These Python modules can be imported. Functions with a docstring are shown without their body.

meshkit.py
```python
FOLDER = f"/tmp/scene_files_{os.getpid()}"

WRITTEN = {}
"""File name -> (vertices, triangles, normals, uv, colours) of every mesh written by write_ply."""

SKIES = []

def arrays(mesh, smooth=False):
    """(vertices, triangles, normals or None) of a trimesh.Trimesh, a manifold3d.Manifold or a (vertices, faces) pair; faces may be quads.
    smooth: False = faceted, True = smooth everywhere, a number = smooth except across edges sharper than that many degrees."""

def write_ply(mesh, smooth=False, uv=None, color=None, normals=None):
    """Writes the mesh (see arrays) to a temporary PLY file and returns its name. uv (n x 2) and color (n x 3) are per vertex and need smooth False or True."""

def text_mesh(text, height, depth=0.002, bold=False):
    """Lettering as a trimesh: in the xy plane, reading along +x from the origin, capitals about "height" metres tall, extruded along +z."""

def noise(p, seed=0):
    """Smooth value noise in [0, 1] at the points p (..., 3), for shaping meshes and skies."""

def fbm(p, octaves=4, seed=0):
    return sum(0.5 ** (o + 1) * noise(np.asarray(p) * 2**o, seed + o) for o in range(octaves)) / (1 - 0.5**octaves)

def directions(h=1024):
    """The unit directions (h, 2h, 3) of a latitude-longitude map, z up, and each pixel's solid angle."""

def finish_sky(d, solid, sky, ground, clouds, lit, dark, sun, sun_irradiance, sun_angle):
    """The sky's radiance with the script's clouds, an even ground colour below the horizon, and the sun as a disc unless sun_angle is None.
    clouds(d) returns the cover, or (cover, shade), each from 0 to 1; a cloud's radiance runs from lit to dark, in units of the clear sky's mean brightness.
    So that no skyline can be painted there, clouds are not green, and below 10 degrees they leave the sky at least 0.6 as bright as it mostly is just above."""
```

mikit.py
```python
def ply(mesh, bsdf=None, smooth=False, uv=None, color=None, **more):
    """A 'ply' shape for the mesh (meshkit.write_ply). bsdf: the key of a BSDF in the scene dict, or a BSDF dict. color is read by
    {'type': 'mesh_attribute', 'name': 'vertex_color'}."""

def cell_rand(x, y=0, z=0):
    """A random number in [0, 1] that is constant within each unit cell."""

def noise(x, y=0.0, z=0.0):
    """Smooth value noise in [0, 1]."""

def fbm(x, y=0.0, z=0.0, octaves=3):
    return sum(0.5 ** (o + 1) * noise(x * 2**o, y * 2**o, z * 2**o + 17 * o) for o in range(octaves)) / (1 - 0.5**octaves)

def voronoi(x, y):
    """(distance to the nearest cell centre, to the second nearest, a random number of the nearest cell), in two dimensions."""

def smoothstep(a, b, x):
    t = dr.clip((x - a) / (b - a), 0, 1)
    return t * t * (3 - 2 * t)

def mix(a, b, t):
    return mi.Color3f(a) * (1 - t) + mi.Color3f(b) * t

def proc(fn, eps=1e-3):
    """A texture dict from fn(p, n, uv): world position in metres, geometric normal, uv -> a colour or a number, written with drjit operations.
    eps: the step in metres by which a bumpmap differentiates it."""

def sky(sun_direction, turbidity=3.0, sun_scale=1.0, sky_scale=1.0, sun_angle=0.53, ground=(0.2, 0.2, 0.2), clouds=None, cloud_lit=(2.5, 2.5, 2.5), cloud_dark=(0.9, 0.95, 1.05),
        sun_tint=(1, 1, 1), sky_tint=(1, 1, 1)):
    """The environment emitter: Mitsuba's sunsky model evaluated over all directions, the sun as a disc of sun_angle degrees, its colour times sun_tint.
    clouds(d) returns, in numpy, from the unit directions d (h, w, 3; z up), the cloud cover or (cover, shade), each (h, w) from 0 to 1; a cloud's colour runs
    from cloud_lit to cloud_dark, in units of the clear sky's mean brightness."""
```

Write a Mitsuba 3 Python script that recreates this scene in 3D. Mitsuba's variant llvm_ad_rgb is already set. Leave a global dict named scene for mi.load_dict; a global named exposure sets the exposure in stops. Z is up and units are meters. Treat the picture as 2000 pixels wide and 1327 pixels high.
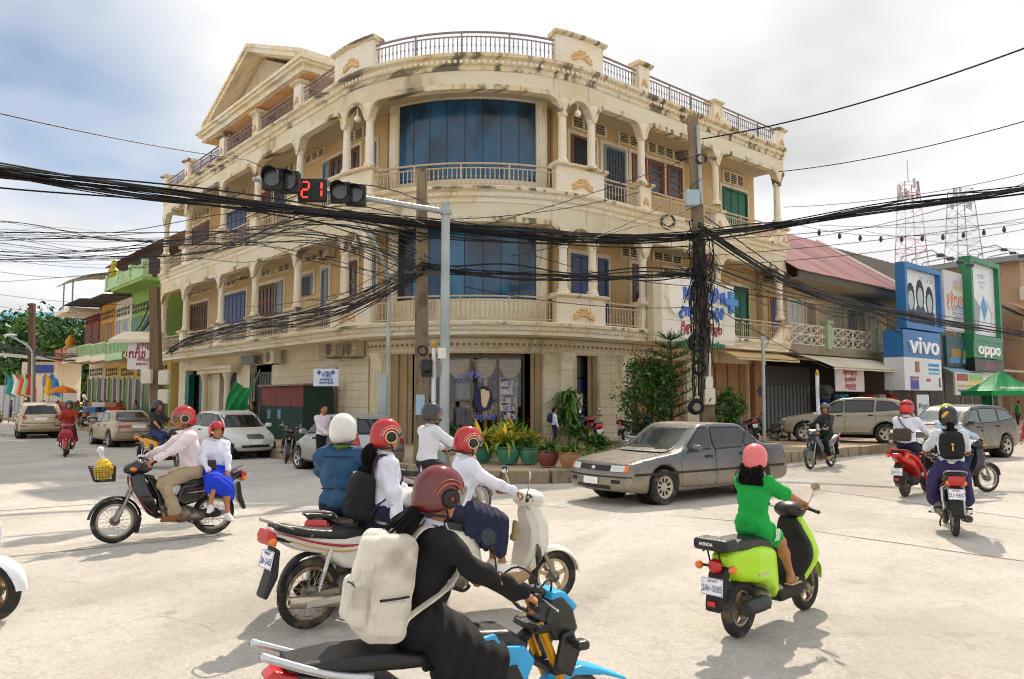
import math, random, numpy as np, trimesh, mitsuba as mi, drjit as dr, mikit, meshkit
import shapely
from shapely.geometry import Polygon, box as sbox
from shapely import affinity
from mikit import noise, fbm, smoothstep, mix, voronoi
random.seed(7); np.random.seed(7)
scene, labels = {}, {}
PI = math.pi
# ---- camera ----
CAMF, PITCH, EYE = 1500., math.radians(4.41), 1.85
T4 = mi.ScalarTransform4f
scene['camera'] = {'type': 'perspective', 'fov': math.degrees(2*math.atan(1000/CAMF)), 'fov_axis': 'x', 'near_clip': .05, 'far_clip': 3000.,
    'to_world': T4().look_at(origin=[0, 0, EYE], target=[0, math.cos(PITCH), EYE+math.sin(PITCH)], up=[0, 0, 1])}
# ---- sky, sun, exposure ----
def cloud_fn(d):
    x, y, z = d[..., 0], d[..., 1], np.maximum(d[..., 2], 0)
    q = np.stack([x/(z+.22), y/(z+.22), z*0+3.3], -1)
    n = meshkit.fbm(q*1.1+7.7, 5, seed=3)
    n2 = meshkit.fbm(q*1.7+31, 5, seed=11)
    az = np.degrees(np.arctan2(x, y)); el = np.degrees(np.arcsin(np.clip(d[..., 2], -1, 1)))
    gap = np.exp(-((az+36)/15)**2-((el-20)/12)**2)             # the break in the cloud over the left street
    cover = np.clip((n-.22)*4.5-gap*1.65*(1.25-.8*n2)+.55, .12, 1)
    shade = np.clip((n2-.47)*2.9*(1-.75*gap), 0, .75)
    far = np.clip(1-el/14, 0, 1)
    return cover, shade*(1-.6*far)
sun_az, sun_el = math.radians(14), math.radians(49)
SUN = [math.sin(sun_az)*math.cos(sun_el), math.cos(sun_az)*math.cos(sun_el), math.sin(sun_el)]
scene['sky'] = mikit.sky(SUN, turbidity=3, sun_scale=1.5, sky_scale=1.35, sun_angle=.6, sun_tint=(.95, 1, 1.09), clouds=cloud_fn, cloud_lit=(3.1, 3.1, 3.1), cloud_dark=(1.5, 1.52, 1.56), ground=(.35, .32, .27))
exposure = 1.3

# ---- pixel (of a 2000 x 1327 photograph) to world ----
def ray(u, v):
    a, b = (u-1000)/CAMF, (663.5-v)/CAMF
    return np.array([a, math.cos(PITCH)-b*math.sin(PITCH), math.sin(PITCH)+b*math.cos(PITCH)])
def G(u, v, z=0.):
    d = ray(u, v); return d*((z-EYE)/d[2])+np.array([0, 0, EYE])
def at(u, v, y):
    d = ray(u, v); return d*(y/d[1])+np.array([0, 0, EYE])
# ---- materials ----
def lin(c):
    if isinstance(c, str):
        c = [int(c[i:i+2], 16)/255 for i in (1, 3, 5)]
        return [x/12.92 if x < .04045 else ((x+.055)/1.055)**2.4 for x in c]
    return list(c)
def rgb(c): return {'type': 'rgb', 'value': [float(x) for x in lin(c)]}
MATS = {}
def mat(name, col=None, rough=.6, metal=0., cc=0., fn=None, bump=None, spec=.5):
    if name in MATS: return MATS[name]
    b = {'type': 'principled', 'base_color': mikit.proc(fn) if fn else rgb(col), 'roughness': rough, 'metallic': metal, 'specular': spec}
    if cc: b['clearcoat'] = cc; b['clearcoat_gloss'] = .95
    if bump: b = {'type': 'bumpmap', 'arbitrary': mikit.proc(bump[0], eps=bump[2] if len(bump) > 2 else 2e-3), 'scale': bump[1], 'bsdf': b}
    scene['mat_'+name] = {'type': 'twosided', 'bsdf': b}
    MATS[name] = 'mat_'+name
    return MATS[name]
def C(col, rough=.6, metal=0., cc=0.):
    """a plain material by its look"""
    c = tuple(round(x, 3) for x in lin(col))
    return mat(('plain_%s_%s_%s_%s' % ('_'.join(map(str, c)), rough, metal, cc)).replace('.', 'p'), c, rough, metal, cc)
# ---- things ----
USED = {}
def numbered(k):
    n = USED.get(k, -1)+1; USED[k] = n
    return k if n == 0 else '%s_%03d' % (k, n)
def bake(mesh, M):
    if M is None: return mesh
    v, f = (np.array(mesh.vertices), np.array(mesh.faces)) if hasattr(mesh, 'vertices') else (np.asarray(mesh[0], float), np.asarray(mesh[1]))
    v = v@M[:3, :3].T+M[:3, 3]
    if np.linalg.det(M[:3, :3]) < 0: f = f[:, ::-1]
    return (v, f)
class Th:
    def __init__(s, name, label=None, cat=None, group=None, M=None, kind=None):
        s.key = numbered(name); s.M = M
        d = {}
        if label: d['label'] = label
        if cat: d['category'] = cat
        if group: d['group'] = group
        if kind: d['kind'] = kind
        if d: labels[s.key] = d
    def add(s, part, mesh, m, par=None, smooth=False, label=None, kind=None, M=None):
        if isinstance(mesh, list): mesh = join(mesh)
        key = numbered((par or s.key)+'__'+part) if part else s.key
        MM = s.M if M is None else (M if s.M is None else s.M@M)
        if isinstance(mesh, dict):
            e = dict(mesh); e['bsdf'] = {'type': 'ref', 'id': m}
            if MM is not None: e['to_world'] = T4(MM.tolist())
        else:
            e = mikit.ply(bake(mesh, MM), m, smooth)
        scene[key] = e
        d = {}
        if label: d['label'] = label
        if kind: d['kind'] = kind
        if d: labels[key] = d
        return key
def solo(name, mesh, m, label, cat=None, group=None, smooth=False, kind=None, M=None):
    t = Th(name, label, cat, group, M, kind); t.add('', mesh, m, smooth=smooth); return t
def pose(x, y, z=0., rz=0., sc=1., lean=0., pitch=0.):
    c, s = math.cos(rz), math.sin(rz); a, b = math.cos(lean), math.sin(lean); p, q = math.cos(pitch), math.sin(pitch)
    M = np.eye(4); M[:3, :3] = np.array([[c, -s, 0], [s, c, 0], [0, 0, 1]])@np.array([[1, 0, 0], [0, a, -b], [0, b, a]])@np.array([[p, 0, q], [0, 1, 0], [-q, 0, p]])*sc
    M[:3, 3] = x, y, z
    return M
# ---- mesh tools: everything is (vertices, triangles) ----
def tri(m):
    if hasattr(m, 'vertices'): return np.array(m.vertices), np.array(m.faces)
    v, f = np.asarray(m[0], float), np.asarray(m[1], int)
    if f.shape[1] == 4: f = np.vstack([f[:, [0, 1, 2]], f[:, [0, 2, 3]]])
    return v, f
def join(ms):
    V, Fs, n = [], [], 0
    for m in ms:
        v, f = tri(m); V.append(v); Fs.append(f+n); n += len(v)
    return np.vstack(V), np.vstack(Fs)
BOXF = np.array([[0, 2, 3, 1], [4, 5, 7, 6], [0, 1, 5, 4], [2, 6, 7, 3], [0, 4, 6, 2], [1, 3, 7, 5]])
def hexa(p):  # 8 corners, index = 4x+2y+z
    return tri((np.asarray(p, float), BOXF))
def box(cx, cy, cz, sx, sy, sz, R=None):
    p = np.array([[x, y, z] for x in (-.5, .5) for y in (-.5, .5) for z in (-.5, .5)])*[sx, sy, sz]
    if R is not None: p = p@np.asarray(R).T
    return hexa(p+[cx, cy, cz])
def bbox(x0, x1, y0, y1, z0, z1): return box((x0+x1)/2, (y0+y1)/2, (z0+z1)/2, x1-x0, y1-y0, z1-z0)
def rbox(cx, cy, cz, sx, sy, sz, b=.02):
    """box with chamfered edges"""
    import manifold3d
    pts = [[cx+i*(sx/2-(b if k != 0 else 0)), cy+j*(sy/2-(b if k != 1 else 0)), cz+l*(sz/2-(b if k != 2 else 0))] for i in (-1, 1) for j in (-1, 1) for l in (-1, 1) for k in range(3)]
    m = manifold3d.Manifold.hull_points(np.array(pts)).to_mesh()
    return np.array(m.vert_properties[:, :3], float), np.array(m.tri_verts, int)
def frame(d):
    d = np.asarray(d, float); d = d/max(np.linalg.norm(d), 1e-9)
    a = np.cross(d, [0, 0, 1.] if abs(d[2]) < .95 else [1., 0, 0]); a /= np.linalg.norm(a)
    return a, np.cross(d, a), d
def tube(pts, r, n=8, caps=True):
    pts = np.asarray(pts, float); k = len(pts); r = np.broadcast_to(np.asarray(r, float), (k,))
    tan = np.gradient(pts, axis=0); tan /= np.maximum(np.linalg.norm(tan, axis=1, keepdims=True), 1e-9)
    a, b, _ = frame(tan[0]); V = []
    an = np.arange(n)*2*PI/n
    for i in range(k):
        a = a-tan[i]*(a@tan[i]); a /= max(np.linalg.norm(a), 1e-9); b = np.cross(tan[i], a)
        V.append(pts[i]+r[i]*(np.cos(an)[:, None]*a+np.sin(an)[:, None]*b))
    V = np.vstack(V); i = np.arange(n); j = (i+1) % n; Fs = []
    for q in range(k-1):
        o = q*n; Fs.append(np.stack([o+i, o+j, o+n+j, o+n+i], 1))
    v, f = tri((V, np.vstack(Fs)))
    if caps:
        f = np.vstack([f, [[0, q+1, q] for q in range(1, n-1)], [[(k-1)*n, (k-1)*n+q, (k-1)*n+q+1] for q in range(1, n-1)]])
    return v, f
def cyl(p0, p1, r0, r1=None, n=12): return tube([p0, p1], [r0, r0 if r1 is None else r1], n)
def lathe(prof, n=24, axis='z', loc=(0, 0, 0)):
    """prof: (radius, height) from bottom to top"""
    prof = np.asarray(prof, float); an = np.arange(n)*2*PI/n; k = len(prof)
    V = np.stack([np.outer(prof[:, 0], np.cos(an)), np.outer(prof[:, 0], np.sin(an)), np.repeat(prof[:, 1:2], n, 1)], -1).reshape(-1, 3)
    i = np.arange(n); j = (i+1) % n
    f = np.vstack([np.stack([q*n+i, q*n+j, (q+1)*n+j, (q+1)*n+i], 1) for q in range(k-1)])
    v, f = tri((V, f))
    if axis == 'y': v = np.stack([v[:, 0], v[:, 2], -v[:, 1]], 1)
    if axis == 'x': v = np.stack([v[:, 2], v[:, 0], v[:, 1]], 1)
    return v+np.asarray(loc, float), f
def torus(R, r, n=32, m=8, axis='y', loc=(0, 0, 0), sq=1.):
    a = np.arange(m)*2*PI/m
    prof = np.stack([R+r*np.cos(a), r*sq*np.sin(a)], 1); prof = np.vstack([prof, prof[:1]])
    return lathe(prof, n, axis, loc)
def ball(c, r, n=12):
    r = np.broadcast_to(np.asarray(r, float), (3,)); a = np.linspace(-PI/2, PI/2, n//2+2)
    v, f = lathe(np.stack([np.maximum(np.cos(a), 1e-4), np.sin(a)], 1), n)
    return v*r+np.asarray(c, float), f
def earcut(poly):
    v, f = trimesh.creation.triangulate_polygon(poly, engine='earcut'); return np.asarray(v), np.asarray(f)
def extrude(poly, d, fn=None, rnd=0.):
    """polygon (list of points or shapely) in x, y extruded 0..d along z; fn maps the vertices"""
    if not hasattr(poly, 'geom_type'): poly = Polygon(poly)
    if not poly.is_valid: poly = poly.buffer(0)
    ms = [tri(trimesh.creation.extrude_polygon(g, d, engine='earcut')) for g in getattr(poly, 'geoms', [poly]) if g.area > 1e-9]
    v, f = join(ms)
    return (fn(v), f) if fn else (v, f)
def xz(poly, y0, y1):
    """polygon in x, z extruded from y0 to y1"""
    v, f = extrude(poly, y1-y0)
    return np.stack([v[:, 0], v[:, 2]+y0, v[:, 1]], 1), f[:, ::-1]
def grid(fn, nu, nv):
    u, v = np.meshgrid(np.linspace(0, 1, nu), np.linspace(0, 1, nv), indexing='ij')
    P = fn(u.ravel(), v.ravel()); i, j = np.meshgrid(np.arange(nu-1), np.arange(nv-1), indexing='ij'); a = (i*nv+j).ravel()
    return tri((P, np.stack([a, a+nv, a+nv+1, a+1], 1)))
def spline(pts, n=20):
    from scipy.interpolate import CubicSpline
    p = np.asarray(pts, float); t = np.r_[0, np.cumsum(np.linalg.norm(np.diff(p, axis=0), axis=1))]
    return CubicSpline(t, p)(np.linspace(0, t[-1], n))
# ---- signed distances and the surface round them ----
def nets(f, lo, hi, h, B=8):
    lo, hi = np.asarray(lo, float), np.asarray(hi, float)
    nb = np.maximum(np.ceil((hi-lo)/(h*B)).astype(int), 1)
    g = np.stack(np.meshgrid(*[np.arange(k) for k in nb], indexing='ij'), -1).reshape(-1, 3)
    d = f((lo+(g+.5)*B*h).astype(np.float32))
    g = g[np.abs(d) < B*h*1.15]
    o = np.stack(np.meshgrid(*[np.arange(B+1)]*3, indexing='ij'), -1).reshape(-1, 3)
    VV, ID, QQ = [], [], []
    N = nb*B+2
    co = np.array([[x, y, z] for x in (0, 1) for y in (0, 1) for z in (0, 1)])
    ed = [(a, b) for a in range(8) for b in range(a+1, 8) if np.abs(co[a]-co[b]).sum() == 1]
    gid = lambda c: (c[..., 0]+1)+N[0]*((c[..., 1]+1)+N[1]*(c[..., 2]+1))
    g = g[np.lexsort((g[:, 2]//3, g[:, 1]//3, g[:, 0]//3))] if len(g) else g
    for c0 in range(0, len(g), 40):
        gb = g[c0:c0+40]; idx = gb[:, None]*B+o[None]
        val = f((lo+idx.reshape(-1, 3)*h).astype(np.float32)).reshape(-1, B+1, B+1, B+1)
        s = val < 0
        cv = np.stack([val[:, x:B+x, y:B+y, z:B+z] for x, y, z in co], -1); cs = (cv < 0).sum(-1)
        w = np.argwhere((cs > 0) & (cs < 8)); 
        if len(w):
            q = cv[tuple(w.T)]; cell = gb[w[:, 0]]*B+w[:, 1:]
            acc = np.zeros((len(w), 3)); cnt = np.zeros(len(w))
            for a, b in ed:
                m = (q[:, a] < 0) != (q[:, b] < 0); t = np.where(m, q[:, a]/np.where(m, q[:, a]-q[:, b], 1), 0)
                acc += m[:, None]*(co[a]+t[:, None]*(co[b]-co[a])); cnt += m
            VV.append(lo+(cell+acc/cnt[:, None])*h); ID.append(gid(cell))
        for ax in range(3):
            sl0 = [slice(None)]+[slice(0, B)]*3; sl1 = list(sl0); sl1[ax+1] = slice(1, B+1)
            a, b = s[tuple(sl0)], s[tuple(sl1)]; e = np.argwhere(a != b)
            if not len(e): continue
            cell = gb[e[:, 0]]*B+e[:, 1:]; sg = a[tuple(e.T)]
            u, v = np.eye(3, dtype=int)[(ax+1) % 3], np.eye(3, dtype=int)[(ax+2) % 3]
            quad = np.stack([gid(cell), gid(cell-u), gid(cell-u-v), gid(cell-v)], 1)
            quad[~sg] = quad[~sg][:, ::-1]; QQ.append(quad)
    V, ID, QQ = np.vstack(VV), np.concatenate(ID), np.vstack(QQ)
    od = np.argsort(ID); sid = ID[od]; p = np.minimum(np.searchsorted(sid, QQ), len(sid)-1); ok = (sid[p] == QQ).all(1)
    return tri((V, od[p[ok]]))
class P_:  # a primitive: fn(P) -> distance, with its bounds
    def __init__(s, fn, lo, hi, k): s.fn, s.lo, s.hi, s.k = fn, np.asarray(lo, float), np.asarray(hi, float), k
def cap(a, b, ra, rb=None, k=.03):
    a, b = np.asarray(a, np.float32), np.asarray(b, np.float32); rb = ra if rb is None else rb; ab = b-a; L = float(ab@ab)+1e-9
    def fn(P):
        x, y, z = P[:, 0]-a[0], P[:, 1]-a[1], P[:, 2]-a[2]; t = (x*ab[0]+y*ab[1]+z*ab[2])/L; np.clip(t, 0, 1, out=t)
        x -= t*ab[0]; y -= t*ab[1]; z -= t*ab[2]; return np.sqrt(x*x+y*y+z*z)-(ra+(rb-ra)*t)
    m = max(ra, rb); return P_(fn, np.minimum(a, b)-m, np.maximum(a, b)+m, k)
def ell(c, r, k=.03, R=None):
    c = np.asarray(c, np.float32); r = np.asarray(r, np.float32)
    def fn(P):
        q = (P-c) if R is None else (P-c)@np.asarray(R, np.float32)
        x, y, z = q[:, 0]/r[0], q[:, 1]/r[1], q[:, 2]/r[2]; k0 = np.sqrt(x*x+y*y+z*z)
        x /= r[0]; y /= r[1]; z /= r[2]; k1 = np.sqrt(x*x+y*y+z*z)
        return k0*(k0-1)/np.maximum(k1, 1e-6)
    m = r if R is None else float(r.max()); return P_(fn, c-m, c+m, k)
def rb(c, half, rr=.02, k=.02, R=None):
    c = np.asarray(c, np.float32); hf = np.asarray(half, np.float32)
    def fn(P):
        q = np.abs((P-c) if R is None else (P-c)@np.asarray(R, np.float32))-(hf-rr)
        x, y, z = q[:, 0], q[:, 1], q[:, 2]; mx = np.maximum(np.maximum(x, y), z)
        x, y, z = np.maximum(x, 0), np.maximum(y, 0), np.maximum(z, 0); return np.sqrt(x*x+y*y+z*z)+np.minimum(mx, 0)-rr
    m = hf if R is None else float(np.linalg.norm(hf)); return P_(fn, c-m, c+m, k)
def poly2d(pts):
    pts = np.asarray(pts, np.float32)
    def fn(x, y):
        d = np.full(len(x), 1e9, np.float32); s = np.ones(len(x), np.float32); n = len(pts)
        for i in range(n):
            a, b = pts[i], pts[i-1]; ex, ey = b-a; wx, wy = x-a[0], y-a[1]
            t = np.clip((wx*ex+wy*ey)/(ex*ex+ey*ey+1e-12), 0, 1)
            d = np.minimum(d, (wx-ex*t)**2+(wy-ey*t)**2)
            c1, c2, c3 = y >= a[1], y < b[1], ex*wy > ey*wx
            s = np.where((c1 & c2 & c3) | (~c1 & ~c2 & ~c3), -s, s)
        return s*np.sqrt(d)
    return fn
def slab(pts, w, rr=.02, k=.02, y0=0., taper=None):
    """side outline in x, z; half width w (or taper(x, z)) about y0, edges rounded by rr"""
    p2 = poly2d(pts); pts = np.asarray(pts, float)
    def fn(P):
        a = p2(P[:, 0], P[:, 2])+rr; b = np.abs(P[:, 1]-y0)-(w if taper is None else taper(P[:, 0], P[:, 2]))+rr
        return np.sqrt(np.maximum(a, 0)**2+np.maximum(b, 0)**2)+np.minimum(np.maximum(a, b), 0)-rr
    return P_(fn, [pts[:, 0].min(), y0-w, pts[:, 1].min()], [pts[:, 0].max(), y0+w, pts[:, 1].max()], k)
def half(n, d, k=.005):
    n = np.asarray(n, np.float32); n = n/np.linalg.norm(n)
    return P_(lambda P: P@n-d, [-1e6]*3, [1e6]*3, k)
def smin(a, b, k):
    if k <= 0: return np.minimum(a, b)
    h = np.maximum(k-np.abs(a-b), 0)/k; return np.minimum(a, b)-h*h*k*.25
def field(prims, cuts=(), keep=(), disp=None, mg=.1):
    def f(P):
        P = np.asfortranarray(P, np.float32); d = np.full(len(P), 1., np.float32)
        A, B = [P[:, i].min() for i in range(3)], [P[:, i].max() for i in range(3)]
        for p, cut in [(q, 0) for q in prims]+[(q, 1) for q in cuts]:
            a, b = p.lo-mg, p.hi+mg; m = None; out = False
            for i in range(3):
                if A[i] > b[i] or B[i] < a[i]: out = True; break
                if A[i] < a[i]: m = P[:, i] >= a[i] if m is None else m & (P[:, i] >= a[i])
                if B[i] > b[i]: m = P[:, i] <= b[i] if m is None else m & (P[:, i] <= b[i])
            if out: continue
            if m is None: d = -smin(-d, p.fn(P).astype(np.float32), p.k) if cut else smin(d, p.fn(P).astype(np.float32), p.k)
            else:
                m = np.flatnonzero(m)
                if not len(m): continue
                Q = np.empty((len(m), 3), np.float32, order='F')
                for i in range(3): Q[:, i] = P[m, i]
                d[m] = -smin(-d[m], p.fn(Q).astype(np.float32), p.k) if cut else smin(d[m], p.fn(Q).astype(np.float32), p.k)
        for p in keep: d = -smin(-d, -p.fn(P).astype(np.float32), p.k)
        if disp is not None:
            m = np.abs(d) < mg
            if m.any(): d[m] += disp(P[m])
        return d
    return f
def blob(prims, h, cuts=(), keep=(), disp=None):
    lo = np.min([p.lo for p in prims], 0)-3*h; hi = np.max([p.hi for p in prims], 0)+3*h
    return nets(field(prims, cuts, keep, disp, mg=h*10+max(p.k for p in prims)), lo, hi, h)
def folds(amp, fr=(8, 8, 3), seed=0):
    fr = np.asarray(fr)
    return lambda P: (amp*((1-np.abs(2*meshkit.noise(P*fr+seed*3.7+.6*np.sin(P[:, [1, 2, 0]]*9), seed)-1))**2*.8-.62+.5*(meshkit.noise(P*fr*2.3+seed, seed+5)-.5))).astype(np.float32)
# ================= surfaces =================
def streaky(base, dark, amt=.5, sc=1., warm=None, moss=0., thr=.56):
    """plaster with rain streaks, blotches and, where moss > 0, black mould"""
    b, k = np.array(lin(base)), np.array(lin(dark))
    w = np.array(lin(warm)) if warm else b*[1., .93, .8]
    b, k, w = [[float(x) for x in q] for q in (b, k, w)]
    def fn(p, n, uv):
        h = p.x*.8+p.y*1.1
        bl = fbm(p.x*.55*sc, p.y*.55*sc, p.z*.55*sc, 3)
        st = fbm(h*8*sc, p.z*.5*sc, p.y*1.3, 3)
        c = mix(b, w, smoothstep(.35, .7, bl))
        c = c*(.93+.14*noise(p.x*23, p.y*23, p.z*23))
        t = smoothstep(thr, thr+.22, st*.65+bl*.35)*amt
        if moss:
            m = fbm(h*3.1*sc+5, p.z*1.3*sc, p.y*.7, 4)*.75+.25*fbm(p.x*.6, p.y*.6, p.z*.3+9, 2)
            t = dr.maximum(t, smoothstep(.60-.12*moss, .70-.06*moss, m)*moss)
        return mi.Color3f(c)*(1-dr.minimum(t, 1))+mi.Color3f(k)*dr.minimum(t, 1)
    return fn
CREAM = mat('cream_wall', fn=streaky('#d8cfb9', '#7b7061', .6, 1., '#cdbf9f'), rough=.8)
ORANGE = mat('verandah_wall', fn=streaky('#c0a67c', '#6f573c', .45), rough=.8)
TRIM = mat('white_trim', fn=streaky('#ded7c6', '#5a5248', .4, 1., '#e0cfae', .3), rough=.8)
MOULD = mat('mouldy_trim', fn=streaky('#d6cbb2', '#2b2722', .6, 1.3, '#d5c29a', .8), rough=.85)
COLUMN = mat('white_column', fn=streaky('#e3dccd', '#8a7d69', .4), rough=.7)
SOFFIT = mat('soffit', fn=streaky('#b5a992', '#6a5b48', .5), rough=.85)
WOOD = C('#6b432a', .5); BLUEPANE = C('#2a3a55', .15); TEAL = C('#0f5e58', .5); DARK = C('#0b0a09', .6); GREYM = C('#7c8287', .45)
RAILR = C('#857a7c', .5); RAILC = C('#bba88c', .5); GILT = C('#d8b684', .6); IRON = C('#2a2a2c', .5)
def tinted(a, b):
    a, b = lin(a), lin(b)
    def fn(p, n, uv):
        t = smoothstep(.3, .7, fbm(p.x*1.1, p.y*1.1, p.z*.5, 3)); return mix(a, b, t)
    return fn
BLUEGLASS = mat('blue_film_glass', fn=tinted('#091b29', '#174f75'), rough=.14, cc=.6)
# ================= ground =================
Lv, Rv = np.array([-math.sin(math.radians(40.75)), math.cos(math.radians(40.75))]), np.array([math.cos(math.radians(40.75)), math.sin(math.radians(40.75))])
Q0, R0 = np.array([-2.008, 22.829]), 6.731
C0 = Q0+R0*(Lv+Rv); ARC = R0*PI/2
def road_fn(p, n, uv):
    big = fbm(p.x*.16, p.y*.16, 0, 3); mid = fbm(p.x*.9+9, p.y*.9, 0, 4); fine = noise(p.x*55, p.y*55)*.5+noise(p.x*140, p.y*140)*.5
    tra = fbm((p.x*.5+p.y*.85)*.35, (p.x*.85-p.y*.5)*1.6, 3., 3)      # tyre tracks along the streets
    c = mix(lin('#9b9790'), lin('#aca79f'), smoothstep(.3, .7, big*.5+mid*.5))
    c = mix(c, lin('#8f8880'), smoothstep(.52, .75, tra)*.45)
    c = c*(.82+.36*fine); c = mix(c, lin('#7d776f'), smoothstep(.60, .68, noise(p.x*31, p.y*31, 7.)*.5+noise(p.x*9, p.y*9, 3.)*.5)*.2)
    pt = noise(p.x*.21+.3*noise(p.x*2, p.y*2), p.y*.33+.2*noise(p.x*3, p.y*3, 5.), 11.); c = mix(c, lin('#8d8578'), smoothstep(.66, .68, pt)*.22)
    spot = smoothstep(.72, .80, fbm(p.x*2.6+40, p.y*2.9, 0, 4)); c = mix(c, lin('#7b736a'), spot*.28)
    w = voronoi(p.x*.42+noise(p.x*1.3, p.y*1.3)*.6, p.y*.42+noise(p.x*1.3+9, p.y*1.3)*.6)
    crack = (1-smoothstep(.004, .014, w[1]-w[0]))*smoothstep(.45, .6, noise(p.x*.31, p.y*.31, 4.))
    return mix(c, lin('#5d5346'), crack*.32)
ROAD = mat('dusty_road', fn=road_fn, rough=.92, spec=.2)
pav_fn = streaky('#a2937c', '#574b3d', .5, 1.4, '#8d7b62', .35)
PAVE = mat('dirty_concrete', fn=pav_fn, rough=.9, spec=.2)
def sheet(x0, x1, y0, y1, z): return np.array([[x0, y0, z], [x1, y0, z], [x1, y1, z], [x0, y1, z]], float), np.array([[0, 1, 2], [0, 2, 3]])
solo('road', sheet(-900, 900, -300, 1800, 0), ROAD, 'dusty pale concrete road of the wide crossing', kind='structure')
TAR = C('#655c51', .9)
rdm = random.Random(4)
def strip(a, b, w=.038):
    a, b = np.array(a[:2]), np.array(b[:2]); n = np.array([-(b-a)[1], (b-a)[0]]); n = n/np.linalg.norm(n); k = max(int(np.linalg.norm(b-a)/.35), 2); L, R_ = [], []
    for i in range(k+1):
        p = a+(b-a)*i/k+n*rdm.uniform(-.02, .02); ww = w*rdm.uniform(.4, 1.3)/2
        L.append([*(p+n*ww), .004]); R_.append([*(p-n*ww), .004])
    i = np.arange(k)
    return tri((np.array(L+R_), np.stack([i+k+1, i+k+2, i+1, i], 1)))
jn = Th('road_joint', kind='structure')
jn.add('', [strip(G(*a), G(*b)) for a, b in [((1300, 1006), (1500, 1024)), ((1590, 1038), (2100, 1112)), ((1560, 952), (2060, 1022)), ((20, 1088), (430, 1046)), ((-60, 1003), (200, 984)), ((640, 968), (1110, 992))]], TAR)
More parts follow.
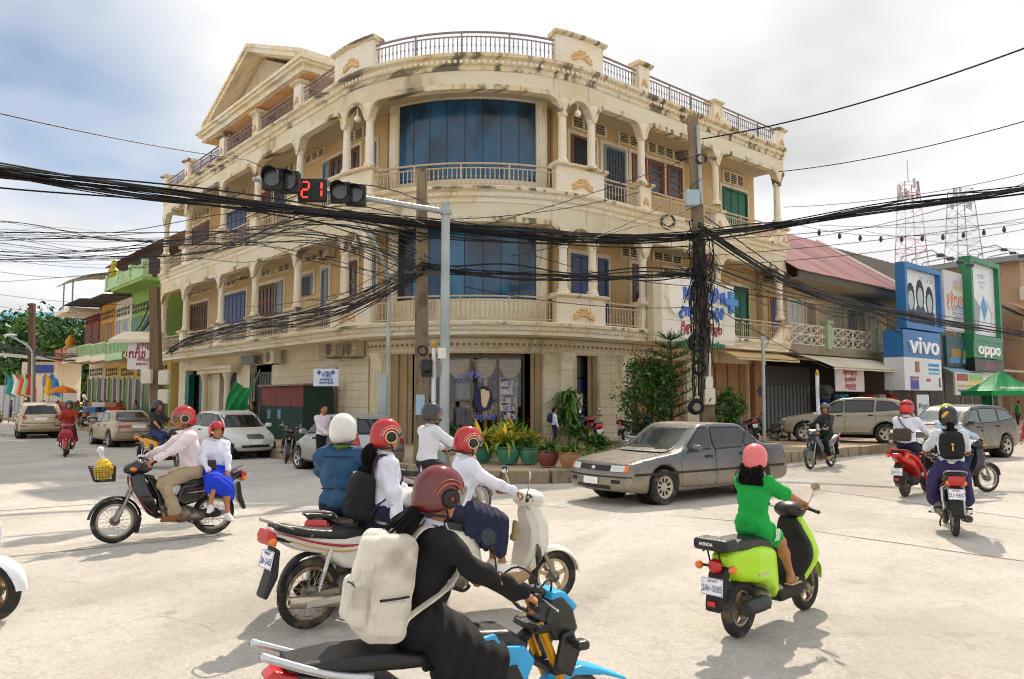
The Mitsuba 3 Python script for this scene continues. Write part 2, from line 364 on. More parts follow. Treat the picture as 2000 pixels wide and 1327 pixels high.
# ---- facade coordinates: s along the front, s < 0 the left wing, 0..ARC the rounded corner, s > ARC the right wing ----
def Fn(s):
    if s < 0: return -Rv
    if s > ARC: return -Lv
    a = s/R0; return -Rv*math.cos(a)-Lv*math.sin(a)
def F(s, o=0., z=0.):
    n = Fn(s)
    if s < 0: p = Q0+Lv*(R0-s)+n*o
    elif s > ARC: p = Q0+Rv*(R0+s-ARC)+n*o
    else: p = C0+n*(R0+o)
    return np.array([p[0], p[1], z])
def sl(u, v, o=0.):  # a pixel on the left wing, on the right wing, on the corner -> s, z
    d = ray(u, v); n = -Rv; t = (o+Q0@n)/(d[:2]@n); return -float((d[:2]*t-Q0)@Lv-R0), float(EYE+d[2]*t)
def sr(u, v, o=0.):
    d = ray(u, v); n = -Lv; t = (o+Q0@n)/(d[:2]@n); return ARC+float((d[:2]*t-Q0)@Rv-R0), float(EYE+d[2]*t)
def sa(u, v, o=0.):
    d = ray(u, v); R_ = R0+o; a = d[:2]@d[:2]; b = -2*d[:2]@C0; c = C0@C0-R_*R_
    t = (-b-math.sqrt(max(b*b-4*a*c, 0)))/(2*a); n = (d[:2]*t-C0)/R_
    return R0*math.atan2(n@(-Lv), n@(-Rv)), float(EYE+d[2]*t)
def ssam(s0, s1, ds=.35):
    out = [s0, s1]+[x for x in (0, ARC) if s0 < x < s1]
    a, b = max(s0, 0), min(s1, ARC)
    if b > a: out += list(np.linspace(a, b, max(2, int((b-a)/ds)+1)))
    return sorted(set(round(x, 5) for x in out))
def sweep(prof, s0, s1, ds=.35):
    prof = np.asarray(prof, float)
    if Polygon(prof).exterior.is_ccw: prof = prof[::-1]
    ss = ssam(s0, s1, ds); k = len(prof)
    V = np.vstack([[F(s, o, z) for o, z in prof] for s in ss]); i = np.arange(k); j = (i+1) % k
    v, f = tri((V, np.vstack([np.stack([q*k+i, q*k+j, (q+1)*k+j, (q+1)*k+i], 1) for q in range(len(ss)-1)])))
    pv, pf = earcut(Polygon(prof)); mp = np.array([np.argmin(((prof-x)**2).sum(1)) for x in pv]); pf = mp[pf]
    a, b, c = prof[pf[:, 0]], prof[pf[:, 1]], prof[pf[:, 2]]
    cw = ((b-a)[:, 0]*(c-a)[:, 1]-(b-a)[:, 1]*(c-a)[:, 0]) < 0
    pf = np.where(cw[:, None], pf[:, ::-1], pf)
    return v, np.vstack([f, pf[:, ::-1], pf+(len(ss)-1)*k])[:, ::-1]
def fbox(s0, s1, o0, o1, z0, z1): return sweep([(o0, z0), (o1, z0), (o1, z1), (o0, z1)], s0, s1)
def band(s0, s1, zt, zb, o0, o1, ds=.12):
    """a front whose lower edge follows zb(s)"""
    ss = sorted(set(list(np.linspace(s0, s1, max(2, int((s1-s0)/ds)+1)))+ssam(s0, s1)))
    V = []; 
    for s in ss:
        b = zb(s); t = zt(s) if callable(zt) else zt
        V += [F(s, o0, b), F(s, o1, b), F(s, o1, t), F(s, o0, t)]
    i = np.arange(4); j = (i+1) % 4; n = len(ss)
    v, f = tri((np.array(V), np.vstack([np.stack([q*4+i, q*4+j, (q+1)*4+j, (q+1)*4+i], 1) for q in range(n-1)]+[[[0, 3, 2, 1]], [[4*n-4, 4*n-3, 4*n-2, 4*n-1]]])))
    return v, f[:, ::-1]
def fmap(v, s0, z0, o=0.):   # x along the front, y up, z outwards -> world
    return np.array([F(s0+a, o+c, z0+b) for a, b, c in v])
# ---- pavement at the corner ----
PZ = .25
a_, b_ = 3.1, 6.7
pc = Q0-Rv*a_-Lv*b_
kr = 3.2
kc = pc+kr*(Lv+Rv)
kerb = [pc+Lv*L for L in (70, 40, 25, 15, 8, 5, kr)]+[kc-kr*(Rv*math.cos(t)+Lv*math.sin(t)) for t in np.linspace(0, PI/2, 12)[1:-1]]+[pc+Rv*L for L in (kr, 6, 10, 16, 25, 40, 70)]
kerb = np.array(kerb)
pts = list(kerb)+[pc+Rv*70+Lv*70]
solo('pavement', extrude([tuple(p) for p in pts], PZ+.2, lambda v: v-[0, 0, .2]), PAVE, 'raised dirty concrete pavement round the corner building', kind='structure')
seg = np.r_[0, np.cumsum(np.linalg.norm(np.diff(kerb, axis=0), axis=1))]
def kp(t): return np.array([np.interp(t, seg, kerb[:, 0]), np.interp(t, seg, kerb[:, 1])])
kb = Th('kerb', 'worn concrete kerb stones along the corner pavement', kind='structure')
STONE = mat('kerb_stone', fn=streaky('#8f8069', '#453a2e', .7, 2., '#a3947c', .5), rough=.9)
t = 56.
while t < 100:
    L = rdm.uniform(.8, 1.15); p, q = kp(t+.015), kp(t+L-.015); e = (q-p)/np.linalg.norm(q-p); n = np.array([e[1], -e[0]])
    zt = PZ+.035+rdm.uniform(-.015, .015); w = .17
    mid = (p+q)/2
    drain = np.linalg.norm(mid-G(955, 938)[:2]) < .85
    zb = .17 if drain else -.05
    P8 = []
    for pt in (p, q):
        for yy in (-.12, w+rdm.uniform(-.02, .02)):
            for z in (zb, zt): P8.append([*(pt+n*(yy-(.02 if z == zt and yy > 0 else 0))), z])
    kb.add('stone', hexa(P8), STONE)
    t += L
dm = G(955, 938)[:2]
solo('storm_drain', box(dm[0], dm[1]+.25, .08, 1.7, .5, .16), DARK, 'dark drain mouth under the kerb below the flower pots', 'drain')
# ================= the corner building =================
CB = Th('corner_building', 'cream three storey corner building with curved balconies and white columns', 'building')
SL, SR = -21.4, ARC+12.9
def plan(o, s0=SL, s1=SR, back=11.):
    p = [F(s, o)[:2] for s in ssam(s0, s1)]
    return [tuple(x) for x in p]+[tuple(F(s1, -back)[:2]), tuple(F(s0, -back)[:2])]
def body(o, z0, z1, s0=SL, s1=SR): return extrude(plan(o, s0, s1), z1-z0, lambda v: v+[0, 0, z0])
VO = -1.6
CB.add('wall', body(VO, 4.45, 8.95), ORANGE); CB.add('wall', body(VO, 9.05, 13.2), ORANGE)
GO = -1.2
# floor slabs with their mouldings
def cornice(zb, zt, m=TRIM):
    h = zt-zb
    return [(VO-.1, zb), (.02, zb), (.02, zb+.28*h), (.09, zb+.34*h), (.09, zb+.62*h), (.17, zb+.72*h), (.2, zb+.74*h), (.2, zt-.03), (.17, zt), (VO-.1, zt)]
for zb, zt in ((4., 4.45), (8.5, 9.05), (13.1, 13.67)):
    k = CB.add('cornice', sweep(cornice(zb, zt), SL, SR), TRIM if zb < 10 else MOULD)
    h = zt-zb
    dn = [fbox(s, s+.10, .05, .125, zb+.40*h, zb+.58*h) for s in np.arange(SL+.1, SR-.1, .2)]
    CB.add('dentils', dn, COLUMN, par=k, kind='stuff')
    CB.add('drip_edge', fbox(SL, SR, .2, .215, zt-.14, zt-.035), MOULD, par=k)
CB.add('roof_terrace', extrude(plan(-.2), .06, lambda v: v+[0, 0, 13.62]), PAVE)
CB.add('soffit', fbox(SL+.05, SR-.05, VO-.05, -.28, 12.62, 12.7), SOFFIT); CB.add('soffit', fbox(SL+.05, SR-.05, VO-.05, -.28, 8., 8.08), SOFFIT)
# columns, fascia with haunches
colR = [ARC-1.5, ARC-.15, ARC+2.65, ARC+7.55, ARC+12.5]
colL = [1.62, .25, -3.65, -7.95, -12.1, -17.3, -21.1]
COLS = sorted(colL+colR)
def arch(zspring, zhi):
    def zb(s):
        d = min(abs(s-c) for c in COLS)
        w = .62
        if any(a < s < b for a, b in ((.25, 1.62), (ARC-1.5, ARC-.15))): w = .62
        if d < .14: return zspring
        if d > w: return zhi
        t = (d-.14)/(w-.14); return zspring+(zhi-zspring)*math.sqrt(max(1-(1-t)**2, 0))
    return zb
for zs, zh, zt in ((7.2, 7.84, 8.5), (11.8, 12.45, 13.1)):
    z = arch(zs, zh)
    CB.add('fascia', band(SL, SR, zt, z, -.28, -.02), CREAM)
    CB.add('fascia_edge', band(SL, SR, lambda s: z(s)+.17, lambda s: z(s)-.012, -.3, .03), MOULD)
def column(zb, zt, r=.15):
    h = zt-zb; n = 28
    prof = [(1.5, 0), (1.5, .05), (1.35, .08), (1.45, .12), (1.2, .16), (1.05, .2)]
    base = lathe([(r*a, b) for a, b in prof], 20)
    an = np.arange(n)*2*PI/n; fl = np.where(np.arange(n) % 2, .93, 1.0)
    rings = [(.2, 1.02), (h*.5, .98), (h-.62, .9)]
    V = np.vstack([np.stack([r*k*fl*np.cos(an), r*k*fl*np.sin(an), an*0+z], 1) for z, k in rings]); i = np.arange(n); j = (i+1) % n
    shaft = tri((V, np.vstack([np.stack([q*n+i, q*n+j, (q+1)*n+j, (q+1)*n+i], 1) for q in range(2)])))
    cp = lathe([(r*a, h-.62+b) for a, b in [(.9, 0), (1.12, .02), (1.12, .07), (.95, .1), (.98, .16), (1.12, .3), (1.35, .42), (1.55, .48), (1.55, .62)]], 20)
    return join([base, shaft, cp])
cm1, cm2 = mikit.ply(column(0, 2.2), COLUMN, 40), mikit.ply(column(0, 2.32), COLUMN, 40)
for s in COLS:
    for zb, m in ((5.5, cm1), (10.1, cm2)):
        if ARC+3 < s < ARC+7 and zb < 6: continue
        p = F(s, -.16, zb); CB.add('column', m, COLUMN, M=pose(p[0], p[1], zb, math.atan2(*Fn(s)[::-1])))
# piers that carry the columns and, on the roof, break the railing
def relief(w, h, seed=0):
    """a plaster spray of leaves and scrolls"""
    ms = []
    for sgn in (-1, 1):
        for a, L, x0, y0 in ((.2, .36, .05, .18), (.75, .30, .1, .3), (1.2, .3, .02, .42), (-.15, .28, .22, .1), (.5, .2, .3, .2)):
            q = [(sgn*(x0+L*t*math.cos(a)-.05*math.sin(6*t))*w, (y0+L*t*math.sin(a)+.05*math.sin(5*t))*h, .02) for t in np.linspace(0, 1, 7)]
            ms.append(tube(q, [.02*w, .055*w, .07*w, .06*w, .075*w, .05*w, .02*w], 6))
    ms += [ball((0, .5*h, .02), (.1*w, .14*h, .03), 8), ball((0, .28*h, .02), (.14*w, .1*h, .035), 8)]
    return join(ms)
RL1, RL2 = relief(.9, .62), relief(.34, .5)
def pier(s0, s1, z0, z1, big):
    k = CB.add('pier', fbox(s0, s1, -.32, .05, z0, z1-.12), COLUMN)
    CB.add('pier_cap', sweep([(-.45, z1-.1), (-.36, z1-.16), (.08, z1-.16), (.2, z1-.1), (.2, z1-.03), (.1, z1), (-.4, z1)], s0-.1, s1+.1), MOULD, par=k)
    v, f = RL1 if big else RL2
    CB.add('plaster_ornament', (fmap(v, (s0+s1)/2, (z0+z1)/2-.38, .06), f), GILT, par=k, smooth=50)
PIERS = {}
for z0, z1 in ((4.45, 5.5), (9.05, 10.1), (13.67, 14.85)):
    ps = []
    for a, b in ((-.42, 1.95), (ARC-1.85, ARC+.3)): pier(a, b, z0, z1, True); ps.append((a, b))
    for s in (ARC+2.65, -3.65, -7.95, -12.1, -17.3):
        w = .32; pier(s-w, s+w, z0, z1, False); ps.append((s-w, s+w))
    w = .24
    for s in (ARC+7.5, ARC+12.7, -21.15): pier(s-w, s+w, z0, z1-(.25 if s > ARC else 0), False); ps.append((s-w, s+w))
    PIERS[z0] = sorted(ps)
# concrete swoops beside the last bay's piers
for z0, hh in ((13.67, .85), (9.05, .8), (4.45, .75)):
    for s0, sg in ((ARC+7.74, 1), (ARC+12.46, -1)):
        pl = [(0, 0)]+[(sg*(1.25-1.25*math.sin(t)), hh*1.15*(1-math.cos(t)) if False else hh*1.15*(1-math.sqrt(max(1-(1-x)**2, 0)))) for t, x in [(math.asin(1-y), 1-y) for y in np.linspace(0, 1, 9)]][::-1]
        pl = [(0, 0), (sg*1.3, 0)]+[(sg*1.25*(1-x), hh*1.1*x*x) for x in np.linspace(0.05, 1, 9)]
        v, f = extrude(pl, .22); CB.add('swoop', (fmap(v, s0, z0, -.2), f if sg < 0 else f[:, ::-1]), TRIM)
# railings
def railing(s0, s1, zb, zt, m, o=-.1):
    top = sweep([(o-.035, zt-.05), (o+.035, zt-.05), (o+.035, zt), (o-.035, zt)], s0, s1)
    mid = sweep([(o-.02, zt-.2), (o+.02, zt-.2), (o+.02, zt-.165), (o-.02, zt-.165)], s0, s1)
    low = sweep([(o-.02, zb+.08), (o+.02, zb+.08), (o+.02, zb+.12), (o-.02, zb+.12)], s0, s1)
    n = max(1, round((s1-s0)/1.55)); posts = [fbox(s-.025, s+.025, o-.025, o+.025, zb, zt) for s in np.linspace(s0, s1, n+1)[1:-1]]
    k = CB.add('railing', [top, mid, low]+posts, m)
    bl = []
    for s in np.arange(s0+.1, s1-.05, .165):
        p = F(s, o); n2 = Fn(s); an = math.atan2(n2[1], n2[0])
        bl.append(cyl([p[0], p[1], zb+.1], [p[0], p[1], zt-.17], .019, n=5))
        bl.append(box(p[0], p[1], zb+.12+(zt-zb)*.3, .055, .055, .05))
    CB.add('balusters', bl, m, par=k, kind='stuff')
for z0, z1, m in ((4.45, 5.34, RAILC), (9.05, 9.9, RAILC), (13.67, 14.53, RAILR)):
    ps = PIERS[z0]
    for (a, b), (c, d) in zip(ps[:-1], ps[1:]): railing(b+.01, c-.01, z0, z1, m)
# the big curved windows
BG2, BG3 = mat('teal_film_glass', fn=tinted('#10384f', '#1f6a92'), rough=.12, cc=.6), mat('dark_film_glass', fn=tinted('#10121f', '#1c2438'), rough=.14, cc=.6)
PANES = [BG3, BG2, BLUEGLASS, BG2, BLUEGLASS, BLUEGLASS, BG2, BLUEGLASS]
for z0, z1 in ((9.62, 12.58), (5.35, 7.98)):
    a, b = math.radians(18.2)*R0, math.radians(72.4)*R0
    k = CB.add('window', fbox(a, b, VO, VO+.36, z0, z1), C('#12283a', .4))
    for i in range(8):
        x, y = a+(b-a)*i/8, a+(b-a)*(i+1)/8
        CB.add('pane', fbox(x+.022, y-.022, VO+.36, VO+.375, z0+.03, z1-.03), (PANES[i] if z1 < 9 else BLUEGLASS), par=k)
    for x, y in ((a-.5, a), (b, b+.5)):
        CB.add('window_frame', fbox(x, y, VO+.3, VO+.47, z0-1, z1+.34), CREAM, par=k)
        CB.add('window_frame', fbox(x+.12, y-.12, VO+.47, VO+.5, z0-1, z1+.22), TRIM, par=k)
    if z1 > 12: CB.add('window_frame', fbox(a, b, VO+.3, VO+.47, z1, z1+.05), CREAM, par=k)
    else: CB.add('window_frame', fbox(a, b, VO+.3, VO+.47, z1, 8.0), CREAM, par=k)
    CB.add('sill', fbox(a, b, VO+.3, VO+.5, z0-.9, z0), CREAM, par=k)
for x in (math.radians(10)*R0, math.radians(81)*R0):
    CB.add('drain_pipe', [cyl(F(x, VO+.12, a), F(x, VO+.12, b), .06, n=10) for a, b in ((4.5, 8.), (9.05, 12.6))], C('#8f7346', .5))
# doors, shutters, vents on the verandah walls
def fit(side, u0, u1, v0, v1, o=VO+.02):
    fn = {'L': sl, 'R': sr}[side]; um, vm = (u0+u1)/2, (v0+v1)/2
    a, b = fn(u0, vm, o)[0], fn(u1, vm, o)[0]; z0, z1 = fn(um, v1, o)[1], fn(um, v0, o)[1]
    return min(a, b), max(a, b), z0, z1
def shutter(side, u0, u1, v0, v1, kind, n=None):
    a, b, z0, z1 = fit(side, u0, u1, v0, v1)
    fl = 4.45 if z1 < 8.5 else 9.05
    z1 = min(z1, fl+2.75); z0 = fl if kind[-1] == 'D' else max(z0, fl+.7)
    kd = kind.rstrip('D'); nm = 'door' if kind[-1] == 'D' else 'window'
    fr = {'wood': WOOD, 'blue': C('#3b4c6e', .5), 'grey': GREYM, 'dark': WOOD, 'green': C('#0f4f3a', .5), 'mesh': GREYM}[kd]
    k = CB.add(nm, [fbox(a-.1, a, VO, VO+.12, z0, z1+.1), fbox(b, b+.1, VO, VO+.12, z0, z1+.1), fbox(a, b, VO, VO+.12, z1, z1+.1), fbox(a, b, VO, VO+.02, z0, z1)], fr if kd != 'dark' else WOOD)
    CB.add('surround', [fbox(a-.26, a-.1, VO, VO+.06, z0, z1+.28), fbox(b+.1, b+.26, VO, VO+.06, z0, z1+.28), fbox(a-.1, b+.1, VO, VO+.06, z1+.1, z1+.28)], CREAM, par=k)
    if kd == 'dark': CB.add('opening', fbox(a, b, VO+.02, VO+.03, z0, z1), DARK, par=k); return
    n = n or max(2, round((b-a)/.42))
    for i in range(n):
        x, y = a+(b-a)*i/n, a+(b-a)*(i+1)/n
        if kd in ('wood',):
            CB.add('leaf', [fbox(x+.01, x+.09, VO+.02, VO+.08, z0, z1), fbox(y-.09, y-.01, VO+.02, VO+.08, z0, z1)]+[fbox(x+.09, y-.09, VO+.02, VO+.07, z, z+.09) for z in np.linspace(z0, z1-.09, 5)], WOOD, par=k)
            CB.add('pane', fbox(x+.09, y-.09, VO+.025, VO+.04, z0+.05, z1-.05), BLUEPANE, par=k)
        elif kd == 'mesh':
            CB.add('grille', [fbox(x+(y-x)*j/4-.012, x+(y-x)*j/4+.012, VO+.03, VO+.06, z0, z1) for j in range(5)]+[fbox(x, y, VO+.03, VO+.055, z, z+.02) for z in np.linspace(z0, z1-.02, 9)], C('#56606a', .5), par=k)
            CB.add('pane', fbox(x, y, VO+.02, VO+.028, z0, z1), C('#33414d', .3), par=k)
        else:
            CB.add('leaf', [fbox(x+.015, y-.015, VO+.02, VO+.05, z0, z1), fbox(x+.015, x+.05, VO+.05, VO+.07, z0, z1), fbox(y-.05, y-.015, VO+.05, VO+.07, z0, z1)], {'blue': C('#34486e', .45), 'grey': C('#6d7a86', .45), 'green': C('#155a45', .5)}[kd], par=k)
            CB.add('louvre', [fbox(x+.06, y-.06, VO+.05, VO+.062, z, z+.03) for z in np.arange(z0+.1, z1-.1, .12)], {'blue': C('#4a5f86', .45), 'grey': C('#87939c', .45), 'green': C('#1c6b54', .5)}[kd], par=k)
for q in [('L', 375, 405, 588, 645, 'woodD'), ('L', 433, 479, 573, 639, 'blueD', 6), ('L', 501, 535, 553, 615, 'woodD'), ('L', 541, 552, 553, 600, 'greyD', 1), ('L', 580, 610, 543, 579, 'mesh'), ('L', 632, 640, 528, 590, 'greyD', 1), ('L', 672, 696, 510, 573, 'woodD'), ('L', 722, 733, 500, 580, 'greyD', 1),
          ('L', 379, 409, 437, 473, 'woodD'), ('L', 436, 481, 416, 446, 'blueD', 5), ('L', 508, 532, 372, 400, 'woodD'), ('L', 535, 560, 345, 385, 'meshD'), ('L', 651, 701, 296, 340, 'woodD'), ('L', 635, 644, 320, 370, 'greyD', 1), ('L', 725, 734, 286, 330, 'greyD', 1),
          ('R', 1117, 1158, 269, 325, 'darkD'), ('R', 1181, 1217, 287, 353, 'meshD'), ('R', 1236, 1258, 309, 372, 'wood', 1), ('R', 1268, 1292, 320, 380, 'wood', 1), ('R', 1304, 1328, 330, 385, 'wood', 1), ('R', 1412, 1455, 376, 410, 'greenD', 3),
          ('R', 1118, 1149, 500, 571, 'blueD', 2), ('R', 1170, 1182, 500, 571, 'blueD', 1), ('R', 1237, 1253, 517, 586, 'woodD', 1), ('R', 1300, 1340, 530, 590, 'woodD', 3), ('R', 1430, 1457, 565, 600, 'greenD', 2)]: shutter(*q)
def vent(side, u0, u1, v0, v1, n=None):
    a, b, z0, z1 = fit(side, u0, u1, v0, v1)
    zc = (z0+z1)/2; z0, z1 = zc-.24, zc+.24; n = n or max(2, round((b-a)/.62))
    k = CB.add('vent', [fbox(a-.06, b+.06, VO, VO+.07, z1, z1+.06), fbox(a-.06, b+.06, VO, VO+.07, z0-.06, z0)]+[fbox(a+(b-a)*i/n-.05, a+(b-a)*i/n+.05, VO, VO+.07, z0, z1) for i in range(n+1)], CREAM)
    CB.add('opening', fbox(a, b, VO, VO+.012, z0, z1), DARK, par=k)
    for i in range(n):
        x, y = a+(b-a)*i/n+.05, a+(b-a)*(i+1)/n-.05
        CB.add('slat', [fbox(x, y, VO+.012, VO+.05, z, z+.035) for z in np.linspace(z0+.07, z1-.1, 4)], SOFFIT, par=k)
for q in [('L', 372, 411, 552, 576), ('L', 434, 463, 540, 558), ('L', 502, 531, 518, 540), ('L', 544, 567, 512, 526), ('L', 586, 622, 491, 510), ('L', 678, 728, 245, 275), ('L', 586, 635, 290, 318), ('L', 556, 576, 320, 340), ('L', 454, 484, 366, 384), ('L', 375, 411, 406, 428), ('L', 668, 700, 470, 500),
          ('R', 1117, 1182, 230, 260), ('R', 1208, 1247, 257, 285), ('R', 1264, 1330, 280, 310), ('R', 1412, 1451, 338, 362), ('R', 1212, 1245, 480, 500), ('R', 1275, 1330, 490, 510)]: vent(*q)
# hanging globe lamps in the pairs of columns
for z in (12.05, 7.45):
    for s in (.93, ARC-.82):
        CB.add('globe_lamp', join([ball(F(s, -.15, z), .13, 14), cyl(F(s, -.15, z+.1), F(s, -.15, z+.4), .03, n=8)]), C('#e8e2d2', .3), smooth=50)
# rooftop pediment
def fp(s, o, z): return F(s, o, z)
ped = Th('rooftop_portico', 'cream gabled portico with a triangular pediment on the roof terrace', 'portico')
s0, s1, zE = -14.66, -2.45, 15.5
def pbox(a, b, o0, o1, z0, z1): return hexa([F(s, o, z) for s in (a, b) for o in (o1, o0) for z in (z0, z1)])
ped.add('eave', [pbox(s0+.25, s1-.25, -3.6, .25, 15.0, 15.25), pbox(s0+.1, s1-.1, -3.6, .4, 15.25, 15.38), pbox(s0, s1, -3.6, .5, 15.38, 15.52)], TRIM)
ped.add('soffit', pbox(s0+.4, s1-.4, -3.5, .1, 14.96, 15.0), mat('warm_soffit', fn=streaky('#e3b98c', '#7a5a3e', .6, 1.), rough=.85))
ped.add('wall', pbox(s0+1.2, s1-1.2, -5, -1.3, 13.6, 14.96), ORANGE)
sm = (s0+s1)/2; zA = 18.0
def gable(a, b, z0, zt, o0, o1):
    p = [(a, z0), (b, z0), ((a+b)/2, zt)]; V = [F(s, o, z) for o in (o1, o0) for s, z in p]
    return np.array(V), np.array([[0, 1, 2], [5, 4, 3], [0, 3, 4], [0, 4, 1], [1, 4, 5], [1, 5, 2], [2, 5, 3], [2, 3, 0]])
ped.add('tympanum', gable(s0+1.2, s1-1.2, 15.52, zA-.35, -3.2, -.5), SOFFIT)
for a in (s0+.35, s1-.35):
    for w, o, z in ((.28, .25, 0), (.16, .33, .22)):
        e = np.array([a, 15.52+z]); tp = np.array([sm, zA-.2+z]); V = []
        for s, zz in (e, tp):
            for oo in (o, -3.3):
                for dz in (0, w): V.append(F(s, oo, zz+dz))
        ped.add('raking_cornice', hexa(V), TRIM)
v, f = RL1; ped.add('plaster_ornament', (fmap(v*1.2, sm, 16.1, -.47), f), GILT, smooth=50)
for i in range(3): p = F(s0+(s1-s0)*(i+.5)/3, -1.0, 14.95); ped.add('downlight', lathe([(.16, -.06), (.16, .03)], 12, loc=p), DARK)
V = [F(s, o, z) for s in (s0-2.8, s0-.3) for o in (-1.6, -6) for z in (13.7, 14.9)]
ped.add('red_roof', (hexa(V)), C('#8f2b33', .6))
# ---- ground floor of the corner building ----
def gu(u, side='A', v=760): return {'A': sa, 'L': sl, 'R': sr}[side](u, v, GO)[0]
GB = [(SL, gu(362, 'L')), (gu(397, 'L'), gu(428, 'L')), (gu(462, 'L'), gu(487, 'L')), (gu(530, 'L'), gu(762)), (gu(1060), gu(1127, 'R')), (gu(1168, 'R'), gu(1236, 'R')), (gu(1342, 'R'), gu(1392, 'R')), (gu(1462, 'R'), gu(1488, 'R')), (gu(1592, 'R'), SR)]
ZL, ZB = 3.45, PZ-.1
for a, b in GB: 
    if b > a: CB.add('wall', fbox(a, b, GO-.35, GO, ZB, ZL), CREAM)
CB.add('wall', fbox(SL, SR, GO-.35, GO+.02, ZL, 4.02), CREAM)
CB.add('lintel_moulding', sweep([(GO, 3.5), (GO+.1, 3.5), (GO+.1, 3.62), (GO+.16, 3.66), (GO+.16, 3.9), (GO+.22, 3.95), (GO, 3.98)], gu(725), SR-6.), CREAM)
CB.add('dentils', [fbox(s, s+.12, GO+.16, GO+.185, 3.70, 3.79) for s in np.arange(gu(725), SR-6.2, .25)], C('#8f7a5c', .8), kind='stuff')
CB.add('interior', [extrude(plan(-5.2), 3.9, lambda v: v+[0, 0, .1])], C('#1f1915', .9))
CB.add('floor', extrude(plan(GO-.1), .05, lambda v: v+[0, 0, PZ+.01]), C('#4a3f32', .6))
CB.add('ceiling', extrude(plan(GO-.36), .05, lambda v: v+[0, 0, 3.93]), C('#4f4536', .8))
# facing panels of the flat walls
def facing(a, b, z0, z1, h, w, o=GO):
    n = max(1, round((b-a)/w)); m = max(1, round((z1-z0)/h)); hh = (z1-z0)/m
    for j in range(m):
        for i in range(n):
            x, y = a+(b-a)*i/n, a+(b-a)*(i+1)/n
            CB.add('panel', fbox(x+.006, y-.006, o, o+.02+rdm.uniform(0, .004), z0+j*hh+.008, z0+(j+1)*hh-.008), CREAM, par=FW)
FW = CB.add('facing', fbox(gu(531, 'L'), gu(722), GO, GO+.006, ZB, 3.44), C('#a98e60', .8))
facing(gu(532, 'L'), gu(720), PZ, 3.44, .32, 1.15)
FW = CB.add('facing', fbox(gu(1062), gu(1088), GO, GO+.006, ZB, 3.44), C('#a98e60', .8)); facing(gu(1062), gu(1088), PZ, 3.44, .32, 1.2)
FW = CB.add('facing', fbox(gu(1170, 'R'), gu(1204, 'R'), GO, GO+.006, ZB, 3.44), C('#a98e60', .8)); facing(gu(1170, 'R'), gu(1204, 'R'), PZ, 3.44, .32, 1.2)
# fluted pilasters
def pilaster(s, w=.5):
    k = CB.add('pilaster', [fbox(s-w/2, s+w/2, GO, GO+.14, PZ, 2.95)], COLUMN)
    CB.add('flute', [fbox(s-w/2+w*(i+.25)/5, s-w/2+w*(i+.75)/5, GO+.14, GO+.17, PZ+.35, 2.9) for i in range(5)], COLUMN, par=k)
    CB.add('capital', [sweep([(GO, 2.92), (GO+.17, 2.92), (GO+.2, 3.05), (GO+.16, 3.1), (GO+.3, 3.4), (GO+.33, 3.5), (GO, 3.5)], s-w/2-.06, s+w/2+.06)], COLUMN, par=k)
for s in (gu(742), gu(1103), gu(1219, 'R')): pilaster(s)
# folding shutters and shop front under the rounded corner
WO = GO-.18
a, b = gu(762), gu(1060)
OLDW = mat('weathered_wood', fn=streaky('#a08a6c', '#5b4a38', .6, 2.), rough=.8)
def leafs(a, b, n, m=OLDW, o=GO-.3, nm='folded_shutter', z1=ZL):
    for i in range(n):
        x, y = a+(b-a)*i/n, a+(b-a)*(i+1)/n
        k = CB.add(nm, [fbox(x+.01, y-.01, o, o+.05+.06*(i % 2), PZ, z1)], m)
        CB.add('rail', [fbox(x+.03, y-.03, o+.05+.06*(i % 2), o+.065+.06*(i % 2), z, z+.1) for z in (PZ+.2, 1.5, z1-.3)], m, par=k)
leafs(a, a+1.15, 5, o=GO-.1); leafs(b-.55, b, 3, o=GO-.1)
GLASSK = scene.setdefault('mat_shop_glass', {'type': 'thindielectric', 'int_ior': 1.5}) and 'mat_shop_glass'
ga, gb_ = a+1.15, b-.6
for i in range(4):
    x, y = ga+(gb_-ga)*i/4, ga+(gb_-ga)*(i+1)/4
    k = CB.add('shop_window', [fbox(x, x+.05, GO-.62, GO-.55, PZ, ZL), fbox(y-.05, y, GO-.62, GO-.55, PZ, ZL), fbox(x+.05, y-.05, GO-.62, GO-.55, PZ, PZ+.12), fbox(x+.05, y-.05, GO-.62, GO-.55, 3.3, ZL)], C('#6a5a46', .5))
    ss = ssam(x+.05, y-.05); V = np.array([F(s, GO-.58, z) for s in ss for z in (PZ+.12, 3.3)]); q = np.arange(len(ss)-1)*2
    CB.add('glass', tri((V, np.stack([q, q+2, q+3, q+1], 1))), GLASSK, par=k)
    # swagged curtain behind the pane
    def sw(u, v, x=x, y=y):
        dz = (.10+.55*np.sin(PI*u)**.45*v)*1.; pl = .05*np.sin(v*22)*np.sin(PI*u)
        return np.array([F(x+.05+(y-x-.1)*a_, GO-.75+c_, 3.38-d_*1.25) for a_, c_, d_ in zip(u, pl, dz)])
    CB.add('curtain', grid(sw, 22, 26), mat('curtain', '#a8977a', .8), par=k, smooth=True)
gm = gu(950)
CB.add('post', fbox(gm-.09, gm+.09, GO-1., GO-.85, PZ, 3.4), C('#9a7426', .4))
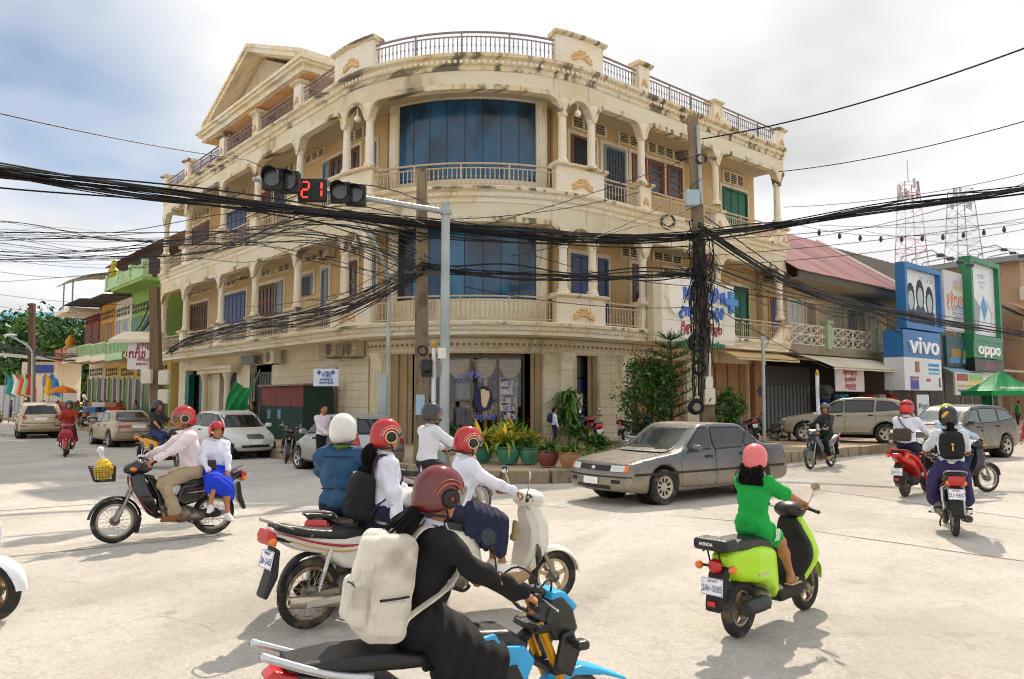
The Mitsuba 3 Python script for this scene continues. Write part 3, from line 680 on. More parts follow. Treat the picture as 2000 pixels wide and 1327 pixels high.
# what stands in the shop
sh = Th('display_shelf', 'white boxes on a display shelf inside the shop window', 'shelf')
sx = gu(1012)
sh.add('rack', [fbox(sx-.5, sx-.46, GO-1.6, GO-1.2, PZ, 2.6), fbox(sx+.46, sx+.5, GO-1.6, GO-1.2, PZ, 2.6)]+[fbox(sx-.46, sx+.46, GO-1.6, GO-1.2, z, z+.03) for z in np.arange(.5, 2.6, .3)], C('#d8d8d8', .5))
for z in np.arange(.53, 2.5, .3):
    x = sx-.44
    while x < sx+.3:
        w = rdm.uniform(.1, .2); sh.add('box', fbox(x, x+w-.02, GO-1.5, GO-1.22, z, z+rdm.uniform(.12, .24)), C(rdm.choice(['#e8e8ea', '#cfd6e6', '#5a66b0', '#e2e2dc']), .5)); x += w
pb = Th('notice_board', 'dark notice boards with grey sheets behind the shop glass', 'board')
for i, (u, z) in enumerate(((893, 2.1), (915, 2.1), (893, 1.2), (915, 1.2))):
    s = gu(u); pb.add('board', fbox(s-.28, s+.28, GO-.8, GO-.76, z-.35, z+.38), C('#15151b', .5)); pb.add('sheet', fbox(s-.22, s+.22, GO-.76, GO-.755, z-.28, z+.3), C('#5d6068', .6))
for nm, u, lab in (('wall', 0, None),): pass
# decal: tooth on a dark blue disc, with the arched lettering and the line below it
PURP = C('#7b80d8', .5)
def pseudo(n, h, seed, adv=.72):
    """a line of looped letters in the manner of the Khmer lettering (no letter is legible in the photograph)"""
    r = random.Random(seed); gs = []; x = 0
    for i in range(n):
        w = h*r.uniform(.5, .85); t = h*.085
        ls = [[(0, 0), (0, .75*h), (w*.2, h*.92), (w*.35, h*.72), (w*.15, h*.6)]]
        q = r.randrange(5)
        if q in (0, 2): ls.append([(w*.3, .7*h), (w*.8, .9*h), (w*.85, .2*h), (w*.85, 0), (w*1.0, .1*h)])
        if q in (1, 3): ls.append([(0, 0), (w*.5, .18*h), (w*.45, .45*h), (w*.85, .5*h), (w*.85, .95*h), (w*.65, .98*h)])
        if q == 4: ls.append([(0, .1*h), (w*.4, -.05*h), (w*.8, .2*h), (w*.8, .9*h)])
        if r.random() < .4: ls.append([(w*.1, -.15*h), (w*.3, -.38*h), (w*.6, -.3*h), (w*.6, -.12*h)])
        if r.random() < .35: ls.append([(w*.1, 1.1*h), (w*.4, 1.32*h), (w*.75, 1.12*h)])
        for l in ls: gs.append(affinity.translate(shapely.LineString(l).buffer(t, quad_segs=2), x, 0))
        x += w+h*.28
    g = shapely.union_all(gs); b = g.bounds
    return affinity.translate(g, -(b[0]+b[2])/2, 0)
def onfront(poly, s, z, o, d=.012):
    if hasattr(poly, 'geom_type') or not isinstance(poly, tuple): v, f = extrude(poly, d)
    else: v, f = poly
    return fmap(v, s, z, o), f
dec = Th('shop_window_decal', 'dark blue round decal with a pale tooth on the shop window', 'decal')
ds = gu(945); circ = [(math.cos(t)*.46, math.sin(t)*.46) for t in np.linspace(0, 2*PI, 40)[:-1]]
dec.add('disc', onfront(circ, ds, 1.85, GO-.56, .008), C('#15174a', .4))
tooth = [(-.24, .3), (-.1, .36), (.08, .3), (.24, .34), (.3, .16), (.26, -.12), (.2, -.38), (.1, -.44), (0, -.4), (-.1, -.2), (-.16, .0)]
tp = Polygon(tooth).buffer(.05)
dec.add('tooth', onfront(affinity.scale(affinity.rotate(tp, -12), .72, .72), ds, 1.90, GO-.552, .008), C('#e6d3a4', .5))
ar = pseudo(6, .2, 5); v, f = extrude(ar, .01); v = v.copy(); v[:, 1] -= v[:, 0]**2*.35
dec.add('lettering', (fmap(v, gu(915), 2.62, GO-.552), f), PURP); dec.add('lettering', onfront(pseudo(7, .17, 6), ds+.05, 1.12, GO-.552), PURP)
# the two openings right of it
k = CB.add('door', fbox(gu(1127, 'R'), gu(1168, 'R'), GO-.5, GO-.46, PZ, 2.6), C('#131a44', .3)); q = gu(1147, 'R')
CB.add('fanlight', fbox(gu(1127, 'R'), gu(1168, 'R'), GO-.5, GO-.47, 2.65, ZL), C('#2b2723', .3))
CB.add('emblem', [onfront(affinity.scale(tp, .6, .75), q, 1.75, GO-.455)], C('#d8cda6', .5), par=k); CB.add('lettering', [onfront(pseudo(4, .13, 8), q+.1, .95, GO-.455)], PURP, par=k)
leafs(gu(1158, 'R'), gu(1172, 'R'), 2, o=GO-.3)
BROWNW = mat('brown_boards', fn=streaky('#9a7450', '#4d3824', .5, 2.), rough=.8)
leafs(gu(1236, 'R'), gu(1342, 'R'), 9, BROWNW, o=GO-.25, nm='folding_door'); leafs(gu(1392, 'R'), gu(1462, 'R'), 6, BROWNW, o=GO-.25, nm='folding_door')
s = gu(1474, 'R')
k = CB.add('brown_pillar', fbox(s-.42, s+.42, GO, GO+.25, PZ, 3.3), C('#8a5f3c', .7)); 
for z in np.arange(PZ, 3.2, .42): CB.add('block', fbox(s-.41, s+.41, GO+.25, GO+.27, z+.01, z+.41), C('#8f6440', .7), par=k)
pl = shapely.union_all([sbox(-.07, -.24, .07, .24), sbox(-.24, -.07, .24, .07)])
CB.add('cross_mark', onfront(pl, s, 2.2, GO+.275), C('#1b2450', .5), par=k)
# grey roller gate in the last bay
x0, x1 = gu(1490, 'R'), gu(1592, 'R')
k = CB.add('steel_gate', fbox(x0, x1, GO-.32, GO-.28, PZ, ZL), C('#3b3c3e', .5))
for i in range(14): xx = x0+(x1-x0)*(i+.5)/14; CB.add('slat', fbox(xx-.12, xx+.1, GO-.28, GO-.25, PZ, 2.5), C('#595b5d', .5), par=k)
# left wing: dim openings, teal shutters, small portico
k = CB.add('doorway', fbox(gu(362, 'L'), gu(397, 'L'), GO-.5, GO-.45, PZ, ZL), C('#0f1b1d', .4))
for u0, u1 in ((362, 369), (390, 398)): CB.add('teal_leaf', fbox(gu(u0, 'L'), gu(u1, 'L'), GO-.3, GO+.02, PZ, 3.2), TEAL, par=k)
CB.add('doorway', fbox(gu(428, 'L'), gu(462, 'L'), GO-.5, GO-.45, PZ, ZL), C('#241c16', .5))
k = CB.add('portico', [fbox(gu(402, 'L'), gu(470, 'L'), GO, GO+.5, 3.15, 3.35), fbox(gu(398, 'L'), gu(474, 'L'), GO, GO+.62, 3.35, 3.5)], CREAM)
for u in (411, 455): CB.add('column', lathe([(.24, PZ), (.24, PZ+.15), (.17, PZ+.25), (.15, 2.75), (.19, 2.85), (.26, 3.15)], 16, loc=F(gu(u, 'L'), GO+.28)), CREAM, par=k, smooth=40)
k = CB.add('window', fbox(gu(487, 'L'), gu(530, 'L'), GO-.3, GO-.26, PZ, 3.1), C('#1a1613', .3))
for i in range(9): xx = gu(487, 'L')+(gu(530, 'L')-gu(487, 'L'))*i/8; CB.add('bar', fbox(xx-.015, xx+.015, GO-.05, GO-.02, PZ, 3.1), IRON, par=k)
# air conditioners
def aircon(s, z, o, w=.85, h=.6, d=.34, label='', m='#cfc3aa', cage=False):
    t = Th('air_conditioner', label, 'air conditioner', 'air conditioners on the corner building')
    t.add('casing', [fbox(s-w/2, s+w/2, o, o+d, z, z+h)], C(m, .6))
    c = [(-w*.18+.23*math.cos(a), h/2+.23*math.sin(a)) for a in np.linspace(0, 2*PI, 24)[:-1]]
    t.add('fan_grille', onfront(c, s, z, o+d, .012), C('#3a352e', .6))
    t.add('grille_ring', [onfront(shapely.Point(-w*.18, h/2).buffer(r).difference(shapely.Point(-w*.18, h/2).buffer(r-.015)), s, z, o+d+.012, .008) for r in (.08, .14, .2, .25)], C('#b8ac94', .6))
    t.add('bracket', [fbox(s-w/2+.1, s-w/2+.14, o, o+d+.05, z-.05, z), fbox(s+w/2-.14, s+w/2-.1, o, o+d+.05, z-.05, z)], C('#4a4038', .7))
    if cage: t.add('cage', [fbox(s-w/2-.3+i*.16, s-w/2-.285+i*.16, o+d+.1, o+d+.115, z-.15, z+h+.15) for i in range(int((w+.6)/.16)+1)]+[fbox(s-w/2-.3, s+w/2+.3, o+d+.1, o+d+.115, zz, zz+.02) for zz in np.linspace(z-.15, z+h+.13, 6)], C('#8b7a5f', .7))
    return t
for u0, u1, v, lb in ((464, 484, 532, 'small air conditioner under the second floor balcony, further left of the two up there'), (622, 656, 490, 'cream air conditioner under the second floor balcony beside the double columns')):
    s, z = sl((u0+u1)/2, v, VO+.2); aircon(s, z-.3, VO+.05, label=lb)
s, z = sr(1341, 256+45, VO+.2); aircon(s, z-.3, VO+.05, label='grey air conditioner on the top floor verandah behind the cable pole', m='#77736c')
s, z = sl(545, 698, GO+.2); aircon(s, z-.3, GO+.3, label='cream air conditioner low on the left wall above the green net')
s, z = sl(655, 683, GO+.2); aircon(s, z-.3, GO+.08, label='caged air conditioner on the tiled wall, left one in the cage', cage=True)
s, z = sl(695, 682, GO+.2); aircon(s, z-.3, GO+.08, label='caged air conditioner on the tiled wall, nearer the corner', cage=True)
s, z = sl(491, 704, GO+.3)
solo('grey_sign_box', fbox(s-.75, s+.75, GO+.3, GO+.5, z-.2, z+.22), C('#5d676d', .5), 'grey flat box hung above the barred window', 'box')
# hanging clinic board
bs = Th('clinic_sign', 'large dirty white clinic signboard with blue red and green lettering', 'sign')
x0, x1 = sr(1290, 620, .35)[0], sr(1432, 620, .35)[0]; zt, zb_ = sr(1290, 535, .35)[1], sr(1290, 668, .35)[1]
BOARD = mat('dirty_white_board', fn=streaky('#e6e3d8', '#a39c88', .5, 1.2, '#dfdaca'), rough=.6)
bs.add('board', [fbox(x0, x1, .3, .42, zb_+.25, zt), sweep([(.3, zb_+.25), (.42, zb_+.25), (.36, zb_+.06), (.2, zb_), (.0, zb_), (.0, zb_+.08)], x0, x1)], BOARD)
bs.add('side', fbox(x0-.5, x0, .12, .42, zb_, zt), C('#cabfa6', .7))
w = x1-x0; hgt = zt-zb_
BL = C('#4f74c4', .5); RD = C('#9e2f35', .5); GR = C('#0f7a56', .5)
for i in range(1, 3): bs.add('seam', fbox(x0, x1, .42, .424, zb_+hgt*i/3, zb_+hgt*i/3+.02), C('#a9a28d', .7))
for i in range(1, 4): bs.add('seam', fbox(x0+w*i/4-.01, x0+w*i/4+.01, .42, .424, zb_+.3, zt), C('#a9a28d', .7))
bs.add('tooth_emblem', onfront(affinity.scale(Polygon([(-.45, .6), (0, .75), (.45, .6), (.5, .1), (.3, -.55), (0, -.75), (-.3, -.55), (-.5, .1)]).buffer(.08), .8, .8), x0+w*.14, zt-.85, .42, .14), C('#ece8da', .5))
bs.add('lettering', onfront(pseudo(7, .45, 21), x0+w*.55, zt-.85, .42, .06), BL)
bs.add('lettering', onfront(pseudo(9, .34, 22), x0+w*.52, zt-1.5, .42, .06), BL)
bs.add('lettering', onfront(pseudo(10, .28, 23), x0+w*.52, zt-2.12, .42, .03), RD)
bs.add('lettering', onfront(pseudo(17, .2, 24), x0+w*.5, zt-2.72, .42, .03), GR); bs.add('lettering', onfront(pseudo(8, .14, 25), x0+w*.52, zt-3.08, .42, .02), GR)
bs.add('cross', onfront(affinity.scale(pl, 1.9, 1.9), x0+w*.93, zt-.75, .42, .12), C('#4d86cf', .5))
# flat shop awnings on the right wing
aw = Th('corrugated_awning', 'cream corrugated awning over the shuttered bays right of the clinic sign', 'awning')
def awning(t, s0, s1, z0, d, drop, m, o=GO):
    def fn(u, v): return np.array([F(s0+(s1-s0)*a, o+d*b, z0-drop*b*b+.03*math.sin(a*(s1-s0)*2*PI/.2)) for a, b in zip(u, v)])
    t.add('sheet', grid(fn, int((s1-s0)/.05), 5), m, smooth=True)
    t.add('edge', [fbox(s0, s1, o+d-.02, o+d+.01, z0-drop-.1, z0-drop-.04)], m)
awning(aw, sr(1432, 690, .5)[0], sr(1536, 700, .5)[0]+.8, 4.0, 1.9, .42, C('#cbb285', .6))
# ================= two-wheelers: a prototype is a list of (part, under which part, mesh, what it is made of, smoothing) =================
RUB = mat('tyre_rubber', fn=lambda p, n, uv: mix([.022, .021, .02], [.16, .13, .10], smoothstep(.45, .75, fbm(p.x*9, p.y*9, p.z*9, 3))*.75), rough=.85)
CHR = C('#c9cbcc', .18, 1.); ALU = C('#9c9a94', .38, .9); STEEL = C('#5c5a56', .45, .8); BLK = C('#121214', .35, 0, .3); BLKM = C('#191919', .7); SEATM = mat('seat_vinyl', '#1b1b1d', .45)
DUSTM = mat('dusty_metal', fn=lambda p, n, uv: mix([.30, .27, .22], [.12, .10, .08], smoothstep(.35, .65, fbm(p.x*14, p.y*14, p.z*14, 3))), rough=.5, metal=.5)
RUST = mat('rusty_rim', fn=lambda p, n, uv: mix([.42, .38, .32], [.20, .12, .06], smoothstep(.35, .6, fbm(p.x*18, p.y*18, p.z*18, 3))), rough=.45, metal=.6)
REDL = C('#b31216', .15, 0, 1.); ORL = C('#e0731a', .15, 0, 1.); LENS = C('#dfe3e4', .08, 0, 1.); PLATE = C('#e9e9ea', .4); PBLUE = C('#2b3d8f', .5); MIRR = C('#cfd3d6', .03, 1.)
def plyd(mesh, smooth): return mikit.ply(join(mesh) if isinstance(mesh, list) else mesh, None, smooth)
def wheel(L, x, r, tw, kind='wire', n=40, disc=True):
    z = r
    L.append(('wheel', None, torus(r-tw*.52, tw*.52, n, 10, loc=(x, 0, z)), 'tyre', True))
    rr = r-tw*.95
    prof = [(rr-.022, -.026), (rr-.012, -.03), (rr+.006, -.026), (rr-.012, -.01), (rr-.012, .01), (rr+.006, .026), (rr-.012, .03), (rr-.022, .026), (rr-.024, 0), (rr-.022, -.026)]
    L.append(('rim', 'wheel', lathe(prof[::-1], n, 'y', (x, 0, z)), 'rim', 40))
    L.append(('hub', 'wheel', lathe([(.012, -.075), (.03, -.07), (.055, -.055), (.06, -.02), (.035, 0), (.06, .03), (.05, .06), (.012, .075)][::-1], 16, 'y', (x, 0, z)), 'hub', 40))
    if kind == 'wire':
        sp = []
        for i in range(36):
            a = i*2*PI/36; b = a+(.55 if i % 2 else -.55); y = .035 if (i//2) % 2 else -.035
            sp.append(tube([(x+.05*math.cos(b), y, z+.05*math.sin(b)), (x+(rr-.015)*math.cos(a), y*.2, z+(rr-.015)*math.sin(a))], .0022, 4, False))
        L.append(('spokes', 'wheel', sp, 'spoke', False))
    else:
        sp = []
        for i in range(5):
            a = i*2*PI/5+.3; c, s = math.cos(a), math.sin(a); t = np.array([-s, 0, c])
            P8 = []
            for q, w, h in ((.04, .022, .022), (rr-.012, .014, .014)):
                o = np.array([x+q*c, 0, z+q*s]); P8.append([o-t*w+[0, -h, 0], o-t*w+[0, h, 0], o+t*w+[0, -h, 0], o+t*w+[0, h, 0]])
            sp.append(hexa([P8[0][0], P8[0][2], P8[0][1], P8[0][3], P8[1][0], P8[1][2], P8[1][1], P8[1][3]]))
        L.append(('spokes', 'wheel', sp, 'rim', False))
def fender(x, z, r, a0, a1, w, th=.006, drop=.35, tip=0.):
    """mudguard: an arc with a crowned section"""
    def g(off):
        def fn(u, v):
            a = np.radians(a0+(a1-a0)*u); q = (v-.5)*2; ww = w*(1-tip*np.maximum(np.abs(u-.5)*2-.6, 0)*2.2)
            rad = r+off-drop*w*q*q
            return np.stack([x+rad*np.cos(a), ww*q, z+rad*np.sin(a)], 1)
        return fn
    m1, m2 = grid(g(th), 26, 9), grid(g(0), 26, 9)
    return join([(m1[0], m1[1][:, ::-1]), m2])
def mirror(L, x, y, z, up=.16, out=.06, stem='chrome', back='mirror_back', r=.052):
    s = 1 if y > 0 else -1
    L.append(('mirror_stem', None, tube(spline([(x, y, z), (x+.01, y+s*out*.5, z+up*.5), (x-.01, y+s*out, z+up)], 7), .0055, 6), stem, True))
    m = lathe([(.001, -.02), (r*.6, -.017), (r*.92, -.008), (r, .002)], 18, 'x'); g = lathe([(r, .002), (r*.9, .004), (.001, .004)], 18, 'x')
    c, sn = math.cos(.35*s), math.sin(.35*s)
    for q, mm, nm in ((back, m, 'mirror'), ('glass', g, 'mirror_glass')):
        v, f = mm; v = v*[-1, 1., .82]; f = f[:, ::-1]; v = np.stack([v[:, 0]*c-v[:, 1]*sn, v[:, 0]*sn+v[:, 1]*c, v[:, 2]], 1)+[x-.01, y+s*(out+.01), z+up+.03]
        L.append((nm, None, (v, f), q, True))
def bars(L, x, z, w=.33, rise=.05, back=.10, pod=True):
    for s in (-1, 1):
        q = spline([(x, 0, z), (x, s*.09, z+.005), (x-.03, s*.2, z+rise), (x-back, s*w, z+rise-.01)], 12)
        L.append(('handlebar', None, tube(q, .011, 8), 'bar', True))
        a, b = q[-5], q[-1]+(q[-1]-q[-5])*.2
        L.append(('grip', 'handlebar', tube([a, b], .0175, 10), 'grip', 40))
        e = (q[-1]-q[-5]); e = e/np.linalg.norm(e)
        L.append(('switch', 'handlebar', ball(a-e*.02, (.026, .03, .024), 10), 'grip', True))
        L.append(('lever', 'handlebar', tube([a-e*.01+[.03, 0, 0], a+e*.04+[.05, 0, -.003], b+[.055, 0, -.008]], [.007, .006, .005], 6), 'chrome', True))
def shock(L, a, b, slot='chrome'):
    a, b = np.array(a), np.array(b); m = a+(b-a)*.45
    L.append(('shock_absorber', None, [cyl(a, b, .012, n=8), cyl(m, b, .024, n=10)]+[cyl(a+(b-a)*t, a+(b-a)*(t+.035), .022, n=10) for t in np.arange(.08, .5, .07)], slot, 40))
PLATES = {}
def plate(L, x, z, tilt=.35, w=.2, h=.14, y=0., text='1AH 5885'):
    c, s = math.cos(tilt), math.sin(tilt)
    R = np.array([[c, 0, s], [0, 1, 0], [-s, 0, c]])
    L.append(('number_plate', None, box(0, 0, 0, .006, w, h), 'plate', False)); v, f = L[-1][2]; L[-1] = ('number_plate', None, (v@R.T+[x, y, z], f), 'plate', False)
    def put(m, sl, nm):
        v, f = m; ctr = (v.min(0)+v.max(0))/2; v = v-[ctr[0], ctr[1], 0]
        v = np.stack([-v[:, 2]-.003, -v[:, 0], v[:, 1]], 1); L.append((nm, 'number_plate', (v@R.T+np.array([x, y, z]), f), sl, False))
    v, f = meshkit_text(text, h*.36, .0015); v = v*[min(1, (w-.022)/(v[:, 0].max()-v[:, 0].min())), 1, 1]; put((v-[0, 0, 0], f), 'platetext', 'lettering'); 
    L[-1][2][0][:] += R@[0, 0, -h*.1]
    bar = extrude(pseudo(6, h*.12, len(text)+3), .0015); put(bar, 'platetext', 'lettering'); L[-1][2][0][:] += R@[0, 0, h*.33]
    fr = sbox(-w/2+.003, -h/2+.003, w/2-.003, h/2-.003); put(extrude(fr.difference(fr.buffer(-.004)), .0012), 'platetext', 'border')
def meshkit_text(t, h, d=.002, bold=True): return tri(meshkit.text_mesh(t, h, d, bold=bold))
def underbone(h=.012, text='1AH 5885', wheelk='wire', basket=False, backrest=False, detail=True):
    L = []; R_ = .28; X = 1.22
    wheel(L, 0, R_, .075, wheelk); wheel(L, X, R_, .068, wheelk)
    L.append(('fork', None, [cyl((X, y, R_), (1.035, y, .70), .021, .019, 10) for y in (-.085, .085)]+[cyl((X, y, R_), (X-.06, y, R_+.13), .027, n=10) for y in (-.085, .085)]+[cyl((1.05, 0, .66), (.95, 0, .98), .03, n=10)], 'fork', 40))
    L.append(('front_mudguard', None, fender(X, R_, .315, 8, 172, .066, tip=.5), 'body', True))
    L.append(('front_mudguard_flap', None, slab_mesh([(X-.32, .30), (X-.27, .34), (X-.22, .12), (X-.28, .10)], .04, .01, h), 'black', True))
    L.append(('headset_cover', None, blob([slab([(.80, .93), (.90, 1.02), (1.0, 1.05), (1.11, .99), (1.15, .90), (1.06, .86), (.88, .88)], .13, .05), ell((1.0, 0, .95), (.15, .17, .06))], h), 'body', True))
    L.append(('headlight', None, blob([ell((1.10, 0, .93), (.062, .095, .055))], h*.8, keep=[half((-1, 0, -.35), -1.395)]), 'lens', True))
    for s in (-1, 1): L.append(('front_indicator', None, ball((1.04, s*.145, .94), (.05, .03, .028), 12), 'orange', True))
    bars(L, .93, 1.0)
    for s in (-1, 1): mirror(L, .88, s*.2, 1.03, .17, .10)
    sh = slab([(.97, .90), (1.07, .86), (1.05, .70), (.95, .50), (.84, .34), (.74, .28), (.69, .31), (.76, .48), (.87, .72), (.91, .88)], .2, .03, taper=lambda x, z: .095+.115*np.exp(-((z-.58)/.2)**2))
    inner = slab([(.90, .95), (.99, .82), (.90, .60), (.77, .36), (.6, .3), (.6, .95)], .17, .03, k=.02, taper=lambda x, z: .07+.10*np.exp(-((z-.55)/.2)**2))
    L.append(('leg_shield', None, blob([sh, slab([(.9, .86), (.74, .56), (.72, .40), (.6, .36), (.6, .52), (.78, .84)], .055, .03, k=.03)], h, cuts=[P_(lambda P, q=inner: np.maximum(q.fn(P), .055-np.abs(P[:, 1])), inner.lo, inner.hi, .012)]), 'body', True))
    L.append(('leg_shield_trim', None, tube(spline([(1.07, .1, .84), (1.03, .17, .66), (.93, .2, .5), (.80, .17, .36)], 12), .008, 6), 'accent', True))
    L.append(('leg_shield_trim', None, tube(spline([(1.07, -.1, .84), (1.03, -.17, .66), (.93, -.2, .5), (.80, -.17, .36)], 12), .008, 6), 'accent', True))
    tp = lambda x, z: .06+.075*np.clip((x+.42)/.6, 0, 1)
    L.append(('side_cowl', None, blob([slab([(.52, .50), (.44, .70), (.15, .72), (-.20, .78), (-.46, .85), (-.47, .78), (-.2, .66), (.05, .60), (.25, .46), (.42, .42)], .14, .035, taper=tp)], h, cuts=[slab([(.18, .3), (.2, .52), (.05, .57), (-.3, .66), (-.3, .3)], .062, .02)]), 'body', True))
    for s in (-1, 1):
        L.append(('stripe', 'side_cowl', tube(spline([(.40, s*.138, .64), (.15, s*.138, .66), (-.15, s*.108, .74), (-.40, s*.07, .80)], 10), [.002, .009, .012, .011, .010, .009, .008, .006, .004, .002], 6), 'accent', True))
        L.append(('stripe', 'side_cowl', tube(spline([(.38, s*.14, .60), (.12, s*.137, .62), (-.15, s*.106, .70), (-.32, s*.084, .745)], 10), [.002, .006, .007, .007, .007, .006, .005, .004, .003, .002], 6), 'accent2', True))
    L.append(('seat', None, blob([slab([(.50, .70), (.46, .755), (.30, .775), (.10, .785), (-.05, .81), (-.20, .845), (-.36, .87), (-.42, .86), (-.40, .82), (-.2, .77), (.1, .71), (.35, .66)], .13, .032, taper=lambda x, z: .135-.05*np.clip((x-.25)/.25, 0, 1)-.02*np.clip((-.2-x)/.2, 0, 1))], h*.9), 'seat', True))
    L.append(('grab_rail', None, tube(spline([(-.05, .13, .76), (-.3, .125, .84), (-.50, .09, .90), (-.52, 0, .905), (-.50, -.09, .90), (-.3, -.125, .84), (-.05, -.13, .76)], 26), .011, 8), 'rail', True))
    L.append(('tail_light', None, blob([slab([(-.42, .80), (-.50, .84), (-.535, .79), (-.51, .72), (-.42, .70)], .10, .025)], h*.8), 'red', True))
    for s in (-1, 1): L.append(('rear_indicator', None, ball((-.47, s*.095, .745), (.05, .032, .032), 12), 'orange', True))
    L.append(('rear_mudguard', None, join([fender(0, R_, .33, 60, 172, .06, drop=.3), slab_mesh([(-.42, .70), (-.36, .66), (-.38, .46), (-.50, .30), (-.54, .33), (-.46, .50)], .075, .012, h)]), 'flap', True))
    plate(L, -.475, .60, .22, text=text)
    L.append(('engine', None, blob([cap((.40, -.10, .32), (.40, .11, .32), .105, k=.03), cap((.30, -.08, .30), (.30, .09, .30), .09), rb((.36, -.125, .32), (.09, .03, .08), .03), cap((.5, 0, .36), (.66, 0, .41), .07, .06), cap((.2, .09, .28), (.2, .11, .28), .07)], h), 'engine', True))
    L.append(('cylinder_fin', 'engine', [box(.52+.025*i, 0, .37+.007*i, .008, .17, .15) for i in range(6)], 'engine', False))
    L.append(('frame', None, [tube([(.95, 0, .80), (.72, 0, .55), (.55, 0, .52), (.35, 0, .55)], .04, 8), tube([(.38, .05, .55), (.1, .09, .62), (-.4, .06, .76)], .015, 6), tube([(.38, -.05, .55), (.1, -.09, .62), (-.4, -.06, .76)], .015, 6)], 'black', True))
    for s in (-1, 1):
        L.append(('swingarm', None, [box(.16, s*.095, .285, .40, .022, .045)], 'engine', False))
        shock(L, (.02, s*.115, .31), (.12, s*.125, .64))
    L.append(('chain_guard', None, slab_mesh([(-.09, .30), (-.02, .36), (.30, .37), (.34, .31), (.30, .25), (-.05, .24)], .018, .008, h, .108), 'chainguard', True))
    L.append(('exhaust_pipe', None, tube(spline([(.62, -.03, .35), (.60, -.09, .26), (.48, -.12, .19), (.25, -.135, .20)], 14), .016, 8), 'exhaust', True))
    L.append(('muffler', None, lathe([(.001, 0), (.022, 0), (.034, .03), (.046, .10), (.050, .42), (.047, .52), (.036, .54), (.02, .535), (.018, .50), (.001, .50)], 20, 'x'), 'exhaust', 40))
    v, f = L[-1][2]; a = .13; v = np.stack([-v[:, 0], -v[:, 1], v[:, 2]], 1); v = np.stack([v[:, 0]*math.cos(a)-0*v[:, 2]+v[:, 2]*math.sin(a), v[:, 1], -v[:, 0]*math.sin(a)+v[:, 2]*math.cos(a)], 1)+[.28, -.145, .205]; L[-1] = ('muffler', None, (v, f), 'exhaust', 40)
    L.append(('heat_shield', 'muffler', [box(.02, -.198, .245, .30, .006, .05)], 'chrome', False))
    L.append(('foot_peg', None, [cyl((.50, -.10, .24), (.50, -.27, .25), .014, n=8), cyl((.50, .10, .24), (.50, .27, .25), .014, n=8), cyl((.12, -.09, .36), (.12, -.23, .36), .013, n=8), cyl((.12, .09, .36), (.12, .23, .36), .013, n=8)], 'grip', 40))
    L.append(('side_stand', None, tube([(.36, .12, .22), (.2, .16, .15), (.02, .17, .13)], .011, 6), 'black', True))
    for i, (a, b, m, s_, q) in enumerate(L):   # a short tail
        if a in ('wheel', 'swingarm', 'muffler', 'exhaust_pipe') or b in ('wheel', 'muffler'): continue
        ms = []
        for mm in (m if isinstance(m, list) else [m]):
            v, f = mm; v = np.array(v, float)
            if b == 'number_plate' or a == 'number_plate': v[:, 0] += .10
            else: v[:, 0] = np.where(v[:, 0] < -.1, -.1+(v[:, 0]+.1)*.74, v[:, 0])
            ms.append((v, f))
        L[i] = (a, b, join(ms), s_, q)
    return L
def slab_mesh(pts, w, r, h, y0=0.): return blob([slab(pts, w, r, y0=y0)], min(h, max(w*.6, .006)))
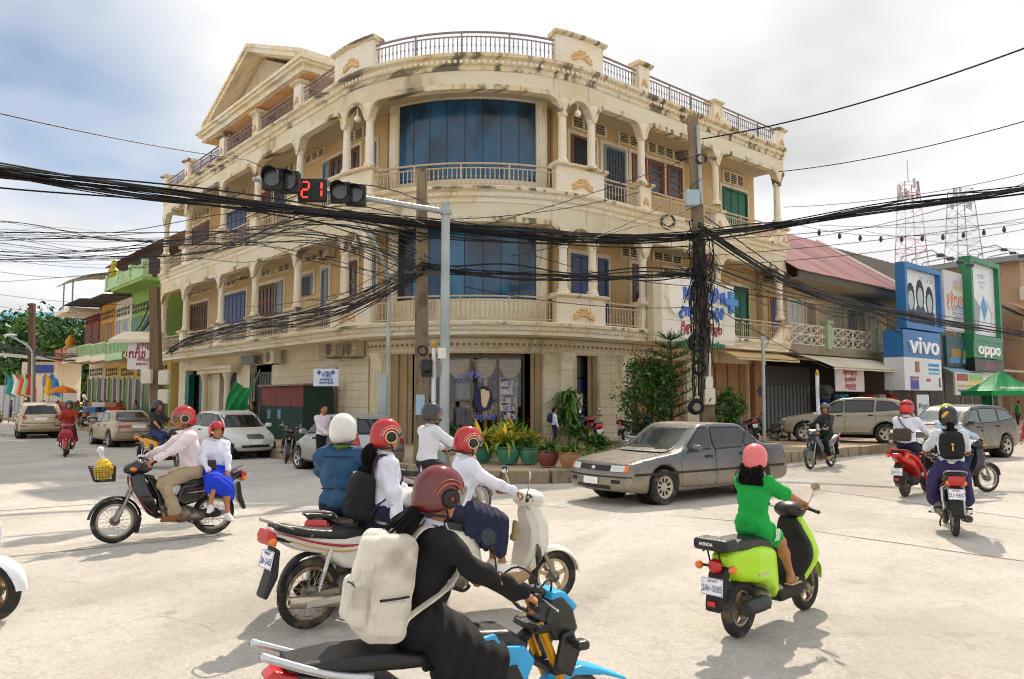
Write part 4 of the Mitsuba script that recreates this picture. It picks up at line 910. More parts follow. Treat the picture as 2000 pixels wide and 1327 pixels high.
def scooter(h=.012, text='1AH 5885', topbox=False, retro=True, sporty=False):
    L = []; R_ = .25 if retro else .24; X = 1.26
    wheel(L, 0, R_, .10, 'cast'); wheel(L, X, R_, .09, 'cast')
    L.append(('fork', None, [cyl((X, y, R_), (1.10, y, .56), .022, n=10) for y in (-.085, .085)]+[cyl((1.13, 0, .5), (1.0, 0, .98), .03, n=10)], 'fork', 40))
    L.append(('front_mudguard', None, fender(X, R_, .29, 5, 165, .082, drop=.5, tip=.35), 'body', True))
    if sporty: hs = [slab([(.88, .98), (.98, 1.07), (1.10, 1.02), (1.16, .94), (1.05, .90), (.92, .92)], .13, .04)]
    else: hs = [ell((1.0, 0, 1.0), (.14, .15, .085)), ell((1.06, 0, .98), (.10, .105, .09))]
    L.append(('headset_cover', None, blob(hs, h), 'headset', True))
    L.append(('headlight', None, blob([ell((1.12 if not sporty else 1.13, 0, .98), (.055, .085, .075 if not sporty else .04))], h*.8), 'lens', True))
    bars(L, .96, 1.0, rise=.035)
    for s in (-1, 1): mirror(L, .9, s*.2, 1.03, .19, .10)
    tw = (lambda x, z: .10+.13*np.exp(-((z-.58)/.22)**2)) if retro else (lambda x, z: .09+.13*np.exp(-((z-.66)/.18)**2))
    L.append(('front_apron', None, blob([slab([(.97, .96), (1.08, .93), (1.16, .78), (1.13, .58), (1.03, .36), (.96, .30), (.93, .34), (1.02, .55), (1.04, .75), (.98, .90)], .23, .035, taper=tw)], h), 'body', True))
    L.append(('inner_panel', None, blob([slab([(.94, .94), (1.02, .88), (1.07, .70), (1.0, .50), (.93, .33), (.86, .33), (.93, .52), (.97, .72), (.93, .86)], .21, .03, taper=lambda x, z: tw(x, z)-.014)], h), 'inner', True))
    L.append(('floorboard', None, blob([slab([(.46, .29), (.46, .35), (.90, .35), (1.0, .50), (1.03, .46), (.97, .28), (.9, .24), (.52, .23)], .15, .025, taper=lambda x, z: .15)], h), 'floor', True))
    rc = lambda x, z: .085+.095*np.clip((x+.30)/.35, 0, 1)-.06*np.clip((x-.33)/.2, 0, 1)
    L.append(('rear_cowl', None, blob([slab([(-.30, .60), (-.34, .74), (-.20, .80), (.2, .78), (.44, .72), (.50, .56), (.54, .36), (.46, .27), (.34, .38), (.15, .46), (-.1, .50)] if retro else [(-.42, .76), (-.45, .84), (-.25, .84), (.2, .78), (.46, .72), (.52, .50), (.54, .34), (.46, .27), (.30, .42), (.1, .54), (-.2, .66)], .19, .07 if retro else .035, taper=rc)], h), 'body', True))
    for s in (-1, 1): L.append(('badge', 'rear_cowl', box(.12, s*.185, .55, .16, .006, .018), 'badge', False))
    z0 = .05 if not retro else 0
    L.append(('seat', None, blob([slab([(-.30, .79+z0), (-.28, .85+z0), (-.1, .86+z0), (.12, .855), (.30, .835), (.46, .79), (.50, .73), (.40, .71), (0, .75)], .14, .035, taper=lambda x, z: .14-.05*np.clip((x-.3)/.2, 0, 1))], h*.9), 'seat', True))
    if topbox:
        L.append(('rear_carrier_pad', None, blob([rb((-.36, 0, .845), (.10, .16, .05), .03)], h*.9), 'seat', True))
        v, f = meshkit_text('HONDA', .026, .002); v = v-[(v[:, 0].min()+v[:, 0].max())/2, .013, 0]; L.append(('lettering', 'rear_carrier_pad', (np.stack([-.459-v[:, 2], -v[:, 0]+.03, v[:, 1]+.85], 1), f), 'plate', False))
        L.append(('carrier_rack', None, [tube([(-.1, s*.12, .79), (-.28, s*.12, .79), (-.44, s*.07, .79)], .008, 6) for s in (-1, 1)]+[tube([(-.40, s*.05, .79), (-.36, s*.05, .68), (-.30, s*.05, .62)], .008, 6) for s in (-1, 1)], 'black', True))
    else: L.append(('grab_rail', None, tube(spline([(-.1, .15, .80+z0), (-.32, .14, .84+z0), (-.44, .07, .86+z0), (-.45, 0, .86+z0), (-.44, -.07, .86+z0), (-.32, -.14, .84+z0), (-.1, -.15, .80+z0)], 22), .013, 8), 'rail', True))
    tz = .66 if retro else .80
    L.append(('tail_light', None, blob([ell((-.37 if retro else -.46, 0, tz), (.05, .062 if retro else .10, .062 if retro else .04))], h*.7), 'red', True))
    for s in (-1, 1): L.append(('rear_indicator', None, [ball((-.36, s*.16, tz-.01), (.035, .036, .036), 12)], 'orange', True)); L.append(('indicator_stalk', None, cyl((-.33, s*.06, tz-.01), (-.34, s*.14, tz-.01), .012, n=8), 'black', True))
    L.append(('rear_mudguard', None, slab_mesh([(-.30, .66), (-.22, .62), (-.30, .42), (-.37, .29), (-.43, .29), (-.42, .42), (-.37, .60)], .07, .015, h), 'flap', True))
    plate(L, -.425, .50, .1, text=text)
    L.append(('reflector', None, box(-.437, 0, .36, .012, .07, .04), 'red', False))
    L.append(('engine', None, blob([cap((.10, -.04, .26), (.10, .12, .26), .085), cap((.0, .10, .25), (.34, .10, .27), .075, k=.04), cap((.28, -.06, .30), (.28, .10, .30), .09), rb((.2, .135, .26), (.26, .03, .07), .03)], h), 'engine', True))
    L.append(('air_box', None, blob([rb((.14, .09, .40), (.16, .06, .05), .03)], h), 'black', True))
    L.append(('muffler', None, lathe([(.001, 0), (.05, 0), (.062, .02), (.066, .30), (.055, .37), (.03, .40), (.001, .40)], 20, 'x'), 'exhaust', 40))
    v, f = L[-1][2]; L[-1] = ('muffler', None, (v*[1, 1, 1.05]+[-.18, -.16, .30], f), 'exhaust', 40)
    L.append(('exhaust_pipe', None, tube(spline([(.20, -.15, .29), (.32, -.12, .22), (.40, -.05, .24)], 8), .016, 8), 'black', True))
    shock(L, (-.02, .115, .30), (-.08, .10, .60), 'black')
    if sporty:
        for s in (-1, 1): L.append(('side_tube', None, tube(spline([(-.4, s*.15, .84), (.1, s*.2, .70), (.5, s*.22, .42), (.62, s*.2, .30)], 14), .028, 8), 'body', True))
    return L
BASEM = {'tyre': RUB, 'rim': ALU, 'hub': DUSTM, 'spoke': CHR, 'fork': ALU, 'black': BLKM, 'body': BLK, 'lens': LENS, 'orange': ORL, 'red': REDL, 'bar': CHR, 'grip': BLKM, 'chrome': CHR, 'mirror_back': BLK, 'glass': MIRR,
    'accent': C('#8a1c24', .3), 'accent2': C('#c9c9c9', .3), 'seat': SEATM, 'rail': ALU, 'flap': BLKM, 'plate': PLATE, 'platetext': PBLUE, 'engine': DUSTM, 'chainguard': BLKM, 'exhaust': CHR, 'headset': BLK, 'inner': BLKM, 'floor': BLKM, 'badge': CHR, 'gold': C('#c08a16', .3, .7), 'blue': C('#1f95d6', .3, 0, .6)}
PROTO = {}
def proto(name, fn=None, **kw):
    if name not in PROTO: PROTO[name] = [(a, b, plyd(m, s), sl_) for a, b, m, sl_, s in fn(**kw)]
    return PROTO[name]
def place(pr, name, label, cat, M, mats=None, group=None, skip=()):
    t = Th(name, label, cat, group, M); mm = {**BASEM, **(mats or {})}; last = {}
    for part, under, d, slot in pr:
        if part in skip or under in skip: continue
        last[part] = t.add(part, d, mm[slot], par=last.get(under) if under else None)
    return t
def between(rear, front, wb):
    """where a bike stands whose wheels touch the ground at these two pixels"""
    a, b = G(*rear), G(*front); h = math.atan2(b[1]-a[1], b[0]-a[0]); m = (a+b)/2
    return m[0]-math.cos(h)*wb/2, m[1]-math.sin(h)*wb/2, h
# ================= cars: origin on the ground between the axles, x forward =================
CGLASS = mat('car_glass', '#10161a', .04, 0, 1.); CTRIM = C('#17181a', .5); WELL = C('#0a0a0a', .9)
def patch(f, poly, axis, sg, off=.004, th=.012, res=.07, far=4.):
    """a panel that follows the body: an outline in the plane across the axis, laid on the body's surface"""
    if not hasattr(poly, 'geom_type'): poly = Polygon(poly)
    v, t = earcut(poly); m = trimesh.Trimesh(np.c_[v, v[:, 0]*0], t, process=True)
    v, t = trimesh.remesh.subdivide_to_size(m.vertices, m.faces, res, max_iter=12)
    m = trimesh.Trimesh(v, t, process=True); m.merge_vertices(); v, t = np.array(m.vertices), np.array(m.faces)
    o = [i for i in range(3) if i != axis]; P = np.zeros((len(v), 3), np.float32); P[:, o[0]], P[:, o[1]] = v[:, 0], v[:, 1]; P[:, axis] = sg*far
    for _ in range(16): P[:, axis] -= sg*np.clip(f(P), -.05, .6).astype(np.float32)*.92
    P = P.astype(float); P[:, axis] += sg*off
    back = P.copy(); back[:, axis] -= sg*th; n = len(P)
    e = np.vstack([t[:, [0, 1]], t[:, [1, 2]], t[:, [2, 0]]]).astype(np.int64); k = e[:, 0]*n+e[:, 1]; e = e[~np.isin(k, e[:, 1]*n+e[:, 0])]
    sk = np.vstack([np.stack([e[:, 0], n+e[:, 0], n+e[:, 1]], 1), np.stack([e[:, 0], n+e[:, 1], e[:, 1]], 1)])
    tt = np.vstack([t, sk]); V = np.vstack([P, back])
    nn = np.cross(P[t[:, 1]]-P[t[:, 0]], P[t[:, 2]]-P[t[:, 0]])[:, axis].sum()*sg
    return (V, tt if nn > 0 else tt[:, ::-1])
def rnd(p, r=.03): return Polygon(p).buffer(-r).buffer(r, quad_segs=4)
def car_wheel(r, w, kind):
    out = [('wheel', None, lathe([(r*.62, -w*.45), (r*.9, -w*.5), (r*.985, -w*.40), (r, -w*.2), (r, w*.2), (r*.985, w*.40), (r*.9, w*.5), (r*.62, w*.45)][::-1], 36, 'y'), 'tyre', 35)]
    rp = [(.001, .30), (.16, .30), (.30, .27), (.48, .30), (.60, .42), (.655, .46), (.66, .40), (.60, .2), (.001, .2)]
    out.append(('rim', 'wheel', lathe([(a*r, b*w) for a, b in rp][::-1], 32, 'y'), 'rim', 30))
    sp = []
    n = 5 if kind == 'alloy' else 9
    for i in range(n):
        a = i*2*PI/n
        c = [((.26+.30*t)*r*math.cos(a+da), (.26+.30*t)*r*math.sin(a+da)) for t, da in ((0, -.16), (1, -.26 if kind == 'alloy' else -.16), (1, .26 if kind == 'alloy' else .16), (0, .16))]
        v, f = xz(c, w*.2, w*.33 if kind != 'alloy' else w*.36); sp.append((v, f))
    out.append(('rim_opening', 'wheel', sp, 'dark', False))
    return out
def car(L=4.6, wb=2.6, fo=.95, W=1.7, H=1.4, lower=None, green=None, tumble=.26, wr=.31, ww=.19, bow=(.10, .06), rim='cap', rr=.05, h=.045, wins=(), doors=(), screen=None, rear=None, extras=(), belt=None, cladding=False):
    """lower, green: side outlines in x, z"""
    Lst = []
    xm = 0
    tl = lambda x, z: W/2*(1-.07*np.abs((x-xm)/(L/2))**3.5)-.035*np.clip((z-.62)/.3, 0, 1)-.05*np.clip((.38-z)/.2, 0, 1)
    tg = lambda x, z: W/2-.06-tumble*(z-belt)
    def bowed(p):
        g = p.fn
        def fn(P):
            q = P.copy(); s = np.tanh(P[:, 0]/.6); q[:, 0] = P[:, 0]+P[:, 1]**2*np.where(s > 0, bow[0], bow[1])*s*4/W/W*1.4; return g(q)
        return P_(fn, p.lo-.05, p.hi+.05, p.k)
    prims = [bowed(slab(lower, W/2+.02, rr, k=.06, taper=tl)), bowed(slab(green, W/2, .07, k=.07, taper=tg))]
    x1, x2 = wb/2, -wb/2
    cuts = []
    for x in (x1, x2):
        for s in (-1, 1): cuts.append(cap((x, s*(W/2-.28), wr+.01), (x, s*(W/2+.3), wr+.01), wr+.055, k=.015))
    f = field(prims, cuts, mg=.3); f2 = field(prims, (), mg=5.)
    body = blob(prims, h, cuts)
    Lst.append(('body', None, body, 'body', 50))
    for x in (x1, x2):
        for s in (-1, 1):
            for nm, un, m, sl_, sm in car_wheel(wr, ww, rim):
                m = join(m) if isinstance(m, list) else m; v, q = m
                v = v*[1, s, 1]; q = q[:, ::-1] if s < 0 else q
                Lst.append((nm, un, (v+[x, s*(W/2-.115), wr], q), sl_, sm))
            v = lathe([(.001, 0), (wr+.05, 0), (wr+.05, .25), (.001, .25)], 24, 'y', (x, s*(W/2-.3)-.12, wr+.01))
            Lst.append(('wheel_well', None, v, 'well', False))
    Lst.append(('underbody', None, bbox(-wb/2-.3, wb/2+.2, -W/2+.25, W/2-.25, .18, .40), 'well', False))
    for s in (-1, 1):
        sd = lambda p, off, th=.012, axis=1: patch(f2, p, axis, s, off, th, .24, W/2+.1)
        for d in doors:
            Lst.append(('door', None, sd(rnd(d, .04), .0055), 'body', 50))
            Lst.append(('door_gap', 'door', sd(rnd(d, .04).buffer(.009).difference(rnd(d, .04)), .002), 'dark', False))
            x0 = min(p[0] for p in d); zt = max(p[1] for p in d)
            Lst.append(('handle', 'door', sd(rnd([(x0+.06, zt-.15), (x0+.24, zt-.15), (x0+.24, zt-.105), (x0+.06, zt-.105)], .015), .03, .03), 'handle', 40))
        for w in wins:
            Lst.append(('side_window', None, sd(rnd(w, .03), .010), 'glass', 60))
            Lst.append(('window_trim', 'side_window', sd(rnd(w, .03).buffer(.028), .006), 'trim', False))
        mx, mz = wins[0][0][0] if False else max(p[0] for w in wins for p in w)-.12, belt+.06
        Lst.append(('door_mirror', None, blob([rb((mx, s*(W/2+.06), mz), (.06, .10, .065), .04), cap((mx-.02, s*(W/2-.1), mz-.06), (mx, s*(W/2+.02), mz-.02), .03)], .02), 'mirror', True))
    for nm, poly, axis, sg, off, slot, under in [('windscreen', screen, 0, 1, .012, 'glass', None), ('windscreen_trim', Polygon(screen).buffer(.03), 0, 1, .007, 'trim', 'windscreen'), ('rear_window', rear, 0, -1, .012, 'glass', None), ('rear_window_trim', Polygon(rear).buffer(.03), 0, -1, .007, 'trim', 'rear_window')]+list(extras):
        Lst.append((nm, under, patch(f2, poly, axis, sg, off, .015, .18, (L/2+.15, W/2+.1, H+.3)[axis]), slot, 60))
    return Lst
def sym(p): return list(p)+[(-y, z) for y, z in p[::-1]]
def mir(nm, p, axis, sg, off, slot, under=None): return [(nm, p, axis, sg, off, slot, under), (nm, [(-y, z) for y, z in p], axis, sg, off, slot, under)]
def rect(y0, y1, z0, z1): return [(y0, z0), (y1, z0), (y1, z1), (y0, z1)]
def sedan_boxy():
    lo = [(2.26, .26), (2.29, .38), (2.28, .56), (2.22, .62), (2.20, .72), (1.9, .79), (1.0, .90), (.85, .93), (-1.45, .97), (-1.6, .98), (-2.22, .95), (-2.27, .86), (-2.25, .62), (-2.34, .56), (-2.33, .36), (-2.26, .28), (-1.8, .22), (1.8, .20)]
    gr = [(1.06, .86), (.30, 1.32), (.18, 1.375), (-.3, 1.40), (-.9, 1.375), (-1.05, 1.34), (-1.72, .90)]
    wins = [[(.70, .94), (.10, .94), (.06, 1.30), (.22, 1.30)], [(-.02, .94), (-.80, .96), (-.98, 1.17), (-.86, 1.29), (-.04, 1.30)], [(-.90, .98), (-1.30, 1.0), (-1.06, 1.20), (-1.02, 1.20)]]
    doors = [[(.88, .30), (.02, .28), (.02, .93), (.82, .92), (.9, .7)], [(-.03, .28), (-.75, .28), (-.92, .55), (-.95, .95), (-.03, .93)]]
    ex = mir('headlight', rect(.40, .66, .60, .70), 0, 1, .014, 'lens')+mir('indicator', rect(.665, .735, .60, .70), 0, 1, .014, 'orange')+[('grille', rect(-.40, .40, .605, .695), 0, 1, .008, 'trim', None), ('emblem', [(math.cos(t)*.05, .65+math.sin(t)*.03) for t in np.linspace(0, 2*PI, 14)[:-1]], 0, 1, .02, 'chrome', 'grille'),
        ('bumper_trim', rect(-.80, .80, .50, .525), 0, 1, .02, 'trim', None), ('air_intake', rect(-.42, .42, .30, .36), 0, 1, .01, 'trim', None), ('number_plate', rect(-.18, .18, .37, .49), 0, 1, .03, 'plate', None), ('rear_number_plate', rect(-.24, .24, .66, .78), 0, -1, .02, 'plate', None)]
    ex += mir('tail_light', rect(.36, .78, .66, .84), 0, -1, .014, 'red')+mir('fog_recess', rect(.46, .62, .40, .46), 0, 1, .012, 'trim')
    for s in (-1, 1): ex.append(('side_trim', [(2.0, .53), (-2.1, .53), (-2.1, .57), (2.0, .57)], 1, s, .012, 'trim', None))
    ex += [('bonnet_gap', Polygon([(1.0, -.66), (2.12, -.60), (2.12, .60), (1.0, .66)]).exterior.buffer(.006), 2, 1, .003, 'dark', None)]
    return car(4.6, 2.6, .97, 1.71, 1.4, lo, gr, .30, .31, .19, (.14, .08), 'cap', .05, .042, wins, doors, sym([(-.56, .93), (-.47, 1.30)]), sym([(-.54, .97), (-.44, 1.30)]), ex, .90)
def sedan_round():
    lo = [(2.25, .28), (2.29, .42), (2.24, .60), (2.05, .72), (1.4, .84), (1.0, .90), (-1.4, .98), (-1.9, 1.02), (-2.22, 1.0), (-2.30, .86), (-2.32, .55), (-2.28, .36), (-2.1, .26), (1.9, .22)]
    gr = [(1.15, .86), (.40, 1.30), (.1, 1.39), (-.45, 1.40), (-.92, 1.33), (-1.60, .97)]
    wins = [[(.80, .95), (.06, .96), (.02, 1.30), (.25, 1.28)], [(-.05, .96), (-.80, .99), (-.94, 1.14), (-.76, 1.28), (-.06, 1.30)], [(-.87, 1.0), (-1.18, 1.02), (-1.0, 1.15)]]
    doors = [[(.95, .30), (.0, .28), (.0, .95), (.9, .93)], [(-.05, .28), (-.78, .30), (-.95, .6), (-.95, .97), (-.05, .95)]]
    ex = mir('headlight', [(.35, .60), (.78, .63), (.76, .72), (.38, .68)], 0, 1, .014, 'lens')+[('grille', rect(-.3, .3, .58, .66), 0, 1, .01, 'trim', None), ('number_plate', rect(-.18, .18, .40, .52), 0, 1, .03, 'plate', None), ('rear_number_plate', rect(-.24, .24, .74, .87), 0, -1, .02, 'plate', None), ('boot_gap', Polygon(rect(-.68, .68, .62, .98)).exterior.buffer(.006), 0, -1, .004, 'dark', None), ('bumper_line', rect(-.8, .8, .585, .60), 0, -1, .008, 'dark', None)]
    ex += mir('tail_light', [(.32, .76), (.80, .74), (.82, .84), (.32, .86)], 0, -1, .016, 'red')
    return car(4.6, 2.62, .95, 1.74, 1.4, lo, gr, .34, .31, .19, (.22, .16), 'cap', .09, .045, wins, doors, sym([(-.60, .96), (-.46, 1.30)]), sym([(-.58, 1.03), (-.44, 1.30)]), ex, .92)
def hatch(tall=0., lng=0.):
    lo = [(1.72, .26), (1.78, .38), (1.76, .58), (1.62, .72), (1.30, .86), (.95, .95), (-1.2, 1.0), (-1.70-lng, .98), (-1.78-lng, .80), (-1.82-lng, .55), (-1.80-lng, .34), (-1.5, .24), (1.4, .22)]
    gr = [(1.18, .86), (.50, 1.34+tall), (.2, 1.43+tall), (-.4, 1.47+tall), (-1.1-lng, 1.44+tall), (-1.42-lng, 1.38+tall), (-1.74-lng, .92)]
    wins = [[(.82, .98), (.10, .99), (.05, 1.34), (.38, 1.32)], [(.0, .99), (-.80, 1.01), (-.90, 1.36), (-.02, 1.36)], [(-.90, 1.02), (-1.38-lng, 1.05), (-1.22-lng, 1.33), (-.98, 1.35)]]
    doors = [[(.92, .30), (.04, .28), (.04, .98), (.88, .96)], [(-.01, .28), (-.62, .30), (-.84, .6), (-.86, 1.0), (-.01, .98)]]
    ex = mir('headlight', [(.42, .62), (.60, .60), (.72, .70), (.70, .82), (.55, .83), (.42, .74)], 0, 1, .016, 'lens')+mir('headlight_reflector', [(.50, .68), (.60, .66), (.65, .74), (.58, .78), (.5, .74)], 0, 1, .019, 'chrome', 'headlight')+[('grille', [(-.24, .62), (.24, .62), (.28, .70), (.22, .76), (-.22, .76), (-.28, .70)], 0, 1, .012, 'grille', None), ('air_intake', rect(-.44, .44, .36, .44), 0, 1, .012, 'trim', None), ('number_plate', rect(-.17, .17, .46, .57), 0, 1, .03, 'plate', None), ('rear_number_plate', rect(-.22, .22, .70, .82), 0, -1, .02, 'plate', None), ('bumper_line', rect(-.76, .76, .565, .585), 0, -1, .008, 'dark', None), ('tailgate_gap', Polygon(rect(-.62, .62, .62, 1.0)).exterior.buffer(.006), 0, -1, .004, 'dark', None)]
    ex += mir('fog_light', rect(.5, .64, .38, .44), 0, 1, .014, 'lens')+mir('tail_light', [(.56, .74), (.74, .72), (.70, 1.0), (.58, 1.0)], 0, -1, .016, 'red')
    return car(3.6+lng, 2.4, .6, 1.62, 1.48+tall, lo, gr, .30, .285, .18, (.26, .12), 'alloy', .09, .045, wins, doors, sym([(-.58, .99), (-.44, 1.34+tall)]), sym([(-.54, 1.04), (-.44, 1.36+tall)]), ex, .95)
def suv(boxy=False):
    lo = [(2.28, .34), (2.34, .50), (2.32, .74), (2.22, .88), (1.7, .99), (1.05, 1.08), (-1.5, 1.12), (-2.25, 1.10), (-2.34, .92), (-2.40, .68), (-2.38, .46), (-2.2, .34), (-1.8, .30), (1.8, .28)]
    gr = [(1.18, 1.0), (.45, 1.48), (.15, 1.60), (-.6, 1.67), (-1.5, 1.62), (-1.88, 1.53), (-2.30, 1.05)]
    wins = [[(.82, 1.10), (.06, 1.12), (.02, 1.50), (.36, 1.48)], [(-.04, 1.12), (-.95, 1.15), (-1.0, 1.53), (-.06, 1.53)], [(-1.06, 1.16), (-1.85, 1.24), (-1.62, 1.46), (-1.12, 1.52)]]
    doors = [[(.98, .40), (.02, .38), (.02, 1.11), (.95, 1.08)], [(-.04, .38), (-.85, .40), (-1.02, .7), (-1.02, 1.13), (-.04, 1.11)]]
    ex = mir('headlight', [(.44, .78), (.82, .80), (.78, .94), (.50, .90)], 0, 1, .016, 'lens')+[('grille', [(-.36, .76), (.36, .76), (.42, .92), (-.42, .92)], 0, 1, .012, 'grille', None), ('air_intake', rect(-.55, .55, .46, .56), 0, 1, .012, 'trim', None), ('number_plate', rect(-.2, .2, .60, .72), 0, 1, .03, 'plate', None), ('rear_number_plate', rect(-.24, .24, .86, .98), 0, -1, .02, 'plate', None), ('bumper_line', rect(-.86, .86, .715, .735), 0, -1, .008, 'dark', None), ('tailgate_gap', Polygon(rect(-.70, .70, .76, 1.16)).exterior.buffer(.006), 0, -1, .004, 'dark', None), ('brake_light', rect(-.2, .2, 1.53, 1.56), 0, -1, .03, 'red', None)]
    ex += mir('tail_light', [(.56, .92), (.86, .90), (.84, 1.08), (.60, 1.10)], 0, -1, .016, 'red')+mir('rear_reflector', rect(.55, .8, .58, .63), 0, -1, .014, 'red')+mir('fog_light', rect(.6, .76, .50, .58), 0, 1, .014, 'lens')
    return car(4.72, 2.71, 1., 1.85, 1.67, lo, gr, .30, .355, .23, (.2, .14), 'alloy', .09, .048, wins, doors, sym([(-.66, 1.10), (-.52, 1.50)]), sym([(-.64, 1.16), (-.5, 1.50)]), ex, 1.08)
CARM = {'tyre': RUB, 'rim': C('#b9b6ae', .35, .6), 'dark': C('#0c0c0c', .7), 'well': WELL, 'glass': CGLASS, 'trim': CTRIM, 'handle': CTRIM, 'chrome': CHR, 'lens': C('#c9cfd2', .06, 0, 1.), 'orange': ORL, 'red': C('#9c1418', .12, 0, 1.), 'plate': PLATE, 'grille': C('#6c6e70', .3, .7)}
def paint(name, col, dust, amt=.5, zd=.55, metal=.25):
    a, b = lin(col), lin(dust)
    def fn(p, n, uv):
        low = 1-smoothstep(.15, zd+.35, p.z-.2*fbm(p.x*3, p.y*3, p.z*3, 3)); up = smoothstep(.75, .98, n.z)*.5
        t = dr.minimum(dr.maximum(low, up)*amt*(.55+.9*fbm(p.x*6+3, p.y*6, p.z*6, 3)), 1)
        return mix(a, b, t)
    return mat('paint_'+name, fn=fn, rough=.28, metal=metal, cc=.7)
def park(pr, label, M, body, group=None, mats=None, name='car', cat='car', skip=()):
    return place(pr, name, label, cat, M, {**CARM, 'body': body, 'mirror': body, **(mats or {})}, group, skip)
# ================= people =================
SKIN1 = C('#a9714c', .5); SKIN2 = C('#8a5636', .5); HAIR = mat('black_hair', '#0e0a08', .6, spec=.25); EYEW = C('#d8d2c8', .2); EYEB = C('#120c08', .15); LIPC = C('#8a4a40', .4)
VISOR = scene.setdefault('mat_visor', {'type': 'thindielectric', 'int_ior': 1.45, 'specular_transmittance': {'type': 'rgb', 'value': [.62, .58, .55]}}) and 'mat_visor'
def ik(a, b, l1, l2, pole):
    a, b, pole = map(np.asarray, (a, b, pole)); d = b-a; L = np.linalg.norm(d); u = d/max(L, 1e-6)
    if L > (l1+l2)*.995: b = a+u*(l1+l2)*.995; L = (l1+l2)*.995
    x = (l1*l1-l2*l2+L*L)/(2*L); y = math.sqrt(max(l1*l1-x*x, 0)); p = pole-u*(pole@u); p = p/max(np.linalg.norm(p), 1e-6)
    return a+u*x+p*y, b
def hand(w, d, palm, side, curl=1., k=1.):
    """the caps of a hand: wrist w, direction d of the palm, palm: where it faces, curl of the fingers"""
    d = np.asarray(d, float); d = d/np.linalg.norm(d); n = np.asarray(palm, float); n = n-d*(n@d); n = n/np.linalg.norm(n); s = np.cross(d, n)*side
    P = []; ro = lambda v, a: v*math.cos(a)+np.cross(s*side, v)*math.sin(a)
    for i, (o, L) in enumerate(((-.030, .9), (-.010, 1.), (.011, .95), (.031, .78))):
        a = w+s*o*.5*k; b = w+d*.082*k*(1-.06*abs(i-1))+s*o*k
        P.append(cap(a, b, .0145*k, .0125*k, .012))
        q, v = b, d
        for seg, cu in ((.042, .9), (.027, 1.0), (.021, .7)):
            an = -cu*curl*(1+.06*i); t = v*math.cos(an)+np.cross(s*side, v)*math.sin(an) if True else v
            v2 = v*math.cos(cu*curl)+n*math.sin(cu*curl)*1. ; v2 = v2/np.linalg.norm(v2); n_ = n*math.cos(cu*curl)-v*math.sin(cu*curl)
            e = q+v2*seg*L*k; P.append(cap(q, e, .0098*k, .0085*k, .004)); q, v, n = e, v2, n_
        n = np.asarray(palm, float); n = n-d*(n@d); n = n/np.linalg.norm(n)
    th = w+d*.025*k-s*.026*k+n*.008*k; m = th+(d*.5-s*.6+n*.45)*.05*k; e = m+(d*.75-s*.05+n*.8)*.034*k
    P += [cap(w+d*.01*k-s*.012*k, th, .015*k, .0145*k, .012), cap(th, m, .0135*k, .011*k, .01), cap(m, e, .0108*k, .009*k, .006)]
    return P
def rot(yaw, pitch, roll=0.):
    c, s = math.cos(yaw), math.sin(yaw); a, b = math.cos(pitch), math.sin(pitch); e, g = math.cos(roll), math.sin(roll)
    return np.array([[c, -s, 0], [s, c, 0], [0, 0, 1]])@np.array([[a, 0, b], [0, 1, 0], [-b, 0, a]])@np.array([[1, 0, 0], [0, e, -g], [0, g, e]])
